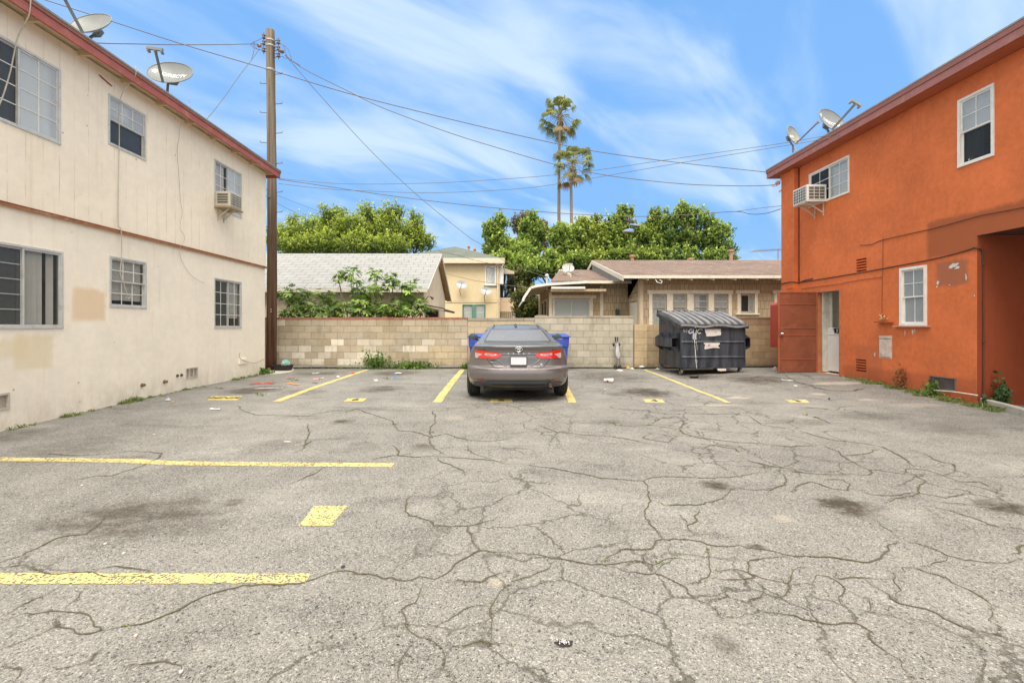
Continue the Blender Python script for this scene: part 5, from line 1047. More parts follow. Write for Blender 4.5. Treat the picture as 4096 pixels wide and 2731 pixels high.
def tree(name, label, lobes, trunk, nleaf, size, cols, seed, tips=None, group='trees beyond the houses', twig=.28, clump=26, base=0.0, dens_in=.25):
    """lobes: (x,y,z,rx,ry,rz). Leaves sit in upright sprays spread through each lobe's shell, with a thinner inside."""
    rg = np.random.default_rng(seed); rr = random.Random(seed); t = thing(name, label, 'tree', trunk[0], group)
    vol = np.array([l[3]*l[5]+l[3]*l[4] for l in lobes]); ncl = max(1, nleaf//clump); cnt = np.maximum(6, (ncl*vol/vol.sum()).astype(int)); V, C = [], []
    for l, k in zip(lobes, cnt):
        d = rg.normal(size=(k, 3)); d /= np.linalg.norm(d, axis=1)[:, None]; d[:, 2] = np.where(d[:, 2] < -.2, -d[:, 2]*rg.uniform(-.6, 1, k), d[:, 2])
        rad = rg.uniform(.72, 1.05, k)**.8; rad[rg.random(k) < .12] *= 1.24; ins = rg.random(k) < dens_in; rad[ins] *= rg.uniform(.3, .8, ins.sum())
        bump = 1+.16*np.sin(d[:, 0]*5+l[0]*3)*np.cos(d[:, 2]*6+l[1])
        cc = np.array(l[:3])+d*np.array(l[3:6])*(rad*bump)[:, None]
        ax = d*np.array([.55, .55, .2])+np.array([0, 0, .9])+rg.normal(size=(k, 3))*.18; ax /= np.linalg.norm(ax, axis=1)[:, None]
        L = twig*rg.uniform(.5, 1.9, k)
        for i in range(k):
            m = clump if not ins[i] else clump//2; s_ = rg.uniform(-1, 1, m); w = (1-.55*np.abs(s_+.1))*L[i]*.42
            off = rg.normal(size=(m, 3))*w[:, None]*.62; P = cc[i]+ax[i]*(s_*L[i])[:, None]+off
            V.append(leaf_quads(P, size, rg, .5, np.repeat(d[i][None], m, 0)*.6))
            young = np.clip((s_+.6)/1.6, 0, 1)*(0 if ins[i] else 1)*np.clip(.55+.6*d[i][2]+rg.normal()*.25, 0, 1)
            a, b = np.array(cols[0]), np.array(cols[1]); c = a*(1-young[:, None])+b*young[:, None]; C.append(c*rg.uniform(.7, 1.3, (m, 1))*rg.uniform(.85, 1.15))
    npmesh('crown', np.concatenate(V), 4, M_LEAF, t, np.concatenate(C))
    # trunk and limbs
    m = MB(); b0, r0 = Vector(trunk[0]), trunk[1]; fork = b0+Vector((rr.uniform(-.2, .2), 0, trunk[2])); m.tube([b0, b0.lerp(fork, .5)+Vector((rr.uniform(-.1, .1), 0, 0)), fork], [r0, r0*.85, r0*.7], 9)
    for l in lobes:
        c = Vector(l[:3]); mid = fork.lerp(c, .5)+Vector((rr.uniform(-.3, .3), rr.uniform(-.3, .3), -.2)); m.tube([fork, mid, c, c+Vector((rr.uniform(-.3, .3), 0, l[5]*.7))], [r0*.5, r0*.3, r0*.16, r0*.05], 6)
        for _ in range(5): e = c+Vector((rr.uniform(-1, 1)*l[3], rr.uniform(-1, 1)*l[4], rr.uniform(-.2, 1)*l[5]))*.85; m.tube([mid.lerp(c, rr.random()), e], [r0*.12, r0*.03], 4)
    m.build('trunk', M_BARK, t, smooth=True)
def lobes_px(L, D, ry=.8):
    """(px, py, rx_px, rz_px[, dy]) read off the photograph at distance D"""
    out = []
    for l in L: Dd = D+(l[4] if len(l) > 4 else 0); c = at(l[0], l[1], Dd); k = Dd/F; out.append((c[0], c[1], c[2], l[2]*k, l[2]*k*ry, l[3]*k))
    return out
Q5 = lambda L: [(1950+x/3.136, 780+y/3.136, a/3.136, b/3.136, *r) for x, y, a, b, *r in L]
Q3 = lambda L: [(1000+x/1.742, 780+y/1.742, a/1.742, b/1.742, *r) for x, y, a, b, *r in L]
# big light green tree behind the garage
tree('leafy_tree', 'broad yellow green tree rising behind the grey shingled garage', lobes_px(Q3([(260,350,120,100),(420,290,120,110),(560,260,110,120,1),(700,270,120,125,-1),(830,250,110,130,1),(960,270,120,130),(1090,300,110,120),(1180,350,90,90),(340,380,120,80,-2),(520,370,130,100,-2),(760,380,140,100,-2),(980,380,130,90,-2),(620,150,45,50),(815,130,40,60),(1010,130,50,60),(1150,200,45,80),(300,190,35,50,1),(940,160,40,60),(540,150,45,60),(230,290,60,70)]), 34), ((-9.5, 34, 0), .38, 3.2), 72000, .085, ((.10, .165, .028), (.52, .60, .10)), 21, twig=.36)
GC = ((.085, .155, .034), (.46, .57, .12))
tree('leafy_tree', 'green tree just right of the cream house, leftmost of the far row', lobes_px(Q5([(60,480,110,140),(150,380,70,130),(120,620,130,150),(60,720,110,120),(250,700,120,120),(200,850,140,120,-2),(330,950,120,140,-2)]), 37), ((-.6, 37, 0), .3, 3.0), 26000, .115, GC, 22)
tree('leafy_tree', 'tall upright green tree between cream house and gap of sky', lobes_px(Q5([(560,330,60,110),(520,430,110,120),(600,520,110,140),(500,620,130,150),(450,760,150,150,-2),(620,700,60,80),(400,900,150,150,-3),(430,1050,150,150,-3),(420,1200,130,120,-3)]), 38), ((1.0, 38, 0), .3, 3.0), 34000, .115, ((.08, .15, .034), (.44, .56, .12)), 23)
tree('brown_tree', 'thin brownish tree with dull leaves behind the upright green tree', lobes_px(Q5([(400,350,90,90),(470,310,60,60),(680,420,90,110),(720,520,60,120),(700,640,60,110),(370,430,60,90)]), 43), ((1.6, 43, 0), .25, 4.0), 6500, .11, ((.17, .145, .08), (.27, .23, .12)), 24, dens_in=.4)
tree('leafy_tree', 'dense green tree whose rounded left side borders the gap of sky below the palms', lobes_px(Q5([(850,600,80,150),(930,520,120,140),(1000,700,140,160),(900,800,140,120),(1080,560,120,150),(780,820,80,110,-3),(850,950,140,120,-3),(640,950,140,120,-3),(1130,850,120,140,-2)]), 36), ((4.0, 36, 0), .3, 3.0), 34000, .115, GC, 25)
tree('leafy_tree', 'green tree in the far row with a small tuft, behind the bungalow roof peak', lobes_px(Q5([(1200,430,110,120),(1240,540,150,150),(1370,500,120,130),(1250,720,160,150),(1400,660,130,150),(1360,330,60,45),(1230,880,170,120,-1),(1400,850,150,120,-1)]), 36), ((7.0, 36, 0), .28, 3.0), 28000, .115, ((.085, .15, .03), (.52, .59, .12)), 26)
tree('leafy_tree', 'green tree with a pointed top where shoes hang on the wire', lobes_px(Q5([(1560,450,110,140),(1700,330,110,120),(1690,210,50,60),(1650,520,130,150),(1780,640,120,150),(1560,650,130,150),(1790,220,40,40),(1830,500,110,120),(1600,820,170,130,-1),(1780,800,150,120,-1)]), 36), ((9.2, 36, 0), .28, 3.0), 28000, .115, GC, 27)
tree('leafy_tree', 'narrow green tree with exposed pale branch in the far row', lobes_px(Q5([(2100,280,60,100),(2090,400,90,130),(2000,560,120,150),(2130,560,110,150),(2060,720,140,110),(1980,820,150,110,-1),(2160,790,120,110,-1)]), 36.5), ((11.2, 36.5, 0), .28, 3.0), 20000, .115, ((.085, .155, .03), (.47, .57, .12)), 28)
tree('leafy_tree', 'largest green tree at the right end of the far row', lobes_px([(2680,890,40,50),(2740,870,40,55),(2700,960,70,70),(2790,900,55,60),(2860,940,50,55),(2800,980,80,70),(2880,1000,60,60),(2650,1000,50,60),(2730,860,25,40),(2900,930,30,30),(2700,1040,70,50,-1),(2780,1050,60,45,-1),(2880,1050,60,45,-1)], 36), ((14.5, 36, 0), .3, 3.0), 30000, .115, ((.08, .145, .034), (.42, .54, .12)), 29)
tree('shrub_mass', 'shaded shrubbery in the gap between cream house and bungalow', lobes_px(Q5([(400,1300,100,120),(520,1350,120,130),(480,1480,150,100),(600,1450,100,120),(330,1180,90,130,7),(320,1400,90,130,7),(420,1080,110,120,7)]), 27), ((1.0, 27, 0), .12, .8), 12000, .10, ((.06, .085, .02), (.2, .2, .06)), 30)
# ---- fan palms
def palm(label, px, top, base_y, D, crown, seed, skirt):
    rr = random.Random(seed); rg = np.random.default_rng(seed); c = Vector(at(px, top, D)); t = thing('palm_tree', label, 'palm', (c.x, D, 0), 'palms'); r = .19
    P = [Vector((c.x+.25*math.sin(z*.12+seed)*(z/c.z), D, z)) for z in np.linspace(0, c.z, 14)]; P[-1] = c
    mk = gmat('palm_trunk', (.27, .21, .15), .9, .2, 2, .5, 12); MB().tube(P, [r*1.5-r*.7*i/13 for i in range(14)], 9).build('trunk', mk, t, smooth=True)
    V, C = [], []; stalks = MB()
    for i in range(crown):
        el = rr.uniform(-1.0, 1.2) if i > 7 else rr.uniform(.7, 1.45); az = rr.uniform(0, 2*PI); d = Vector((math.cos(az)*math.cos(el), math.sin(az)*math.cos(el), math.sin(el)))
        L = rr.uniform(1.4, 2.3); e = c+d*L+Vector((0, 0, -.25*L*math.cos(el)))-Vector((0,0,.2)); stalks.tube([c, c.lerp(e, .5)+Vector((0,0,.12)), e], .03, 4)
        dead = el < -.72; side = d.cross(Vector((0, 0, 1))).normalized(); up = side.cross(d).normalized(); fs = rr.uniform(1.0, 1.4)*(.75 if dead else 1)
        col = np.array((.25, .18, .08) if dead else (.20, .235, .075))*rr.uniform(.75, 1.25)
        for b in range(17):
            a = (b/16-.5)*2*PI*.40; dr = (d*math.cos(a)+side*math.sin(a)).normalized(); w = side*math.cos(a)-d*math.sin(a); q0 = e; q1 = e+dr*fs*.62+Vector((0,0,-.05)); q2 = q1+dr*fs*.22+Vector((0, 0, -fs*rr.uniform(.25, .62)))
            ww = w*.042; V.append([q0-ww*.3, q0+ww*.3, q1+ww*1.2, q1-ww*1.2]); V.append([q1-ww*1.2, q1+ww*1.2, q2+ww*.25, q2-ww*.25]); C += [col*rr.uniform(.8, 1.2), col*rr.uniform(.8, 1.3)*np.array((1.2, 1.05, .9))]
    for i in range(skirt*3):
        az = rr.uniform(0, 2*PI); z = rr.uniform(-.3, -.28*skirt/4); o = Vector((math.cos(az)*.22, math.sin(az)*.22, z)); a = c+o; b = a+Vector((math.cos(az)*rr.uniform(.0, .35), math.sin(az)*.2, -rr.uniform(.5, 1.0))); w = Vector((-.07, .03, 0)); V.append([a-w, a+w, b+w*.5, b-w*.5]); C.append(np.array((.27, .20, .11))*rr.uniform(.6, 1.2))
    stalks.build('frond_stalks', gmat('palm_stalk', (.25, .22, .10), .8), t); npmesh('crown', [[tuple(v) for v in q] for q in V], 4, M_LEAF, t, np.array(C))
palm('taller fan palm with the higher crown, standing left of its neighbour', 2240, 462, 0, 60, 44, 3, 14)
palm('shorter fan palm with hanging brown skirt, right of the taller one', 2291, 655, 0, 58, 44, 9, 30)
# ---- fig tree leaning over the block wall
def fig_leaf():
    P = [(0, 0)]; lob = [(-1.9, .55), (-1.0, .85), (0, 1.05), (1.0, .85), (1.9, .55)]
    pts = []
    for i, (a, r) in enumerate(lob):
        a *= .62
        for da, rr_ in ((-.20, .62), (-.10, .9), (0, 1.0), (.10, .9), (.20, .62)): pts.append((r*rr_*math.sin(a+da), r*rr_*math.cos(a+da)))
        if i < 4: am = (a+lob[i+1][0]*.62)/2; pts.append((.36*math.sin(am), .36*math.cos(am)))
    return [(0, 0)]+pts
def make_fig():
    ros = """265,700 300,740 330,790 290,830 410,690 400,760 420,815 480,760 500,820 550,740 560,800 600,790 640,830 660,760 700,800 740,750 720,520 615,545 620,590 740,600 790,740 800,790 760,830 840,690 880,540 870,575 895,650 830,760 990,565 970,620 1000,790 1010,825 960,790 1050,760 1090,640 1110,680 1060,630 1100,730 1130,785 1180,760 1200,800 1160,815 1080,810 215,835 350,720 520,700 450,800 345,830 590,830 820,830 880,800 920,830 930,770 700,560 1120,650 1040,810 1140,740 240,690 300,690 770,690 750,660 860,640 1000,600"""
    rr = random.Random(8); D0 = 15.25; t = thing('fig_tree', 'fig tree with big lobed leaves spilling over the brick-capped wall', 'tree', (-5.0, 15.6, 0)); V, C = [], []; leaf = fig_leaf(); stems = MB()
    base = [Vector((-6.2, 15.7, 0)), Vector((-5.2, 15.8, 0)), Vector((-4.1, 15.7, 0))]
    for s in ros.split():
        x, y = map(float, s.split(',')); D = D0+rr.uniform(-.45, .5); low = y > 780
        if low: D = min(D, 15.1)-rr.uniform(0, .25)
        c = Vector(at(1000+x/1.742, 780+y/1.742, D)); b = min(base, key=lambda q: abs(q.x-c.x)); mid = b.lerp(c, .55)+Vector((rr.uniform(-.15, .15), rr.uniform(-.1, .1), .1 if low else -.2))
        stems.tube(smooth_path([b, mid, c-Vector((0,0,.05)), c+Vector((0,0,.05))], 4), [.022-.015*i/12 for i in range(13)], 5)
        nl = rr.randint(18, 26) if y > 640 else rr.randint(12, 17)
        for i in range(nl):
            az = rr.uniform(0, 2*PI); el = rr.uniform(-.5, .85); dr = Vector((math.cos(az)*math.cos(el), math.sin(az)*math.cos(el), math.sin(el))); st = c+Vector((dr.x, dr.y*.8, dr.z))*rr.uniform(.05, .20 if y < 640 else .30)+Vector((0, 0, rr.uniform(-.12, .10)))
            ax = Vector((dr.x, dr.y, dr.z-rr.uniform(.3, .9))).normalized(); sd = ax.cross(Vector((0, 0, 1))).normalized(); sd = (sd+ax.cross(sd)*rr.uniform(-.45, .45)).normalized(); nn = sd.cross(ax); sz = rr.uniform(.14, .26)
            if st.y < 14.9 and st.z < 1.75: st.z = 1.62+rr.uniform(0, .1) if st.y > 14.45 else st.z
            q = [st+sd*(p[0]*sz)+ax*(p[1]*sz)+nn*(.10*sz*(abs(p[0])*1.2-p[1]*.6)) for p in leaf]
            if max(v.y for v in q) > 14.48 and min(v.y for v in q) < 14.72 and min(v.z for v in q) < 1.63:
                dz = 1.63-min(v.z for v in q); q = [v+Vector((0, 0, dz)) for v in q]
            col = np.array((.11, .20, .045) if rr.random() < .6 else (.28, .40, .09))*rr.uniform(.75, 1.35)
            m = len(q)-1
            for k in range(1, m): V.append([q[0], q[k], q[k+1]]); C.append(col*rr.uniform(.95, 1.05))
    npmesh('crown', [[tuple(v) for v in q] for q in V], 3, leaf_mat('fig_leaves', .22), t, np.array(C)); stems.build('stems', gmat('fig_bark', (.22, .19, .15), .9, .2, 8, .3), t, smooth=True)
make_fig()
# ---------------------------------------------------------------- utility pole and wires
def make_pole():
    X, D = -7.09, 14.0; top = 10.3; t = thing('utility_pole', 'tall brown wooden utility pole at the corner of the cream building', 'utility pole', (X, D, 0))
    n = NT('creosoted_wood'); p = n.obj(); s = n.sep(p); q = n.map(p, (14, 14, .35)); a = n.noise(q, 1.0, 6, .7); hgt = n.rng(s[2], 1.0, 7.0, 0, 1, False)
    c = n.mix(n.rng(a, .3, .7), (.055, .026, .016, 1), (.155, .075, .042, 1)); c2 = n.mix(n.rng(a, .3, .7), (.11, .082, .055, 1), (.27, .22, .16, 1)); c = n.mix(hgt, c, c2)
    c = n.mix(n.rng(n.noise(n.map(p, (30, 30, .8)), 1, 5, .7), .62, .72, 0, .7), c, (.03, .018, .012, 1)); n.bump(n.noise(n.map(p, (40, 40, 1.0)), 1, 6, .7), .8, .012); mp = n.fin(c, .85, spec=.2)
    P = [(X+.03*math.sin(z*.4), D, z) for z in np.linspace(-.1, top, 24)]; MB().tube(P, [.150-.03*i/23+.004*math.sin(i*2.3) for i in range(24)], 20).build('pole_shaft', mp, t, smooth=True)
    mi = gmat('pole_iron', (.16, .12, .09), .6, .2, 9, .2, metal=.5)
    zs = lambda py: CAMZ-(py-CY)/F*D; X0 = lambda px: (px-CX)/F*D
    for side, ys in ((-1, (336, 452, 572, 900+20, 760)), (1, (298, 417, 534, 655, 770, 850))):
        for y in ys: z = zs(y); MB().tube([(X+side*.11, D, z), (X+side*.33, D, z+.015), (X+side*.335, D, z+.06)], .011, 5).build('climbing_step', mi, t)
    for z in (zs(168), zs(285), zs(170)-.15): MB().lathe([(.133, 0), (.133, .045)], (X+.03*math.sin(z*.4), D, z), (0,0,1), 18).build('metal_band', gmat('galvanised_band', (.4, .39, .36), .5, .1, 9, .1, metal=.5), t)
    mc = gmat('brown_insulator', (.17, .11, .08), .4, .2, 9, .1)
    for side, px, ys in ((-1, 1057, (150, 175, 203)), (1, 1116, (171, 197, 224))):
        ra = MB().tube([(X0(px), D-.03, zs(ys[0])+.12), (X0(px), D-.03, zs(ys[2])-.12)], .012, 6)
        for y in ys: ra.tube([(X+side*.10, D, zs(y)+.06), (X0(px), D-.03, zs(y)+.03)], .012, 5).tube([(X+side*.10, D, zs(y)-.06), (X0(px), D-.03, zs(y)-.03)], .012, 5)
        ra = ra.build('insulator_rack', mi, t)
        for y in ys: MB().lathe([(.03, -.06), (.055, -.045), (.03, -.01), (.03, .01), (.055, .045), (.03, .06)], (X0(px), D-.03, zs(y)), (0,0,1), 12).build('insulator', mc, ra, smooth=True)
    MB().lathe([(.05, -.02), (.07, 0), (.05, .02)], (X0(1044), D-.1, zs(191)), (.3,-1,.1), 14).build('strain_insulator', mc, t, smooth=True); MB().lathe([(.02, -.09), (.06, -.04), (.06, .04), (.02, .09)], (X0(1132), D-.1, zs(213)), (1,0,-.5), 10).build('strain_insulator', mc, t, smooth=True)
    MB().lathe([(.015, 0), (.015, .01)], (X+.07, D-.14, 1.33+ (1304-1238)/F*D), (0,-1,0), 8).lathe([(.015, 0), (.015, .01)], (X+.07, D-.14, 1.33+(1304-1247)/F*D), (0,-1,0), 8).build('tag_nails', M_WHITE, t)
    MB().tube([(X-.17, D-.12, 3.6), (X-.175, D-.12, 5.0), (X-.15, D-.10, 5.15)], .012, 5).tube([(X-.2, D+.02, 4.4), (X-.26, D, 4.9), (X-.2, D, 5.3), (X-.1, D-.14, 5.25), (X+.05, D-.16, 5.2)], .014, 5).build('cable_riser', mc, t)
    # far pole with its crossarm showing behind
    D2 = 62.0; c = at(1082, 1304, D2); t2 = thing('utility_pole', 'distant wooden pole whose crossarm peeks out behind the near pole', 'utility pole', (c[0], D2, 0))
    MB().tube([(c[0], D2, 0), (c[0], D2, CAMZ+540/F*D2)], .16, 10).build('pole_shaft', mp, t2)
    zz_ = CAMZ+396/F*D2; MB().box(at(1050, 0, D2)[0], at(1130, 0, D2)[0], D2-.2, D2-.05, zz_-.08, zz_+.08).build('crossarm', gmat('weathered_arm', (.2, .15, .12), .9), t2)
    for x in (1056, 1122): MB().lathe([(.04, 0), (.07, .05), (.05, .18)], (at(x, 0, D2)[0], D2-.12, zz_+.08), (0,0,1), 8).build('insulator', mc, t2)
make_pole()
M_WIRE = gmat('weathered_cable', (.15, .135, .12), .7, .2, 5, 0)
def wire(label, pts, DA, DB, r=.012, mat=None):
    """overhead wire: its plan is the straight line between its two ends, its sag read off the photograph"""
    pts = [(x, y) for x, y in pts]; A = ((pts[0][0]-CX)/F*DA, DA); B = ((pts[-1][0]-CX)/F*DB, DB); P = []
    for x, y in pts:
        s = (x-CX)/F; dx, dy = B[0]-A[0], B[1]-A[1]; den = dx-s*dy; k = (s*A[1]-A[0])/den if abs(den) > 1e-6 else 0; D = A[1]+k*dy; P.append(Vector(at(x, y, D)))
    o = MB().tube(smooth_path(P, 8), r*.75, 5).build('overhead_wire', mat or M_WIRE, smooth=True); return tag(o, label, 'wire', 'overhead wires')
d_ = lambda L: [(x*d2s, y*d2s) for x, y in L]
wire('cable crossing from top left past the pole to the orange eave', [(60, -40), (178, 0), (439, 84), (740, 181), (1097, 286)]+d_([(800, 215), (960, 256), (1130, 297), (1290, 333), (1400, 353), (1560, 374), (1763, 396)]), 9.0, 13.3, .013)
wire('sagging service cable from pole top to the orange building corner', d_([(655, 127), (700, 160), (800, 210), (860, 240), (930, 268), (1040, 308), (1150, 342), (1275, 378), (1400, 404), (1560, 422), (1680, 427), (1765, 426), (1792, 420)]), 14.0, 13.1, .015)
wire('long drop from pole top down to the bungalow mast', d_([(655, 127), (740, 225), (850, 345), (960, 450), (1075, 543), (1101, 559)])+[(2017, 1043), (2070, 1068), (2130, 1090), (2192, 1110)], 14.0, 20.2, .012)
wire('higher of two thin wires sweeping right to the orange eave', d_([(640, 410), (760, 421), (870, 423), (1010, 420), (1150, 412), (1275, 402), (1400, 387), (1500, 372), (1640, 352), (1800, 329), (1880, 315)])+[(3408, 524)], 14.0, 10.6, .009)
wire('lower of two thin wires sweeping right to the orange eave', d_([(640, 422), (750, 434), (870, 440), (1000, 443), (1200, 433), (1350, 411), (1450, 394), (1560, 375), (1700, 352), (1890, 320)])+[(3420, 528)], 14.0, 10.5, .009)
wire('lowest sagging cable where the shoes hang', d_([(640, 412), (750, 428), (870, 446), (1000, 463), (1140, 478), (1290, 490), (1400, 496), (1500, 497), (1600, 492), (1690, 486), (1725, 492), (1760, 490), (1793, 480)]), 14.0, 13.15, .014)
wire('short upper tail of the shoe cable at the orange wall', d_([(1690, 486), (1740, 479), (1794, 473)]), 13.2, 13.15, .009)
wire('twisted cable running level from pole top to the cream roof', [(1044, 178), (1000, 177), (900, 179), (720, 180), (560, 177), (440, 175), (378, 172)], 14.0, 8.9, .013)
wire('thin drop slanting from pole top to the cream roof', [(1035, 200), (1005, 243), (960, 300), (900, 385), (850, 450), (818, 487)], 14.0, 10.9, .010)
wire('faint distant wire, upper of the pair right of the pole', [(1100, 778), (1180, 810), (1290, 850)], 55, 60, .03)
wire('faint distant wire, lower of the pair right of the pole', [(1100, 810), (1160, 840), (1225, 875)], 55, 60, .03)
z5 = lambda L: [(1700+x/4.355, 960+y/4.355) for x, y in L]
wire('dark cable crossing the green hip roof', z5([(230, 190), (520, 255), (800, 335), (1050, 395), (1290, 440), (1490, 495)]), 24, 29, .016)
wire('cable passing below the upstairs window of the cream house', z5([(360, 582), (640, 655), (900, 712), (1050, 735), (1300, 770), (1760, 825)]), 22, 20.5, .013)
wire('upper of two thin wires before the porch tarp', z5([(390, 1062), (900, 1055), (1300, 1047), (1570, 1040), (1830, 1033)]), 27, 26, .010)
wire('lower of two thin wires before the porch tarp', z5([(390, 1090), (900, 1086), (1300, 1080), (1570, 1075), (1830, 1062)]), 27, 26, .010)
wire('thin cable drooping over the bungalow wing roof', [(1950+x/3.136, 780+y/3.136) for x, y in ((470, 910), (750, 985), (1010, 1020), (1200, 1045), (1480, 1062))], 24, 19.9, .010)
# jumpers looping about the pole head
JM = gmat('jumper_wire', (.16, .13, .11), .6)
jt = thing('jumper_wires', 'tangle of thin jumper wires round the pole head', 'wire', (-7.09, 13.95, 9.9), 'overhead wires')
for L in ([(1057, 150), (1030, 163), (1000, 177)], [(1057, 175), (1035, 176), (1002, 178)], [(1057, 203), (1025, 196), (1003, 180)], [(1035, 200), (1022, 190), (1014, 165), (1016, 200), (1005, 243)], [(1116, 171), (1135, 185), (1145, 220), (1160, 245)], [(1116, 171), (1150, 195), (1165, 235), (1172, 250)], [(1116, 224), (1140, 232), (1165, 243), (1200, 262)]):
    MB().tube(smooth_path([Vector(at(x, y, 13.95)) for x, y in L], 5), .008, 4).build('jumper', JM, jt, smooth=True)
# weatherhead and loops at the orange corner
m = MB().lathe([(.06, 0), (.07, .05), (.03, .1)], (7.80, 13.15, CAMZ+(CY-1300*0-738)/F*13.15+.0), (0,0,1), 10)
m.tube(smooth_path([Vector(at(x*d2s, y*d2s, 13.08)) for x, y in ((1798, 405), (1806, 412), (1803, 428), (1795, 436), (1790, 441))], 5), .018, 6).tube(smooth_path([Vector(at(x*d2s, y*d2s, 13.08)) for x, y in ((1795, 402), (1790, 420), (1781, 428), (1772, 426))], 5), .012, 6)
tag(m.build('weatherhead', gmat('pinkish_pipe', (.5, .3, .24), .6)), 'service weatherhead with looped leads at the orange building corner', 'weatherhead')
# ---------------------------------------------------------------- the parked sedan
def make_car():
    YC, XC = 8.0, 0.245; hx = lambda px: (px-1048)/805.0; hz = lambda py: CAMZ-(py-370)/805.0
    t = thing('parked_car', 'brownish grey sedan parked nose to the wall, seen from behind', 'car', (XC, YC+2.4, 0))
    def paint(name, c, metal=.55, rough=.32):
        n = NT(name); p = n.obj(); f = n.N.new('ShaderNodeTexVoronoi'); f.inputs['Scale'].default_value = 900; lk(n.nt, p, f.inputs['Vector'])
        k = n.math('MULTIPLY_ADD', n.sep(f.outputs['Color'])[0], .2, .9); d = n.noise(n.map(p, (1, 1, 1.5)), 2.0, 5, .6)
        c_ = n.mix(n.math('MULTIPLY', n.rng(d, .45, .7), .25), n.mix(1.0, tuple(c)+(1,), n.gray(k), 'MULTIPLY'), (.26, .23, .20, 1)); n.fin(c_, n.rng(d, .3, .7, rough-.06, rough+.1, False), metal, .8); return n.m
    MPNT = paint('car_paint', (.19, .172, .168)); MBLK = gmat('black_trim', (.025, .026, .03), .42, .2, 6, .1); MGL = gmat('grey_reflection_glass', (.20, .195, .19), .2, .1, 2, 0, spec=.12, stain=(.24, .23, .22), stainamt=.5)  # pale grey base of the glass stands in for reflected overcast sky
    MSEAM = gmat('shut_line', (.012, .011, .011), .8, 0, 1, 0)
    CH = gmat('chrome_trim', (.78, .78, .78), .16, .05, 5, 0, metal=1.0)
    rows = [  # z, half width, rear y, rear corner depth, front y, front corner depth
        (.235, .83, .20, .42, 4.66, .7), (.27, .865, .125, .45, 4.74, .75), (.315, .885, .05, .47, 4.79, .8), (.385, .90, .018, .48, 4.82, .85), (.405, .91, .0, .48, 4.83, .85), (.50, .92, -.012, .49, 4.84, .85), (.575, .922, .0, .49, 4.82, .85),
        (.600, .92, .022, .49, 4.80, .8), (.625, .918, .066, .49, 4.77, .8), (.70, .910, .072, .48, 4.70, .8), (.78, .895, .076, .46, 4.58, .8), (.85, .87, .084, .43, 4.42, .9), (.90, .845, .080, .40, 4.25, 1.0), (.945, .822, .055, .36, 4.0, 1.1),
        (.970, .805, .045, .32, 3.80, 1.0), (.984, .795, .065, .30, 3.72, .9), (1.0, .785, .16, .28, 3.66, .8), (1.016, .775, .36, .26, 3.60, .6), (1.03, .76, .60, .25, 3.52, .45), (1.06, .745, .76, .25, 3.42, .42), (1.13, .705, 1.10, .25, 3.22, .38), (1.20, .66, 1.44, .25, 3.05, .34),
        (1.262, .615, 1.72, .23, 2.93, .3), (1.30, .585, 1.86, .20, 2.85, .26), (1.332, .54, 2.02, .18, 2.76, .22), (1.352, .47, 2.14, .14, 2.66, .18), (1.364, .34, 2.26, .10, 2.56, .12), (1.369, .10, 2.36, .04, 2.46, .04)]
    A = np.array(rows); D = []
    for i in range(len(A)-1):
        a, b, c, d = A[max(i-1, 0)], A[i], A[i+1], A[min(i+2, len(A)-1)]
        for k in range(3): q = k/3; D.append(b+(c-b)*q if i < 9 and i > 6 else .5*((2*b)+(c-a)*q*.8+(2*a-5*b+4*c-d)*q*q*.8+(3*b-a-3*c+d)*q**3*.8)+ (b*0) if False else b+(c-b)*q)
    D.append(A[-1]); D = np.array(D)
    def prof(z): return [np.interp(z, A[:, 0], A[:, k]) for k in range(1, 6)]
    def rear(x, z):
        hw, yr, kr, yf, kf = prof(z); u = min(1, abs(x)/hw); return yr+kr*(1-math.sqrt(max(0, 1-u**2.6)))
    def outline(r):
        z, hw, yr, kr, yf, kf = r; P = []
        for i in range(-20, 21): a = (i/20)*PI/2; x = hw*math.sin(a); P.append((x, yr+kr*(1-math.sqrt(max(0, 1-abs(math.sin(a))**2.6)))))
        for i in range(1, 24): q = i/24; P.append((hw*(1-.02*math.sin(PI*q)*0), yr+kr+(yf-kf-yr-kr)*q))
        for i in range(-20, 21): a = -(i/20)*PI/2; x = hw*math.sin(a); P.append((x, yf-kf*(1-math.sqrt(max(0, 1-abs(math.sin(a))**2.2)))))
        for i in range(1, 24): q = i/24; P.append((-hw, yf-kf+(yr+kr-yf+kf)*q))
        return [(XC+x, YC+y, z) for x, y in P]
    R_ = [outline(r) for r in D]; m = MB().grid(R_, True); n0 = len(R_[0]); m.f.append(tuple(range(n0))); m.f.append(tuple(range(len(m.v)-n0, len(m.v)))[::-1])
    body = m.build('body', MPNT, t, smooth=True, fixn=True)
    # wheel arches cut from the body
    WB = [(.95, -1), (.95, 1), (3.78, -1), (3.78, 1)]
    cut = MB()
    for y, s_ in WB: cut.lathe([(.375, 0), (.375, .32)], (XC+s_*.64 if s_ > 0 else XC-.96, YC+y, .33), (1, 0, 0), 32)
    co = cut.build('cutter', MBLK, None, fixn=True); bo = body.modifiers.new('arches', 'BOOLEAN'); bo.object = co; bo.operation = 'DIFFERENCE'; bo.solver = 'EXACT'
    dg = bpy.context.evaluated_depsgraph_get(); dg.update(); me = bpy.data.meshes.new_from_object(body.evaluated_get(dg)); body.modifiers.clear(); body.data = me; bpy.data.objects.remove(co)
    if MBLK.name in [x.name for x in me.materials if x]: pass
    ws = body.modifiers.new('wn', 'WEIGHTED_NORMAL'); ws.keep_sharp = True
    MTY = gmat('tyre_rubber', (.028, .027, .026), .8, .25, 8, .5, 30, stain=(.10, .085, .065), stainamt=.5); MRIM = gmat('alloy_rim', (.42, .42, .42), .35, .1, 5, .1, metal=.8)
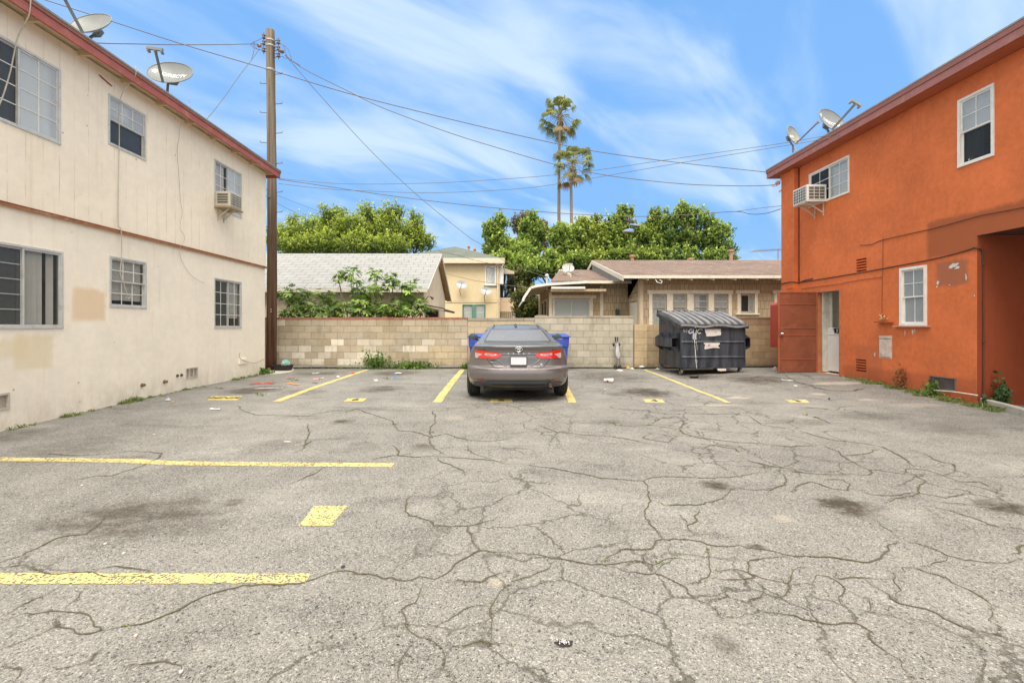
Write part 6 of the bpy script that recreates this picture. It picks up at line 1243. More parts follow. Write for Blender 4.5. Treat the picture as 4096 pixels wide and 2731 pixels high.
    for y, s_ in WB:
        cx = XC+s_*.835; W = .115
        wh = thing('tmp', 'a', 'b'); bpy.data.objects.remove(wh)
        prof_ = [(.20, -W*.8), (.29, -W), (.318, -W*.9), (.332, -W*.6)]
        for q in (-.5, -.17, .17, .5): prof_ += [(.335, W*(q-.10)), (.325, W*(q-.085)), (.325, W*(q+.085)), (.335, W*(q+.10))]
        prof_ += [(.332, W*.6), (.318, W*.9), (.29, W), (.20, W*.8)]
        ty = MB().lathe(prof_, (cx, YC+y, .335), (1, 0, 0), 40).build('wheel', MTY, t, smooth=True)
        rm = MB().lathe([(.215, -.03), (.215, W*.86), (.19, W*.8), (.19, .0)], (cx, YC+y, .335), (s_, 0, 0), 32)
        for k in range(10): a = 2*PI*k/10; rm.bar((cx+s_*W*.6, YC+y+.03*math.cos(a), .335+.03*math.sin(a)), (cx+s_*W*.7, YC+y+.2*math.cos(a), .335+.2*math.sin(a)), .03, .03, (1, 0, 0))
        rm.lathe([(.05, W*.4), (.05, W*.75), (.02, W*.8)], (cx, YC+y, .335), (s_, 0, 0), 16); rm.build('rim', MRIM, ty)
    # underside
    MB().box(XC-.62, XC+.62, YC+.25, YC+4.4, .19, .30).tube([(XC-.5, YC+.95, .3), (XC+.5, YC+.95, .3)], .05, 8).lathe([(.09, -.3), (.11, -.26), (.11, .26), (.09, .3)], (XC+.30, YC+.42, .27), (1, 0, 0), 14).build('underbody', gmat('dirty_underbody', (.03, .027, .024), .9, .4, 5, .2), t)
    MB().lathe([(.030, 0), (.033, -.002), (.036, .03), (.036, .3), (.028, .3), (.028, .01)], (XC+hx(1500), YC-.03+.08, .29), (0, 1, 0), 18).build('exhaust_tip', gmat('rusty_steel', (.12, .08, .055), .5, .3, 12, .2, metal=.7), t, smooth=True)
    # surface patches that follow the rear shell
    def patch(xs, top, bot, nz=6, e=.004, th=True):
        rw = []
        for k in range(nz+1):
            rw.append([]);
            for x, a, b in zip(xs, top, bot): z = a+(b-a)*k/nz; rw[-1].append((XC+x, YC+rear(x, z)-e, z))
        return MB().grid(rw)
    ip = lambda x, L: float(np.interp(x, [hx(q[0]) for q in L], [hz(q[1]) for q in L]))
    ML = NT('tail_lamp_red'); ML.fin((.62, .02, .012), .12, coat=1.0); ML.b.inputs['Emission Color'].default_value = (.9, .03, .01, 1); ML.b.inputs['Emission Strength'].default_value = 0.0; ML = ML.m
    MLD = gmat('tail_lamp_deep_red', (.36, .01, .008), .15, .1, 9, 0, coat=1.0); MLC = gmat('tail_lamp_clear', (.55, .50, .49), .15, .25, 25, .3, 30, metal=.3, coat=1.0, stain=(.45, .2, .18), stainamt=.5)
    for s_ in (-1, 1):
        mir = (lambda L: L) if s_ > 0 else (lambda L: L)
        T = [(1285, 770), (1300, 760), (1340, 748), (1400, 740), (1500, 727), (1600, 714), (1650, 712), (1668, 735)]; B = [(1285, 772), (1300, 790), (1330, 815), (1360, 828), (1450, 832), (1560, 832), (1640, 830), (1668, 815)]
        xs = np.linspace(hx(1285), hx(1668), 36); xs = [x*1.0 for x in xs]
        lamp = patch([s_*x for x in xs], [ip(x, T) for x in xs], [ip(x, B) for x in xs], 6, .012).build('tail_light', ML, t, smooth=True)
        # inner loop of deep red, clear lens and outer clear corner
        xs = np.linspace(hx(1352), hx(1528), 18); T2 = [(1352, 770), (1365, 765), (1420, 762), (1528, 754)]; B2 = [(1352, 773), (1370, 786), (1430, 792), (1528, 784)]
        patch([s_*x for x in xs], [ip(x, T2) for x in xs], [ip(x, B2) for x in xs], 3, .016).build('reverse_lens', MLC, lamp, smooth=True)
        xs = np.linspace(hx(1385), hx(1500), 10); patch([s_*x for x in xs], [hz(768)]*10, [hz(776)]*10, 1, .019).build('lens_bar', MLD, lamp)
        xs = np.linspace(hx(1562), hx(1668), 14); T3 = [(1560, 768), (1600, 762), (1668, 752)]; B3 = [(1560, 772), (1585, 784), (1612, 800), (1632, 829), (1668, 824)]
        patch([s_*x for x in xs], [ip(x, T3) for x in xs], [ip(x, B3) for x in xs], 3, .016).build('clear_corner', MLC, lamp, smooth=True)
        # bumper reflectors
        xs = np.linspace(hx(1532), hx(1640), 8); patch([s_*x for x in xs], [hz(1124)]*8, [hz(1146)]*8, 2, .006).build('bumper_reflector', MLD, t)
        # door mirrors
        mx, mz = s_*.985, 1.085; mr = MB().blob((XC+mx, YC+2.92, mz), .110, .07, .070, 14, 10).build('door_mirror', MBLK, t, smooth=True)
        MB().lathe([(.001, 0), (.07, .003), (.074, .006)], (XC+mx, YC+2.92-.078, mz), (0, 1, 0), 20).build('mirror_glass', gmat('mirror_glass', (.16, .19, .19), .08, .05, 3, 0, metal=1.0), mr)
        q = mr.children[0]; q.scale = (1.45, 1, .85); q.location = ((XC+mx)*(1-1.45), 0, mz*(1-.85))
        MB().bar((XC+s_*.86, YC+2.95, .99), (XC+mx, YC+2.93, 1.05), .05, .04).build('mirror_arm', MBLK, mr)
        # side glass with pillars, door seams and handles
        xo = lambda z: XC+s_*(np.interp(z, A[:, 0], A[:, 1])+.004)
        def side(ys0, ys1, z0, z1, e=.004): return MB().grid([[(xo(z)+s_*(e-.004), YC+y0+(y1-y0)*i/8, z) for i in range(9)] for z, y0, y1 in ((z0+(z1-z0)*k/6, ys0[0]+(ys0[1]-ys0[0])*k/6, ys1[0]+(ys1[1]-ys1[0])*k/6) for k in range(7))])
        side((1.35, 1.80), (2.12, 2.14), 1.035, 1.255).build('rear_side_window', MGL, t, smooth=True); side((2.2, 2.2), (3.0, 2.72), 1.035, 1.255).build('front_side_window', MGL, t, smooth=True)
        side((1.05, 1.05), (3.3, 3.3), 1.012, 1.03, .008).build('window_trim', CH, t)
        m = MB()
        for L in ([(1.42, .95), (1.40, .7), (1.30, .5), (1.32, .3)], [(2.17, 1.0), (2.18, .6), (2.2, .28)], [(3.15, .97), (3.18, .6), (3.12, .28)]): m.tube([(xo(z), YC+y, z) for y, z in L], .004, 4)
        m.tube([(xo(.28), YC+1.35, .29), (xo(.28), YC+3.35, .29)], .006, 4); m.build('door_seam', MSEAM, t)
        for y in (1.55, 2.5): MB().bar((xo(.88)+s_*.014, YC+y, .885), (xo(.88)+s_*.014, YC+y+.17, .88), .03, .03).build('door_handle', MPNT, t, bevel=.008)
        # headlight at the front
        xs = np.linspace(.42, .80, 8); rw = []
        for z in (.62, .66, .70): rw.append([(XC+s_*x, YC+np.interp(z, A[:, 0], A[:, 4])-np.interp(z, A[:, 0], A[:, 5])*(1-math.sqrt(1-min(.999, x/np.interp(z, A[:, 0], A[:, 1]))**2.2))+.01, z) for x in xs])
        MB().grid(rw).build('headlight', MLC, t, smooth=True)
    # windscreens
    gx = lambda z: np.interp(z, [1.045, 1.255], [.625, .535]); W_ = np.linspace(-1, 1, 25)
    rw = [[(XC+u*gx(z), YC+rear(u*gx(z), z)-.004, z) for u in W_] for z in np.linspace(1.043, 1.258, 9)]; rg_ = MB().grid(rw).build('rear_window', MGL, t, smooth=True)
    edge = rw[0]+[r[-1] for r in rw]+rw[-1][::-1]+[r[0] for r in rw][::-1]; MB().tube(edge, .007, 5).build('window_seal', MBLK, rg_)
    rw = [[(XC+u*gx(z)*1.06, YC+np.interp(z, A[:, 0], A[:, 4])-np.interp(z, A[:, 0], A[:, 5])*(1-math.sqrt(max(0, 1-abs(u*.82)**2.2)))+.006, z) for u in W_] for z in np.linspace(1.04, 1.27, 7)]; MB().grid(rw).build('windshield', MGL, t, smooth=True)
    # roof side strips, fin aerial
    for s_ in (-1, 1):
        MB().tube([(XC+s_*.50, YC+rear(.50, 1.275)-.002, 1.275), (XC+s_*.475, YC+2.02, 1.344), (XC+s_*.46, YC+2.2, 1.354)], .006, 5).build('roof_strip', MSEAM, t)
    MB().add([(XC-.022, YC+1.90, 1.325), (XC+.022, YC+1.90, 1.325), (XC+.03, YC+2.12, 1.36), (XC-.03, YC+2.12, 1.36), (XC, YC+2.0, 1.39), (XC, YC+1.95, 1.395)], [(0,1,5), (1,2,4,5), (2,3,4), (3,0,5,4)]).build('shark_fin_aerial', MBLK, t)
    # lower black valance
    xs = np.linspace(-.80, .80, 50); top = [hz(1141)-(.03*ss(.50, .62, abs(x)))+.055*ss(.66, .78, abs(x))*0-.015*ss(.62, .8, abs(x)) for x in xs]
    patch(xs, top, [.272]*50, 8, .007).build('lower_valance', gmat('grey_black_valance', (.055, .062, .07), .45, .15, 5, .1), t, smooth=True)
    patch(np.linspace(-.46, .46, 20), [hz(1190)]*20, [.275]*20, 3, .012).build('valance_step', MBLK, t, smooth=True)
    # shut lines
    def seam(L, name='shut_line', r=.005, mat=MSEAM, e=.0, pr=t):
        Pp = smooth_path([Vector((hx(x), 0, hz(y))) for x, y in L], 5); return MB().tube([(XC+p.x, YC+rear(p.x, p.z)-e, p.z) for p in Pp], r, 5).build(name, mat, pr, smooth=True)
    for s_ in (-1, 1):
        f = lambda L: [((x if s_ < 0 else 2*1048-x), y) for x, y in L]
        seam(f([(545, 690), (575, 745), (605, 835), (625, 870), (660, 910), (700, 950), (740, 965)]))
        seam(f([(415, 1220), (420, 1195), (440, 1168), (470, 1160), (580, 1142), (640, 1138)]), r=.004)
        seam(f([(455, 980), (620, 985)]), r=.003)
    seam([(740, 965), (900, 967), (1048, 967), (1200, 967), (1356, 965)])
    seam([(640, 1139), (800, 1137), (1048, 1137), (1300, 1137), (1450, 1139)], r=.004)
    # bootlid: black garnish line, chrome strip, badges
    xs = np.linspace(hx(800), hx(1295), 24); gb = patch(xs, [hz(768)]*24, [hz(776)]*24, 2, .007).build('garnish_groove', MBLK, t)
    patch(xs, [hz(748)]*24, [hz(767)]*24, 3, .014).build('garnish_strip', gmat('satin_strip', (.34, .32, .31), .22, .08, 5, 0, metal=.9), t, smooth=True)
    MLT = gmat('badge_chrome', (.85, .85, .85), .2, .03, 5, 0, metal=.6)
    def badge(txt, cx, cy, size, sp, name='lettering'):
        V, Fc = text_pts(txt, size, sp, .002); MB().add([(XC+hx(cx)+p[0], YC+rear(hx(cx)+p[0], hz(cy)+p[1])-.018, hz(cy)+p[1]) for p in V], Fc).build(name, MLT, t)
    for i, ch in enumerate('CAMRY'): badge(ch, 905+i*73, 757, .030, 1)
    badge('LE', 1368, 909, .038, 1.1)
    m = MB(); cz, cx0 = hz(697), hx(1050)
    def ring(rx, ry, oy=0.0, r=.0052, k=32): return [(XC+cx0+rx*math.cos(2*PI*i/k), YC+rear(0, cz)-.016, cz+oy+ry*math.sin(2*PI*i/k)) for i in range(k+1)]
    m.tube(ring(.063, .042), .0062, 6).tube(ring(.021, .040), .0048, 6).tube(ring(.046, .017, .019), .0048, 6); m.build('emblem', CH, t, smooth=True)
    MB().lathe([(.001, 0), (.075, .004), (.078, .010)], (0, 0, 0), (0, -1, 0), 28).build('emblem_recess', MSEAM, t)
    q = bpy.data.objects['emblem_recess']; q.data.transform(Matrix.Translation((XC+cx0, YC+rear(0, cz)+.002, cz)) @ Matrix.Diagonal((1, 1, .67, 1)))
    # dealer shield on the left of the lid
    x0, z0 = hx(684), hz(862); sh = [(-.046, .014), (.046, .014), (.046, -.008), (.0, -.020), (-.046, -.008)]
    MB().add([(XC+x0+a, YC+rear(x0+a, z0+b)-.012, z0+b) for a, b in sh], [(0,1,2,3,4)]).build('dealer_badge', MBLK, t); MB().tube([(XC+x0+a, YC+rear(x0+a, z0+b)-.013, z0+b-.004) for a, b in sh[2:]], .003, 4).build('dealer_badge_edge', MLT, t)
    # number plate: recess surround and a blank pixel-blurred plate
    m = MB()
    for a, b, c, d in ((930, 1167, 792, 800), (930, 1167, 914, 921), (930, 938, 800, 914), (1159, 1167, 800, 914)): m.box(XC+hx(a), XC+hx(b), YC+.04, YC+.06, hz(d), hz(c))
    pf = m.build('plate_frame', MBLK, t); MB().box(XC+hx(938), XC+hx(1159), YC+.048, YC+.058, hz(914), hz(800)).build('license_plate', gmat('plate_white', (.66, .67, .70), .5, .04, 3, 0), pf)
    # hollow lid area round the plate: two soft creases
    for s_ in (-1, 1):
        f = lambda L: [((x if s_ < 0 else 2*1048-x), y) for x, y in L]
        seam(f([(740, 838), (790, 880), (840, 925), (870, 934)]), 'lid_crease', .010, MPNT)
    seam([(870, 934), (950, 936), (1048, 936), (1150, 936), (1226, 934)], 'lid_crease', .010, MPNT)
    seam([(565, 662), (700, 655), (860, 652), (1048, 651), (1240, 652), (1400, 655), (1535, 662)], 'spoiler_lip', .010, MPNT, -.004)
make_car()
# ---------------------------------------------------------------- dumpster
def make_dumpster():
    a, b = Vector((4.70, 12.32, 0)), Vector((6.48, 12.40, 0)); ux = (b-a).normalized(); uy = Vector((-ux.y, ux.x, 0)); W = (b-a).length; Dp = 1.50
    t = thing('dumpster', 'dark blue grey steel dumpster with ribbed black lids and white graffiti', 'dumpster', tuple(a+ux*W/2+uy*Dp/2)); z0 = g(5.6, 12.6)
    P = lambda u, v, z: tuple(a+ux*u+uy*v+Vector((0, 0, z0+z)))
    n = NT('scuffed_dumpster_steel'); p = n.obj(); q = n.map(p, (3.5, 3.5, .45)); s1 = n.noise(q, 1.6, 6, .7); s2 = n.noise(p, 2.0, 5, .65); s3 = n.noise(p, 9, 6, .75)
    c = n.mix(n.rng(s1, .35, .7), (.018, .021, .030, 1), (.070, .082, .10, 1)); c = n.mix(n.math('MULTIPLY', n.rng(s2, .55, .75), .6), c, (.022, .021, .023, 1)); c = n.mix(n.rng(s3, .63, .69, 0, .75), c, (.15, .055, .025, 1)); c = n.mix(n.rng(n.noise(n.map(p, (1, 1, 3)), 22, 5, .7), .70, .74, 0, .6), c, (.45, .44, .42, 1))
    n.bump(n.noise(p, 30, 4, .6), .25, .004); MD = n.fin(c, n.rng(s2, .3, .7, .38, .6, False), .15, spec=.5)
    MDK = gmat('dumpster_inside', (.012, .012, .013), .9, .2, 4, 0)
    HF, HB = 1.27, 1.62
    m = MB().hexa([P(0,0,.17), P(W,0,.17), P(W,Dp,.17), P(0,Dp,.17), P(0,0,HF), P(W,0,HF), P(W,Dp,HB), P(0,Dp,HB)])
    body = m.build('body', MD, t, bevel=.008)
    # rolled grooves across the front, corner posts, top rim
    m = MB()
    for z in (.455, .86): m.hexa([P(.03,-.004,z-.02), P(W-.03,-.004,z-.02), P(W-.03,.004,z-.02), P(.03,.004,z-.02), P(.03,-.028,z+.0), P(W-.03,-.028,z+.0), P(W-.03,.0,z+.045), P(.03,.0,z+.045)])
    m.build('front_ribs', MD, body, bevel=.006)
    MB().hexa([P(-.05,-.07,HF-.03), P(W+.06,-.07,HF-.03), P(W+.06,.01,HF-.03), P(-.05,.01,HF-.03), P(-.05,-.07,HF+.07), P(W+.06,-.07,HF+.07), P(W+.06,.01,HF+.07), P(-.05,.01,HF+.07)]).build('front_rim', MD, body, bevel=.008)
    for u0, u1 in ((-.06, .0), (W, W+.06)): MB().hexa([P(u0,-.05,HF-.04), P(u1,-.05,HF-.04), P(u1,Dp+.04,HB-.03), P(u0,Dp+.04,HB-.03), P(u0,-.05,HF+.07), P(u1,-.05,HF+.07), P(u1,Dp+.04,HB+.07), P(u0,Dp+.04,HB+.07)]).build('side_rim', MD, body, bevel=.006)
    for u in (.0, W-.045): MB().hexa([P(u,-.012,.17), P(u+.045,-.012,.17), P(u+.045,.0,.17), P(u,.0,.17), P(u,-.012,HF-.031), P(u+.045,-.012,HF-.031), P(u+.045,.0,HF-.031), P(u,.0,HF-.031)]).build('corner_post', MD, body, bevel=.003)
    # fork pockets with gussets
    for s_ in (-1, 1):
        u0 = -.20 if s_ < 0 else W; u1 = 0 if s_ < 0 else W+.20; m = MB()
        m.hexa([P(u0,.10,.72), P(u0+.012,.10,.72), P(u0+.012,1.28,.72), P(u0,1.28,.72), P(u0,.10,.98), P(u0+.012,.10,.98), P(u0+.012,1.28,.98), P(u0,1.28,.98)]) if s_ < 0 else m.hexa([P(u1-.012,.10,.72), P(u1,.10,.72), P(u1,1.28,.72), P(u1-.012,1.28,.72), P(u1-.012,.10,.98), P(u1,.10,.98), P(u1,1.28,.98), P(u1-.012,1.28,.98)])
        for z in (.72, .968): m.hexa([P(u0,.10,z), P(u1,.10,z), P(u1,1.28,z), P(u0,1.28,z), P(u0,.10,z+.012), P(u1,.10,z+.012), P(u1,1.28,z+.012), P(u0,1.28,z+.012)])
        for v in (.12, .68, 1.24):
            tip = u0 if s_ < 0 else u1; bs = u1 if s_ < 0 else u0
            m.add([P(tip, v, .98), P(bs, v, .98), P(bs, v, 1.12)], [(0,1,2)]).add([P(tip, v, .72), P(bs, v, .72), P(bs, v, .60)], [(0,1,2)]).add([P(tip, v+.01, .98), P(bs, v+.01, .98), P(bs, v+.01, 1.12)], [(0,1,2)])
        m.build('fork_pocket', MD, body)
    # two ribbed plastic lids; light rib tops and dark valleys painted into the colour
    n = NT('rib_toned_weathered_lid'); p = n.obj(); s1 = n.noise(p, 3, 6, .7); at_ = n.N.new('ShaderNodeAttribute'); at_.attribute_name = 'Col'; kk = n.math('MULTIPLY', at_.outputs['Fac'], n.rng(s1, .25, .6, .45, 1.0)); c = n.mix(kk, (.028, .028, .031, 1), (.25, .248, .25, 1)); c = n.mix(n.rng(n.noise(n.map(p, (1, 3, 1)), 12, 5, .7), .62, .7, 0, .6), c, (.42, .42, .42, 1)); n.bump(n.noise(p, 60, 4, .6), .3, .004); MLID = n.fin(c, .55, spec=.4)
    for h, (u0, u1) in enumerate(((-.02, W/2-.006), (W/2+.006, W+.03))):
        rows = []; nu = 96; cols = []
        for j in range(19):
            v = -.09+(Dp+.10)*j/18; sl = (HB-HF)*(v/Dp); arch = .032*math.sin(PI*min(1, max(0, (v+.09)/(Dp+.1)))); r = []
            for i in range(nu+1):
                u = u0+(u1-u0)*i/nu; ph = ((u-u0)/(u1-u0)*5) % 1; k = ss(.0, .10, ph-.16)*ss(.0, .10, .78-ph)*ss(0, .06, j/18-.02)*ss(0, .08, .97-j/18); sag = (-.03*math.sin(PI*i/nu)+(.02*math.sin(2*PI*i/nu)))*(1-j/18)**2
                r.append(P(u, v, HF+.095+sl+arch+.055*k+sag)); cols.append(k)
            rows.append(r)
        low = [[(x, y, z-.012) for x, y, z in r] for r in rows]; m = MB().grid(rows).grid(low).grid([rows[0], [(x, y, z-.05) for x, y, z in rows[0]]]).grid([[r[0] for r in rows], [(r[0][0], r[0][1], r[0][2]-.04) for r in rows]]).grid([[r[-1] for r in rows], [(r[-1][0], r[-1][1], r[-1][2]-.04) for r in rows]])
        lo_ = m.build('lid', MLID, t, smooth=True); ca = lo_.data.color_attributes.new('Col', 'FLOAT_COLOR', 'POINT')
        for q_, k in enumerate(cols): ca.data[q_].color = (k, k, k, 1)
    MB().tube([P(-.05, Dp+.03, HB+.12), P(W+.05, Dp+.03, HB+.12)], .016, 6).bar(P(-.03, Dp+.03, HB), P(-.03, Dp+.03, HB+.16), .03, .03).bar(P(W/2, Dp+.03, HB), P(W/2, Dp+.03, HB+.16), .05, .03).bar(P(W+.03, Dp+.03, HB), P(W+.03, Dp+.03, HB+.16), .03, .03).build('lid_hinge', MDK, t)
    # casters
    for u, v, ang in ((.06, .10, .1), (W-.10, .10, .25), (-.0+.06, Dp-.05, 1.2), (W-.1, Dp-.1, .9)):
        c = Vector(P(u, v, .075)); ax = Vector((math.cos(ang), math.sin(ang), 0)); fw = Vector((-ax.y, ax.x, 0)); m = MB().lathe([(.03, -.025), (.07, -.025), (.078, -.012), (.078, .012), (.07, .025), (.03, .025)], c, ax, 20); wl = m.build('caster', gmat('grey_caster_rubber', (.16, .15, .14), .7, .3, 10, .2), t, smooth=False)
        for s_ in (-1, 1): MB().bar(c+ax*.035*s_, c+ax*.035*s_+Vector((0, 0, .095))-fw*.03*0, .006, .05, ax).build('caster_fork', MDK, wl)
        MB().lathe([(.045, .085), (.045, .10)], c, (0,0,1), 12).build('caster_plate', MDK, wl)
    # torn stickers and graffiti
    MST = gmat('torn_sticker', (.62, .59, .54), .7, .08, 8, .2, stain=(.35, .25, .2), stainamt=.4); zx = lambda x: (x-765)/(1965-765)*W; zz = lambda y: HF-.03-(y-385)*(HF-.2)/(1155-385)
    S1 = [(1208,402),(1400,398),(1515,400),(1500,440),(1512,480),(1504,520),(1440,528),(1380,540),(1240,545),(1235,500),(1215,450)]; S2 = [(1185,675),(1215,655),(1480,650),(1490,690),(1450,725),(1490,770),(1440,765),(1380,762),(1300,775),(1205,792),(1208,730),(1225,715)]
    for Sx in (S1, S2): m = MB().prism([P(zx(x), -.016, zz(y)) for x, y in Sx], -uy*.002); m.build('sticker', MST, t)
    MB().prism([P(zx(x), -.020, zz(y)) for x, y in ((1262,722),(1285,695),(1306,722))], -uy*.001).build('sticker_print', gmat('sticker_ink', (.08, .08, .1), .7), t)
    MB().prism([P(zx(x), -.020, zz(y)) for x, y in ((1225,733),(1440,731),(1440,738),(1225,740))], -uy*.001).build('sticker_stripe', gmat('pink_ink', (.7, .12, .25), .7), t)
    MB().prism([P(zx(x), -.020, zz(y)) for x, y in ((1390,458),(1410,452),(1432,458),(1410,462))], -uy*.001).build('sticker_print', MDK, t)
    MGR = gmat('white_spray_paint', (.70, .70, .69), .6, .12, 15, .1); MGB = gmat('blue_spray_paint', (.10, .17, .42), .6, .3, 15, .1)
    def spray(L, r, mat=MGR, dy=-.014, nm='graffiti'):
        Q = smooth_path([Vector((zx(x), 0, zz(y))) for x, y in L], 5); rows = [[], []]
        rr = random.Random(len(L)+int(L[0][0]))
        for i, q in enumerate(Q):
            tn = (Q[min(i+1, len(Q)-1)]-Q[max(i-1, 0)]).normalized(); nn = Vector((-tn.z, 0, tn.x)); w_ = r*rr.uniform(.7, 1.25); e = -.032 if abs(q.z-.46) < .05 or abs(q.z-.87) < .05 else dy
            rows[0].append(P(q.x+nn.x*w_, e, q.z+nn.z*w_)); rows[1].append(P(q.x-nn.x*w_, e, q.z-nn.z*w_))
        MB().grid(rows).build(nm, mat, t)
    spray([(985, 405), (940, 410), (918, 450), (935, 485), (975, 470), (1005, 430), (1003, 400), (1000, 480), (1002, 600)], .010)
    spray([(1060, 405), (1050, 470), (1045, 560), (1050, 605)], .012); spray([(1170, 420), (1130, 402), (1090, 420), (1078, 465), (1100, 485), (1140, 478)], .009)
    spray([(1018, 470), (1025, 540), (1020, 610), (1022, 680), (1032, 760), (1038, 850), (1040, 930), (1045, 1000), (1055, 1080), (1062, 1160)], .007); spray([(1050, 990), (1068, 1010), (1060, 1060)], .004); spray([(1045, 640), (1060, 700), (1072, 760), (1066, 800)], .004)
    spray([(948, 440), (970, 425), (965, 460), (940, 470)], .022, MGB, -.0135); spray([(995, 490), (990, 540), (985, 590)], .010, MGB, -.0135); spray([(1125, 520), (1115, 560), (1110, 590)], .008, MGB, -.0135)
    spray([(1025, 345), (1022, 380)], .012, MGR, -.074)
    for L in ([(828, 405), (812, 415), (815, 435), (832, 430), (830, 405), (832, 470)], [(848, 408), (850, 468)], [(862, 408), (885, 408), (868, 470)], [(905, 430), (900, 470)]): spray(L, .0035)
    MB().hexa([P(.97,-.03,.145), P(1.36,-.03,.14), P(1.36,.02,.14), P(.97,.02,.145), P(.97,-.03,.165), P(1.36,-.03,.16), P(1.36,.02,.16), P(.97,.02,.165)]).build('bottom_lip', MD, t)
    r = random.Random(3); m = MB(); 
    for i in range(7): u = 1.0+i*.03; m.add([P(u, -.03, .16), P(u+.05, -.035, .155), P(u+.045+r.uniform(-.02, .02), -.04, .08+r.uniform(0, .05)), P(u+.01, -.035, .10)], [(0,1,2,3)])
    tag(m.build('paper_scrap', gmat('scrap_paper', (.66, .60, .52), .8, .15), None), 'torn paper hanging from the bottom edge of the dumpster', 'litter')
make_dumpster()
# ---------------------------------------------------------------- blue recycling bins
def make_bin(label, x0, x1, y0):
    t = thing('recycling_bin', label, 'bin', ((x0+x1)/2, y0+.35, 0), 'blue recycling bins behind the car'); MB_ = gmat('blue_bin_plastic', (.035, .075, .42), .45, .10, 4, .15, stain=(.10, .14, .45), stainamt=.4)
    z0 = 0.0; xc = (x0+x1)/2; hw = (x1-x0)/2; rows = []
    for z, k, dy in ((.02, .76, .10), (.08, .78, .09), (.5, .86, .05), (.70, .89, .035), (.72, .95, .01), (.98, .985, .0), (1.0, 1.0, -.01)):
        r = []; w_, y_a, y_b = hw*k, y0+dy, y0+.74-dy*.3
        for cxx, cyy, a0 in ((w_-.05, y_a+.05, -PI/2), (w_-.05, y_b-.05, 0), (-w_+.05, y_b-.05, PI/2), (-w_+.05, y_a+.05, PI)):
            for q in range(5): a = a0+q*PI/8; r.append((xc+cxx+.05*math.cos(a), cyy+.05*math.sin(a), z0+z))
        rows.append(r)
    m = MB().grid(rows, True); m.f.append(tuple(range(20))); m.f.append(tuple(range(len(m.v)-20, len(m.v)))); m.build('bin_body', MB_, t, smooth=False, bevel=.004)
    MB().box(xc-hw-.02, xc+hw+.02, y0-.035, y0+.76, 1.0, 1.03).hexa([(xc-hw-.01, y0-.03, 1.031), (xc+hw+.01, y0-.03, 1.031), (xc+hw+.01, y0+.74, 1.031), (xc-hw-.01, y0+.74, 1.031), (xc-hw+.05, y0+.08, 1.085), (xc+hw-.05, y0+.08, 1.085), (xc+hw-.05, y0+.66, 1.11), (xc-hw+.05, y0+.66, 1.11)]).build('lid', MB_, t, bevel=.012)
    MB().box(xc-.18, xc+.18, y0-.012, y0+.01, .74, .90).build('moulded_panel', MB_, t, bevel=.006)
    for s_ in (-1, 1): MB().lathe([(.03, -.03), (.11, -.03), (.115, 0), (.11, .03), (.03, .03)], (xc+s_*(hw*.78), y0+.66, .115), (1, 0, 0), 18).build('wheel', M_BLACKP, t)
    V, Fc = text_pts('RECYCLE', .045, 1.0, .0); MB().add([(xc+p[0]+.04, y0-.016, .955+p[1]) for p in V], Fc).build('lettering', M_WHITE, t)
make_bin('blue wheeled bin peeking out left of the parked car', -1.06, -.38, 13.45)
make_bin('blue wheeled bin peeking out right of the parked car', 1.22, 1.90, 13.45)
# ---------------------------------------------------------------- window air conditioners
def aircon(name, label, fr, u0, u1, v0, v1, w0, w1, white, vents):
    t = thing(name, label, 'air conditioner', fr((u0+u1)/2, v0, w1/2)); m = MB().fbox(fr, u0, u1, v0, v1, w0, w1); cs = m.build('casing', white, t, bevel=.006)
    MB().fbox(fr, u0+.03, u1-.03, v0+.04, v1-.04, w1+.001, w1+.006).build('coil', gmat('dark_coil', (.12, .12, .11), .7, .2, 20, .2, metal=.3), t)
    m = MB()
    for q in np.linspace(u0+.03, u1-.04, 8): m.fbox(fr, q, q+.01, v0+.03, v1-.03, w1+.006, w1+.012)
    for q in np.linspace(v0+.03, v1-.04, 6): m.fbox(fr, u0+.03, u1-.03, q, q+.01, w1+.013, w1+.018)
    m.build('rear_grille', white, t)
    for s_, u in ((-1, u0), (1, u1)):
        d = .002*s_; m = MB()
        for a, b in vents: m.fbox(fr, min(u, u+d*2), max(u, u+d*2), v0+.05, v1-.05, w0+(w1-w0)*a, w0+(w1-w0)*b)
        m.build('side_vent', gmat('vent_dark', (.14, .12, .09), .8), t)
        m = MB()
        for q in np.linspace(v0+.05, v1-.06, 5): m.fbox(fr, min(u, u+d*5), max(u, u+d*5), q, q+.01, w0+.04, w1-.03)
        m.build('side_louvres', white, t)
    mb = gmat('bracket_cream', (.6, .55, .44), .6, .15, 6, .2)
    for q in (u0+.12, u1-.12): MB().bar(fr(q, v0-.01, w1*.8), fr(q, v0-.26, .01), .035, .02).bar(fr(q, v0-.012, 0.02), fr(q, v0-.012, w1), .035, .02).bar(fr(q, v0-.32, .012), fr(q, v0-.0, .012), .035, .015).build('bracket', mb, t)
aircon('air_conditioner', 'small beige window air conditioner on a wooden shelf in the cream building', Fr((XL+.022, 0, 0), (0, 1, 0), (1, 0, 0)), 10.62, 11.08, 4.10, 4.44, .02, .36, gmat('beige_casing', (.58, .55, .46), .55, .12, 6, .2), ((.15, .85),))
MB().fbox(LF, 10.60, 11.14, 4.062, 4.088, .024, .40).build('shelf_board', gmat('weathered_plywood', (.34, .26, .17), .9, .3, 6, .4)); tag(bpy.data.objects['shelf_board'], 'weathered board under the beige air conditioner', 'shelf')
aircon('air_conditioner', 'white gridded window air conditioner on brackets in the orange building', RF, 11.42, 11.98, 4.42, 4.84, .02, .50, gmat('white_casing', (.74, .73, .69), .5, .08, 6, .15), ((.1, .34), (.38, .62), (.66, .9)))
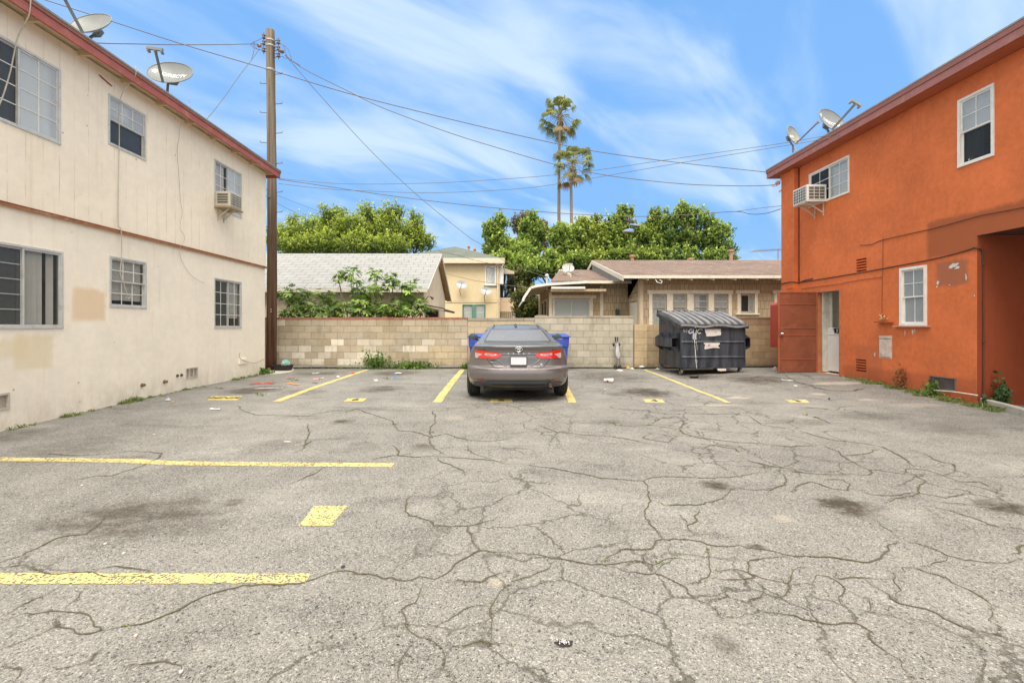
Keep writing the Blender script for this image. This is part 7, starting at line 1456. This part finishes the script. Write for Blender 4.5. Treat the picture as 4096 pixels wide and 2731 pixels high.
# ---------------------------------------------------------------- satellite dishes on the two roofs
dish('satellite_dish', 'grey satellite dish at the top left on the cream roof, nearest the camera', at(362, 92, 7.7), (-.02, -.85, .50), .88, (.50, -.04, -.10), [at(362, 150, 7.75), at(362, 172, 7.75)], 'satellite dishes', None, col=(.23, .245, .235), rx=1.15, roll=.02)
dish('satellite_dish', 'grey satellite dish lettered in white on the cream roof edge, beside the pole', at(680, 290, 9.4), (.10, -.86, .48), 1.0, (.48, -.02, -.03), [at(672, 335, 9.45), at(668, 385, 9.5)], 'satellite dishes', 'DIRECTV', col=(.20, .215, .21), rx=1.32, roll=-.13, txtsize=.125)
dish('satellite_dish', 'lettered satellite dish standing over the middle of the orange eave', at(3330, 482, 11.9), (.27, -.90, .32), 1.02, (.62, -.05, .0), [at(3315, 530, 11.95), at(3308, 560, 12.0)], 'satellite dishes', 'DIRECTV', col=(.23, .245, .25), rx=1.25, roll=-.42, txtsize=.12)
dish('satellite_dish', 'small round satellite dish on a pale vent stack over the orange roof', at(3174, 540, 13.2), (.42, -.85, .27), .85, (.80, -.1, .0), [at(3172, 585, 13.25), at(3172, 610, 13.25)], 'satellite dishes', 'dish', col=(.29, .29, .27), rx=.95, lnb=1, txtsize=.12)
P0 = at(3168, 640, 13.25); t = thing('vent_stack', 'pale vent stack with a strap on the orange roof carrying the small dish', 'vent stack', (P0[0], P0[1], 5.7)); mv = gmat('beige_stack', (.60, .53, .40), .8, .2, 8, .3); MB().lathe([(.075, 0), (.075, .42), (.062, .43), (.062, .5)], (P0[0], P0[1], 5.6), (0, 0, 1), 14).build('stack', mv, t); MB().lathe([(.085, .40), (.085, .46)], (P0[0], P0[1], 5.6), (0, 0, 1), 14).build('strap', M_BLACKP, t); MB().tube([at(3172, 590, 13.25), at(3195, 612, 13.3), at(3205, 628, 13.3)], .018, 6).build('strut', M_ALU, t)
# ---------------------------------------------------------------- washing machine, meter cabinet, wall ledge
def washer():
    x0, x1, y0, y1, zf = 8.22, 8.95, 10.98, 11.72, .17; t = thing('washing_machine', 'white washing machine inside the open doorway', 'washing machine', ((x0+x1)/2, (y0+y1)/2, zf)); mw = gmat('white_enamel', (.74, .75, .74), .35, .04, 3, .05, stain=(.3, .22, .15), stainamt=.25)
    bd = MB().box(x0, x1, y0, y1, zf+.03, zf+.93).build('cabinet', mw, t, bevel=.015); MB().box(x0-.012, x1+.012, y0-.012, y1, zf+.931, zf+.965).build('top_lid', mw, t, bevel=.01)
    MB().hexa([(x0,y1-.2,zf+.966),(x1,y1-.2,zf+.966),(x1,y1,zf+.966),(x0,y1,zf+.966),(x0,y1-.14,zf+1.12),(x1,y1-.14,zf+1.12),(x1,y1,zf+1.12),(x0,y1,zf+1.12)]).build('console', mw, t, bevel=.008)
    MB().hexa([(x0+.04,y1-.195,zf+.985),(x1-.04,y1-.195,zf+.985),(x1-.04,y1-.17,zf+.985),(x0+.04,y1-.17,zf+.985),(x0+.04,y1-.153,zf+1.10),(x1-.04,y1-.153,zf+1.10),(x1-.04,y1-.13,zf+1.10),(x0+.04,y1-.13,zf+1.10)]).build('control_panel', gmat('black_panel', (.02, .02, .02), .3), t)
    for z in (1.02, 1.065): MB().lathe([(.016, 0), (.014, .02)], (x0+.10, y1-.19, zf+z), (0, -1, 0), 10).build('knob', M_WHITE, t)
    MB().box(x0+.03, x1-.03, y0+.03, y1-.03, zf, zf+.03).build('plinth', M_BLACKP, t)
washer()
t = thing('meter_cabinet', 'round topped red metal cabinet behind the open door', 'cabinet', (7.68, 12.8, 1.3)); mr = gmat('red_cabinet_paint', (.42, .055, .035), .45, .15, 3, .2, stain=(.3, .05, .04), stainamt=.4)
MB().prism([(7.50, 12.62, .74)]+[(7.50+.0, 12.62, .74), (7.866, 12.62, .74), (7.866, 12.62, 1.92), (7.80, 12.62, 1.99), (7.57, 12.62, 1.99), (7.50, 12.62, 1.92)][1:], (0, .4, 0)).build('cabinet_body', mr, t, bevel=.02); MB().box(7.51, 7.85, 12.605, 12.619, .80, 1.84).build('cabinet_door', mr, t, bevel=.004)
for z in (1.5, .95): MB().lathe([(.012, 0), (.012, .09)], (7.515, 12.6, z), (0, 0, 1), 8).build('hinge', M_BLACKP, t)
t = thing('wall_ledge', 'narrow rusty wall ledge with dried flowers and a cup, beside the lower window', 'ledge', (7.93, 9.65, 1.4)); MB().fbox(RF, 9.47, 9.84, 1.40, 1.412, 0, .12).fbox(RF, 9.47, 9.84, 1.412, 1.43, .112, .12).build('shelf', gmat('rusty_shelf', (.28, .10, .05), .7, .3, 9, .3), t)
r = random.Random(12); V, C = [], []
for i in range(70):
    c = Vector(RF(9.70+r.gauss(0, .035), 1.47+abs(r.gauss(0, .045)), .06+r.gauss(0, .02))); a = Vector((r.uniform(-1, 1), r.uniform(-1, 1), r.uniform(-1, 1))).normalized()*.016; b = Vector((r.uniform(-1, 1), r.uniform(-1, 1), r.uniform(-1, 1))).normalized()*.016; V.append([c-a-b, c+a-b, c+a+b, c-a+b]); C.append((.75, .55, .28) if r.random() < .6 else (.35, .15, .06))
tag(npmesh('dried_flowers', [[tuple(v) for v in q] for q in V], 4, M_LEAF, None, np.array(C)), 'small bunch of dried pale flowers on the rusty wall ledge', 'flowers')
# ---------------------------------------------------------------- folded stroller against the grey wall
def stroller():
    D = 14.36; zz_ = lambda x, y: at(2380+x/6.534, 1300+y/6.534, D); t = thing('folded_stroller', 'folded umbrella stroller leaning on the grey block wall', 'stroller', zz_(575, 1130)); mg = gmat('stroller_tube', (.30, .30, .31), .4, .1, 9, 0, metal=.6); mb = M_BLACKP
    def q(x, y, d=0.0): p = zz_(x, y); return Vector((p[0], p[1]+d, p[2]))
    for s_, x0, x1, x2 in ((-1, 542, 530, 520), (1, 600, 620, 628)):
        MB().tube([q(x0+4, 420, .05), q(x0+2, 560), q(x1, 760, -.05), q(x1, 900, -.09), q(x2, 1085, -.12)], .010, 6).build('frame_tube', mg, t, smooth=True)
        MB().tube(smooth_path([q(x0+2, 430, .05), q(x0+4, 360, .05), q(x0-2, 318, .03), q(x0-14, 322, .0), q(x0-20, 350, -.02)], 4), .015, 7).build('handle', mb, t, smooth=True)
        MB().tube([q(x0-20*s_*-1, 500, .0), q(x1+18*s_, 700, -.05), q(x1+4*s_, 980, -.09)], .008, 6).build('side_tube', mg, t)
        for k, dx in enumerate((-22, 20)): MB().lathe([(.02, -.012), (.062, -.012), (.066, 0), (.062, .012), (.02, .012)], (q(x2+dx*.9, 1118, -.14).x, D-.12+(k*.03), g(2.4, 14.2)+.066), (1, .25, 0), 16).build('wheel', gmat('dark_wheel', (.05, .05, .055), .6), t)
        MB().bar(q(x1, 860, -.09), q(x1+10*s_, 985, -.11), .02, .02).build('hinge_bar', mg, t)
    rows = []
    for y, w0, w1, dd_ in ((470, 553, 600, 0), (560, 545, 606, -.03), (620, 530, 618, -.05), (720, 516, 626, -.08), (800, 518, 624, -.09), (850, 545, 600, -.09), (880, 560, 590, -.09)): rows.append([q(w0+(w1-w0)*i/10, y, dd_-.05+.035*math.cos(i*1.9+y*.01)) for i in range(11)])
    MB().grid(rows).build('fabric_seat', gmat('pale_grey_fabric', (.50, .50, .51), .85, .3, 6, .4), t, smooth=True)
    MB().blob(q(482, 470, -.06), .040*1.1, .03, .035, 12, 8).build('canopy_hub', gmat('grey_canopy', (.18, .18, .19), .6), t, smooth=True); MB().blob(q(480, 515, -.03), .035, .03, .05, 10, 8, .1, 3).build('canopy', mb, t, smooth=True)
    MB().bar(q(615, 465), q(645, 530, -.03), .03, .03).build('latch', mb, t); MB().blob(q(577, 893, -.13), .014, .01, .018, 8, 6).build('buckle', gmat('red_buckle', (.5, .03, .03), .4), t, smooth=True)
stroller()
# ---------------------------------------------------------------- shoes on the wire
def shoe(label, x, y, dx, col, sole, sx=1, rot=0.0, toe=1):
    D = 13.7; c = Vector(at(x, y, D)); t = thing('hanging_shoe', label, 'shoe', tuple(c), 'shoes hanging on the wire'); L = .15; ca, sa = math.cos(rot), math.sin(rot)
    def w_(a, b, z): a *= toe; return (c.x+a*ca-z*sa, D+b, c.z+a*sa+z*ca)
    rows = []
    for a, hw, h in ((-.15, .025, .055), (-.12, .038, .085), (-.06, .04, .088), (0, .042, .07), (.06, .048, .05), (.11, .045, .038), (.145, .025, .022)): rows.append([w_(a, hw*math.cos(k*PI/6), .0+h*math.sin(k*PI/6)) for k in range(7)])
    MB().grid(rows).build('upper', gmat('shoe_upper', col, .7, .2, 20, .2), t, smooth=True)
    MB().prism([w_(a, b, -.025) for a, b in ((-.155, -.03), (-.155, .03), (0, .045), (.1, .05), (.16, .02), (.16, -.02), (.1, -.05), (0, -.045))], Vector(w_(0, 0, 0))-Vector(w_(0, 0, -.025))).build('sole', gmat('shoe_sole', sole, .7), t, bevel=.004)
    MB().tube([w_(-.03, 0, .08), (c.x+dx, D, at(x, 867, D)[2])], .004, 4).build('lace', M_WHITE, t)
shoe('black shoe hanging from the sagging cable, uppermost of the three', 1950+1780/3.136, 780+335/3.136, 0, (.035, .035, .04), (.06, .06, .06), rot=-.5, toe=-1)
shoe('black soled blue grey shoe hanging from the sagging cable, right of the others', 1950+1845/3.136, 780+385/3.136, 0, (.22, .30, .42), (.05, .05, .05), rot=-.12)
shoe('light blue shoe hanging lowest from the sagging cable', 1950+1765/3.136, 780+455/3.136, 0, (.16, .32, .65), (.45, .2, .12), rot=-.05, toe=-1)
# ---------------------------------------------------------------- planter, ball, litter
px_, py_, pz_ = pg(1120, 1484); t = thing('planter_box', 'black plastic planter tub at the foot of the pole', 'planter', (px_, py_, pz_)); m = MB()
def rr_box(m, cx, cy, w, d, z0, z1, t0=.0, t1=.03, k=.04):
    rows = []
    for z, e in ((z0, -.03), (z1, 0)):
        r = []
        for sx, sy, a0 in ((1, -1, -PI/2), (1, 1, 0), (-1, 1, PI/2), (-1, -1, PI)):
            for q in range(4): a = a0+q*PI/6; r.append((cx+sx*(w/2-k+e)+k*math.cos(a), cy+sy*(d/2-k+e)+k*math.sin(a), z))
        rows.append(r)
    return m.grid(rows, True)
rr_box(m, px_, py_+.2, .50, .30, pz_, pz_+.16); rr_box(m, px_, py_+.2, .46, .26, pz_+.05, pz_+.16); rr_box(m, px_, py_+.2, .54, .34, pz_+.14, pz_+.165); m.box(px_-.21, px_+.21, py_+.1, py_+.3, pz_+.08, pz_+.09); m.build('tub', M_BLACKP, t)
n = NT('patterned_ball'); v = n.N.new('ShaderNodeTexVoronoi'); v.inputs['Scale'].default_value = 13; lk(n.nt, n.obj(), v.inputs['Vector']); mb_ = n.fin(n.mix(n.rng(v.outputs['Distance'], .25, .4), (.04, .10, .10, 1), n.mix(n.rng(v.outputs['Distance'], .45, .6), (.72, .72, .66, 1), (.18, .50, .42, 1))), .5)
tag(MB().blob((px_+.06, py_+.22, pz_+.20), .13, .12, .125, 20, 14).build('ball', mb_, None, smooth=True), 'green and white patterned ball resting in the black planter tub', 'ball')
MLIT = {}
def lmat(c, r=.7):
    k = tuple(c)
    if k not in MLIT: MLIT[k] = gmat('litter_%d' % len(MLIT), c, r, .15, 12, .2)
    return MLIT[k]
def crumple(name, label, px, py, w, h, col, seed, cat='litter', dep=None, tr=1.0):
    x, y, z = pg(px, py); rr = random.Random(seed); s_ = y/F; m = MB(); rx, rz = w*s_/2, h*s_/2; ry = dep or rx*.7; rows = []
    for i in range(7):
        a = PI*i/12; rows.append([(x+rx*math.cos(a)*math.cos(2*PI*j/12)*rr.uniform(.65, 1.15), y+ry*math.cos(a)*math.sin(2*PI*j/12)*rr.uniform(.65, 1.15), z+.006+2*rz*math.sin(a)*rr.uniform(.55, 1.1)) for j in range(12)])
    m.grid(rows, True); return tag(m.build(name, lmat(col), None), label, cat, 'litter on the ground')
def sliver(name, label, L, w, col, cat='litter', lift=.012):
    P = []
    for x, y in L: q = pg(x, y); P.append(Vector((q[0], q[1], q[2]+lift)))
    Q = smooth_path(P, 4); rr = random.Random(int(L[0][0])); rows = [[], [], []]
    for i, q in enumerate(Q):
        tn = (Q[min(i+1, len(Q)-1)]-Q[max(i-1, 0)]).normalized(); nn = Vector((-tn.y, tn.x, 0)); ww = w*rr.uniform(.6, 1.3)/2; lf = Vector((0, 0, rr.uniform(0, .02)))
        rows[0].append(q-nn*ww); rows[1].append(q+lf); rows[2].append(q+nn*ww)
    return tag(MB().grid(rows).build(name, lmat(col), None), label, cat, 'litter on the ground')
# paper cup on its side
x, y, z = pg(2440, 1530); t = thing('paper_cup', 'white paper cup with red dots lying on the asphalt', 'cup', (x, y, z)); ax = Vector((1, -.25, -.02)).normalized()
n = NT('red_dotted_cup'); p = n.obj(); vv = n.N.new('ShaderNodeTexVoronoi'); vv.inputs['Scale'].default_value = 9; lk(n.nt, p, vv.inputs['Vector']); mcup = n.fin(n.mix(n.rng(vv.outputs['Distance'], .26, .22), (.78, .75, .70, 1), (.65, .04, .03, 1)), .6)
MB().lathe([(.001, -.11), (.036, -.11), (.052, .10), (.049, .10), (.034, -.10)], (x-.03, y, z+.055), ax, 20).build('cup_wall', mcup, t, smooth=False); MB().lathe([(.050, .098), (.055, .102), (.051, .106)], (x-.03, y, z+.055), ax, 20).build('cup_rim', lmat((.8, .78, .74)), t)
z6 = lambda a, b: (2300+a/2.4118, 950+b/2.4118)
crumple('food_bag', 'crumpled orange and tan food bag on the ground by the grey wall', 2504, 1472, 27, 24, (.62, .40, .20), 1, 'bag'); crumple('orange_wrapper', 'bright orange wrapper tucked inside the tan food bag', 2512, 1475, 15, 12, (.80, .38, .04), 2)
crumple('white_rag', 'small white scrap beside the tan food bag', 2528, 1476, 18, 5, (.72, .70, .66), 3); crumple('orange_cup', 'small bright orange crushed cup at the foot of the pillar', 2545, 1472, 9, 8, (.85, .16, .03), 4); crumple('plastic_bag', 'white plastic bag slumped at the foot of the pillar', 2566, 1474, 30, 13, (.78, .78, .79), 5, 'bag')
crumple('bottle_litter', 'orange labelled clear bottle beside the dumpster caster', 2628, 1471, 22, 9, (.70, .52, .36), 6); crumple('white_tissue', 'white tissue below the labelled bottle by the dumpster', 2630, 1478, 20, 6, (.76, .75, .72), 7)
crumple('clear_wrapper', 'clear plastic wrapper in front of the stroller wheels', 2478, 1484, 30, 7, (.62, .62, .58), 8); crumple('white_foam', 'white foam piece by the wall right of the car', 2295, 1466, 22, 5, (.78, .77, .74), 9); crumple('white_foam', 'small white foam ball right of the car tyre', 2278, 1471, 11, 7, (.78, .77, .74), 10)
tray = MB(); x, y, z = pg(2776, 1512); rr_box(tray, x, y, .22, .14, z+.004, z+.05, k=.02); tray.box(x-.09, x+.09, y-.05, y+.05, z+.005, z+.010); tag(tray.build('takeaway_tray', M_BLACKP, None), 'black takeaway tray in front of the dumpster', 'litter', 'litter on the ground')
crumple('black_cap', 'small black bottle cap near the last number stencil', 3317, 1598, 8, 7, (.02, .02, .02), 11)
crumple('paper_pile', 'white crumpled papers against the foot of the open red door', 3100, 1478, 18, 12, (.62, .60, .58), 12); crumple('white_scrap', 'white scrap under the bottom edge of the red door', 3146, 1489, 14, 3, (.7, .68, .65), 13)
sliver('plastic_fork', 'white plastic utensil on the asphalt before the red door', [(3126, 1520), (3150, 1523), (3172, 1524)], .02, (.75, .75, .74)); crumple('clear_disc', 'clear plastic disc on the asphalt before the door', 3182, 1544, 20, 3, (.66, .66, .64), 14)
sliver('red_ribbon', 'red ribbon lying near the cream building', [(1000, 1540), (1015, 1536), (1030, 1533), (1040, 1537), (1055, 1536), (1072, 1533), (1090, 1536)], .05, (.65, .04, .03)); sliver('pink_strip', 'pink strip of paper near the red ribbon', [(1020, 1557), (1060, 1555), (1100, 1554), (1132, 1553)], .02, (.65, .42, .38))
sliver('orange_strip', 'orange strip of plastic on the asphalt', [(1149, 1535), (1165, 1535), (1180, 1538), (1198, 1540)], .07, (.85, .30, .04)); sliver('pink_wrapper', 'pink and yellow wrapper left of the bay line', [(1253, 1517), (1270, 1517), (1290, 1515)], .05, (.72, .35, .45)); sliver('yellow_wrapper', 'yellow end of the wrapper left of the bay line', [(1276, 1517), (1293, 1513)], .08, (.80, .60, .15))
sliver('red_white_strip', 'red and white paper strip near the pole', [(1140, 1513), (1160, 1513), (1176, 1515)], .03, (.6, .15, .12)); crumple('white_chip', 'white curled scrap beside the slanting bay line', 1352, 1509, 14, 6, (.78, .77, .75), 15); crumple('red_packet', 'red packet beside the far end of the bay line', 1411, 1495, 18, 5, (.75, .05, .03), 16)
sliver('grey_strip', 'pale strip on the stain near the block wall', [(1247, 1495), (1262, 1495), (1278, 1492)], .05, (.62, .60, .57)); sliver('dark_stick', 'dark stick lying left of the bay line', [(1246, 1532), (1270, 1535)], .018, (.10, .08, .06))
crumple('white_cup_piece', 'folded white carton piece in the bay left of the car', 1503, 1524, 19, 8, (.74, .73, .70), 17); crumple('white_tile', 'flat white scrap on the dark stain by the weeds', 1593, 1493, 30, 3, (.74, .74, .72), 18); crumple('blue_scrap', 'crumpled bright blue scrap near the dark stain', 1580, 1510, 20, 4, (.10, .22, .55), 19)
crumple('plastic_ball', 'clear plastic dome lying near the cream wall weeds', 673, 1603, 22, 12, (.55, .58, .62), 20); crumple('tan_scrap', 'tan scrap next to the clear plastic dome', 690, 1609, 16, 4, (.55, .36, .22), 21); sliver('white_paper', 'white paper strip on the asphalt below the MNR stencil', [(843, 1637), (862, 1638), (880, 1639)], .05, (.76, .76, .77))
crumple('paper_leaf', 'white torn paper with rusty spot in mid lot', 1150, 1768, 34, 3, (.66, .58, .50), 22, dep=.02)
for i, (a, b, w_, lab) in enumerate(((724, 2690, 22, 'pale round wafer near the bottom left of the lot'), (543, 2545, 20, 'small pinkish disc on the asphalt near the wide yellow line'), (495, 2215, 18, 'pale flake between the two long yellow lines, left of the square'), (421, 2177, 18, 'pale flake near the oil stain left of the yellow square'), (328, 1943, 16, 'white speck above the oil stain on the left'), (616, 1738, 14, 'white scrap beyond the faded yellow line'), (1372, 2268, 22, 'dark flattened disc above the long crack'), (2420, 1557, 12, 'small white dot near the cup'), (325, 2698, 12, 'tiny white flake at the bottom left corner'))):
    x, y, z = pg(a, b); s_ = w_*y/F/2*.72; tag(MB().lathe([(s_*.98, .002), (s_, .006), (s_*.9, .010), (.001, .009)], (x, y, z), (0, 0, 1), 14).build('flat_scrap', lmat((.05, .05, .05) if 'dark' in lab else (.62, .50, .46) if 'pink' in lab else (.52, .51, .48)), None), lab, 'litter', 'litter on the ground')
# burst of white chips on a dark blotch near the camera
x, y, z = pg(2255, 2572); r = random.Random(5); k = 22; V = [(x+.042*math.cos(2*PI*i/k)*r.uniform(.5, 1.3), y+.022*math.sin(2*PI*i/k)*r.uniform(.5, 1.4)) for i in range(k)]
tag(MB().add([(a, b, g(a, b)+.004) for a, b in V], [tuple(range(k))]).build('tar_blotch', gmat('tar', (.028, .026, .026), .8, .2, 20, .4), None), 'black tar blotch on the asphalt near the camera', kind='structure')
V, C = [], []
for i in range(60):
    a, b = x+r.gauss(0, .014), y+r.gauss(0, .008); s_ = r.uniform(.002, .0045); q = g(a, b)+.008; an = r.uniform(0, 3); V.append([(a+s_*math.cos(an+j*PI/2), b+s_*math.sin(an+j*PI/2), q+r.uniform(0, .006)) for j in range(4)]); C.append((.75, .74, .76) if r.random() < .85 else (.3, .2, .5))
tag(npmesh('white_chips', V, 4, M_LEAF, None, np.array(C)), 'crushed white chips on the black tar blotch', 'chips', kind='stuff')
x, y, z = pg(2800, 2640)
# white rod along the foot of the orange wall
tag(MB().tube(smooth_path([Vector(Rp(*q, .12)) for q in ((3693, 1562), (3740, 1561), (3800, 1565), (3860, 1573), (3911, 1581))], 4), .010, 6).build('white_rod', lmat((.74, .70, .64)), None, smooth=True), 'thin white rod lying along the foot of the orange wall', 'rod')
# concrete kerb by the dark red return wall
K = [pg(*q) for q in ((3945, 1622), (4010, 1640), (4096, 1662), (4250, 1710), (4400, 1760))]
m = MB(); rows = []
for h, o in ((-.05, 0), (.10, .0), (.13, .03), (.13, .28), (-.05, .30)): rows.append([(q[0]+.0, q[1]+o, g(q[0], q[1])+h) for q in K])
m.grid(rows); m.f.append(tuple(len(K)*i for i in range(5))); tag(m.build('kerb', M_CONC, None, bevel=.01), 'worn concrete kerb at the foot of the dark red wall', kind='structure')
# ---------------------------------------------------------------- weeds
def blades(spots, seed, hgt=.10, n=22, spread=.05, col=((.13, .17, .05), (.27, .32, .10)), wd=.0055):
    r = random.Random(seed); V, C = [], []
    for sp in spots:
        x, y = sp[:2]; k = sp[2] if len(sp) > 2 else 1.0; z = g(x, y)
        for i in range(int(n*k)):
            a = Vector((x+r.gauss(0, spread*k), y+r.gauss(0, spread*.6*k), z)); L = hgt*k*r.uniform(.4, 1.3); d = Vector((r.uniform(-1, 1), r.uniform(-1, 1), r.uniform(.2, 1.6))).normalized(); b = a+d*L*.6; c = b+(d+Vector((0, 0, -.9))).normalized()*L*.5; w = d.cross(Vector((r.uniform(-1, 1), r.uniform(-1, 1), .2))).normalized()*wd*r.uniform(.7, 1.6)
            V.append([a-w*.5, a+w*.5, b+w, b-w]); V.append([b-w, b+w, c+w*.3, c-w*.3]); q = r.random(); cc = np.array(col[0])*(1-q)+np.array(col[1])*q; C += [cc, cc]
    return V, C
def weeds(name, label, spots, seed, **k): V, C = blades(spots, seed, **k); return tag(npmesh(name, [[tuple(v) for v in q] for q in V], 4, M_LEAF, None, np.array(C)), label, 'weeds', kind='stuff')
r = random.Random(9); sp = []
for y0, y1, dn, k in ((6.2, 6.5, 3, .8), (6.95, 7.2, 6, .9), (7.3, 7.8, 5, .5), (8.0, 8.45, 14, 1.2), (8.6, 9.9, 16, .5), (9.5, 9.7, 5, 1.0), (9.9, 10.4, 7, .5), (11.3, 12.4, 20, .9), (12.6, 12.95, 8, 1.4)):
    for _ in range(dn): y = r.uniform(y0, y1); sp.append((XL+.03+abs(r.gauss(0, .05)), y, k*r.uniform(.4, 1.1)))
weeds('weeds', 'low weeds growing along the foot of the cream wall', sp, 1, hgt=.095)
sp = []
for y0, y1, dn, k, o in ((10.3, 10.85, 12, .5, .05), (9.2, 10.3, 40, .8, .11), (8.1, 9.3, 50, .9, .12), (7.9, 8.3, 12, .9, .1), (7.3, 7.75, 18, 1.1, .12)):
    for _ in range(dn): y = r.uniform(y0, y1); sp.append((XR-.03-abs(r.gauss(0, o)), y, k*r.uniform(.4, 1.1)))
for _ in range(40): sp.append((8.2+r.uniform(0, 1.6), 7.0-r.uniform(-.1, .45), r.uniform(.5, 1.2)))
weeds('weeds', 'green weeds along the foot of the orange wall', sp, 2, hgt=.12)
sp = [(r.uniform(-6.6, 8.0), 14.40-abs(r.gauss(0, .05)), r.uniform(.3, .9)) for _ in range(70)]+[(r.gauss(-4.8, .5), 14.38, r.uniform(.5, 1.1)) for _ in range(30)]
weeds('weeds', 'sparse weeds along the foot of the block walls', sp, 3, hgt=.09)
weeds('weeds', 'moss and tiny weeds growing in the asphalt cracks', [(x, y, r.uniform(.25, .7)*(.55 if y < 6 else 1)) for x, y in TUFT], 4, hgt=.045, n=16, spread=.035)
weeds('weeds', 'small scattered tufts in the bay near the red ribbon', [(*pg(a, b)[:2], .8) for a, b in ((1033, 1578), (1050, 1583), (1095, 1532), (1186, 1522), (1160, 1518), (885, 1555), (1540, 1515))], 5, hgt=.08)
def broad(name, label, c, w, h, n, seed, size=.045, col=((.07, .13, .025), (.17, .28, .05)), stalk=False):
    rg = np.random.default_rng(seed); C0 = rg.normal(size=(n, 3))*np.array([w/2, w*.22, h*.3])+np.array(c)+np.array([0, 0, h*.45]); C0[:, 2] = np.maximum(C0[:, 2], c[2]+.02); q = rg.random((n, 1)); t = thing(name, label, 'plant', tuple(c)); C0[:, 1] = np.minimum(C0[:, 1], 14.42) if c[1] > 12 else C0[:, 1]
    npmesh('leaves', leaf_quads(C0, size, rg, .8, None, .6), 4, M_LEAF, t, np.array(col[0])*(1-q)+np.array(col[1])*q); m = MB(); rr = random.Random(seed)
    for i in range(9): p = C0[rr.randrange(n)]; m.tube([(c[0]+rr.uniform(-.04, .04), c[1], c[2]), tuple(p)], .004, 4)
    m.build('stems', gmat('weed_stem', (.12, .16, .05), .8), t)
c = Vector(z3(905, 1205)+(0,)); gp = pg(1000+905/1.742, 1470); broad('weed_plant', 'taller leafy weed against the brick-capped wall', (gp[0], 14.3, 0), .42, .52, 420, 1)
gp = pg(1000+1150/1.742, 1470); broad('weed_plant', 'wide low leafy weed at the foot of the brick-capped wall', (gp[0], 14.3, 0), .62, .26, 480, 2)
broad('weed_plant', 'small leafy weed by the left blue bin', (at(1865, 1470, 14.3)[0], 14.3, 0), .2, .14, 90, 3)
p = Rp(3605, 1560, .06); broad('weed_plant', 'dried brown weed standing against the orange wall', (p[0], p[1], g(*p[:2])), .16, .42, 170, 4, .03, ((.16, .07, .03), (.28, .14, .05)))
p = Rp(3735, 1580, .08); broad('weed_plant', 'round green weed in front of the wall grille', (p[0], p[1], g(*p[:2])), .18, .26, 150, 5, .04)
for a, h, n_, s_, lab in ((4003, .42, 150, 6, 'dark leafy climber against the dark red wall'), (3950, .22, 40, 7, 'small pale leafed weed in the dark red corner')): broad('weed_plant', lab, (at(a, 1600, 7.7)[0], 7.68, -.02), .12, h, n_, s_, .05, ((.03, .07, .02), (.12, .2, .07)))
broad('weed_plant', 'leafy weed at the corner of the cream building', (-6.62, 12.7, 0), .2, .16, 110, 8, .05)
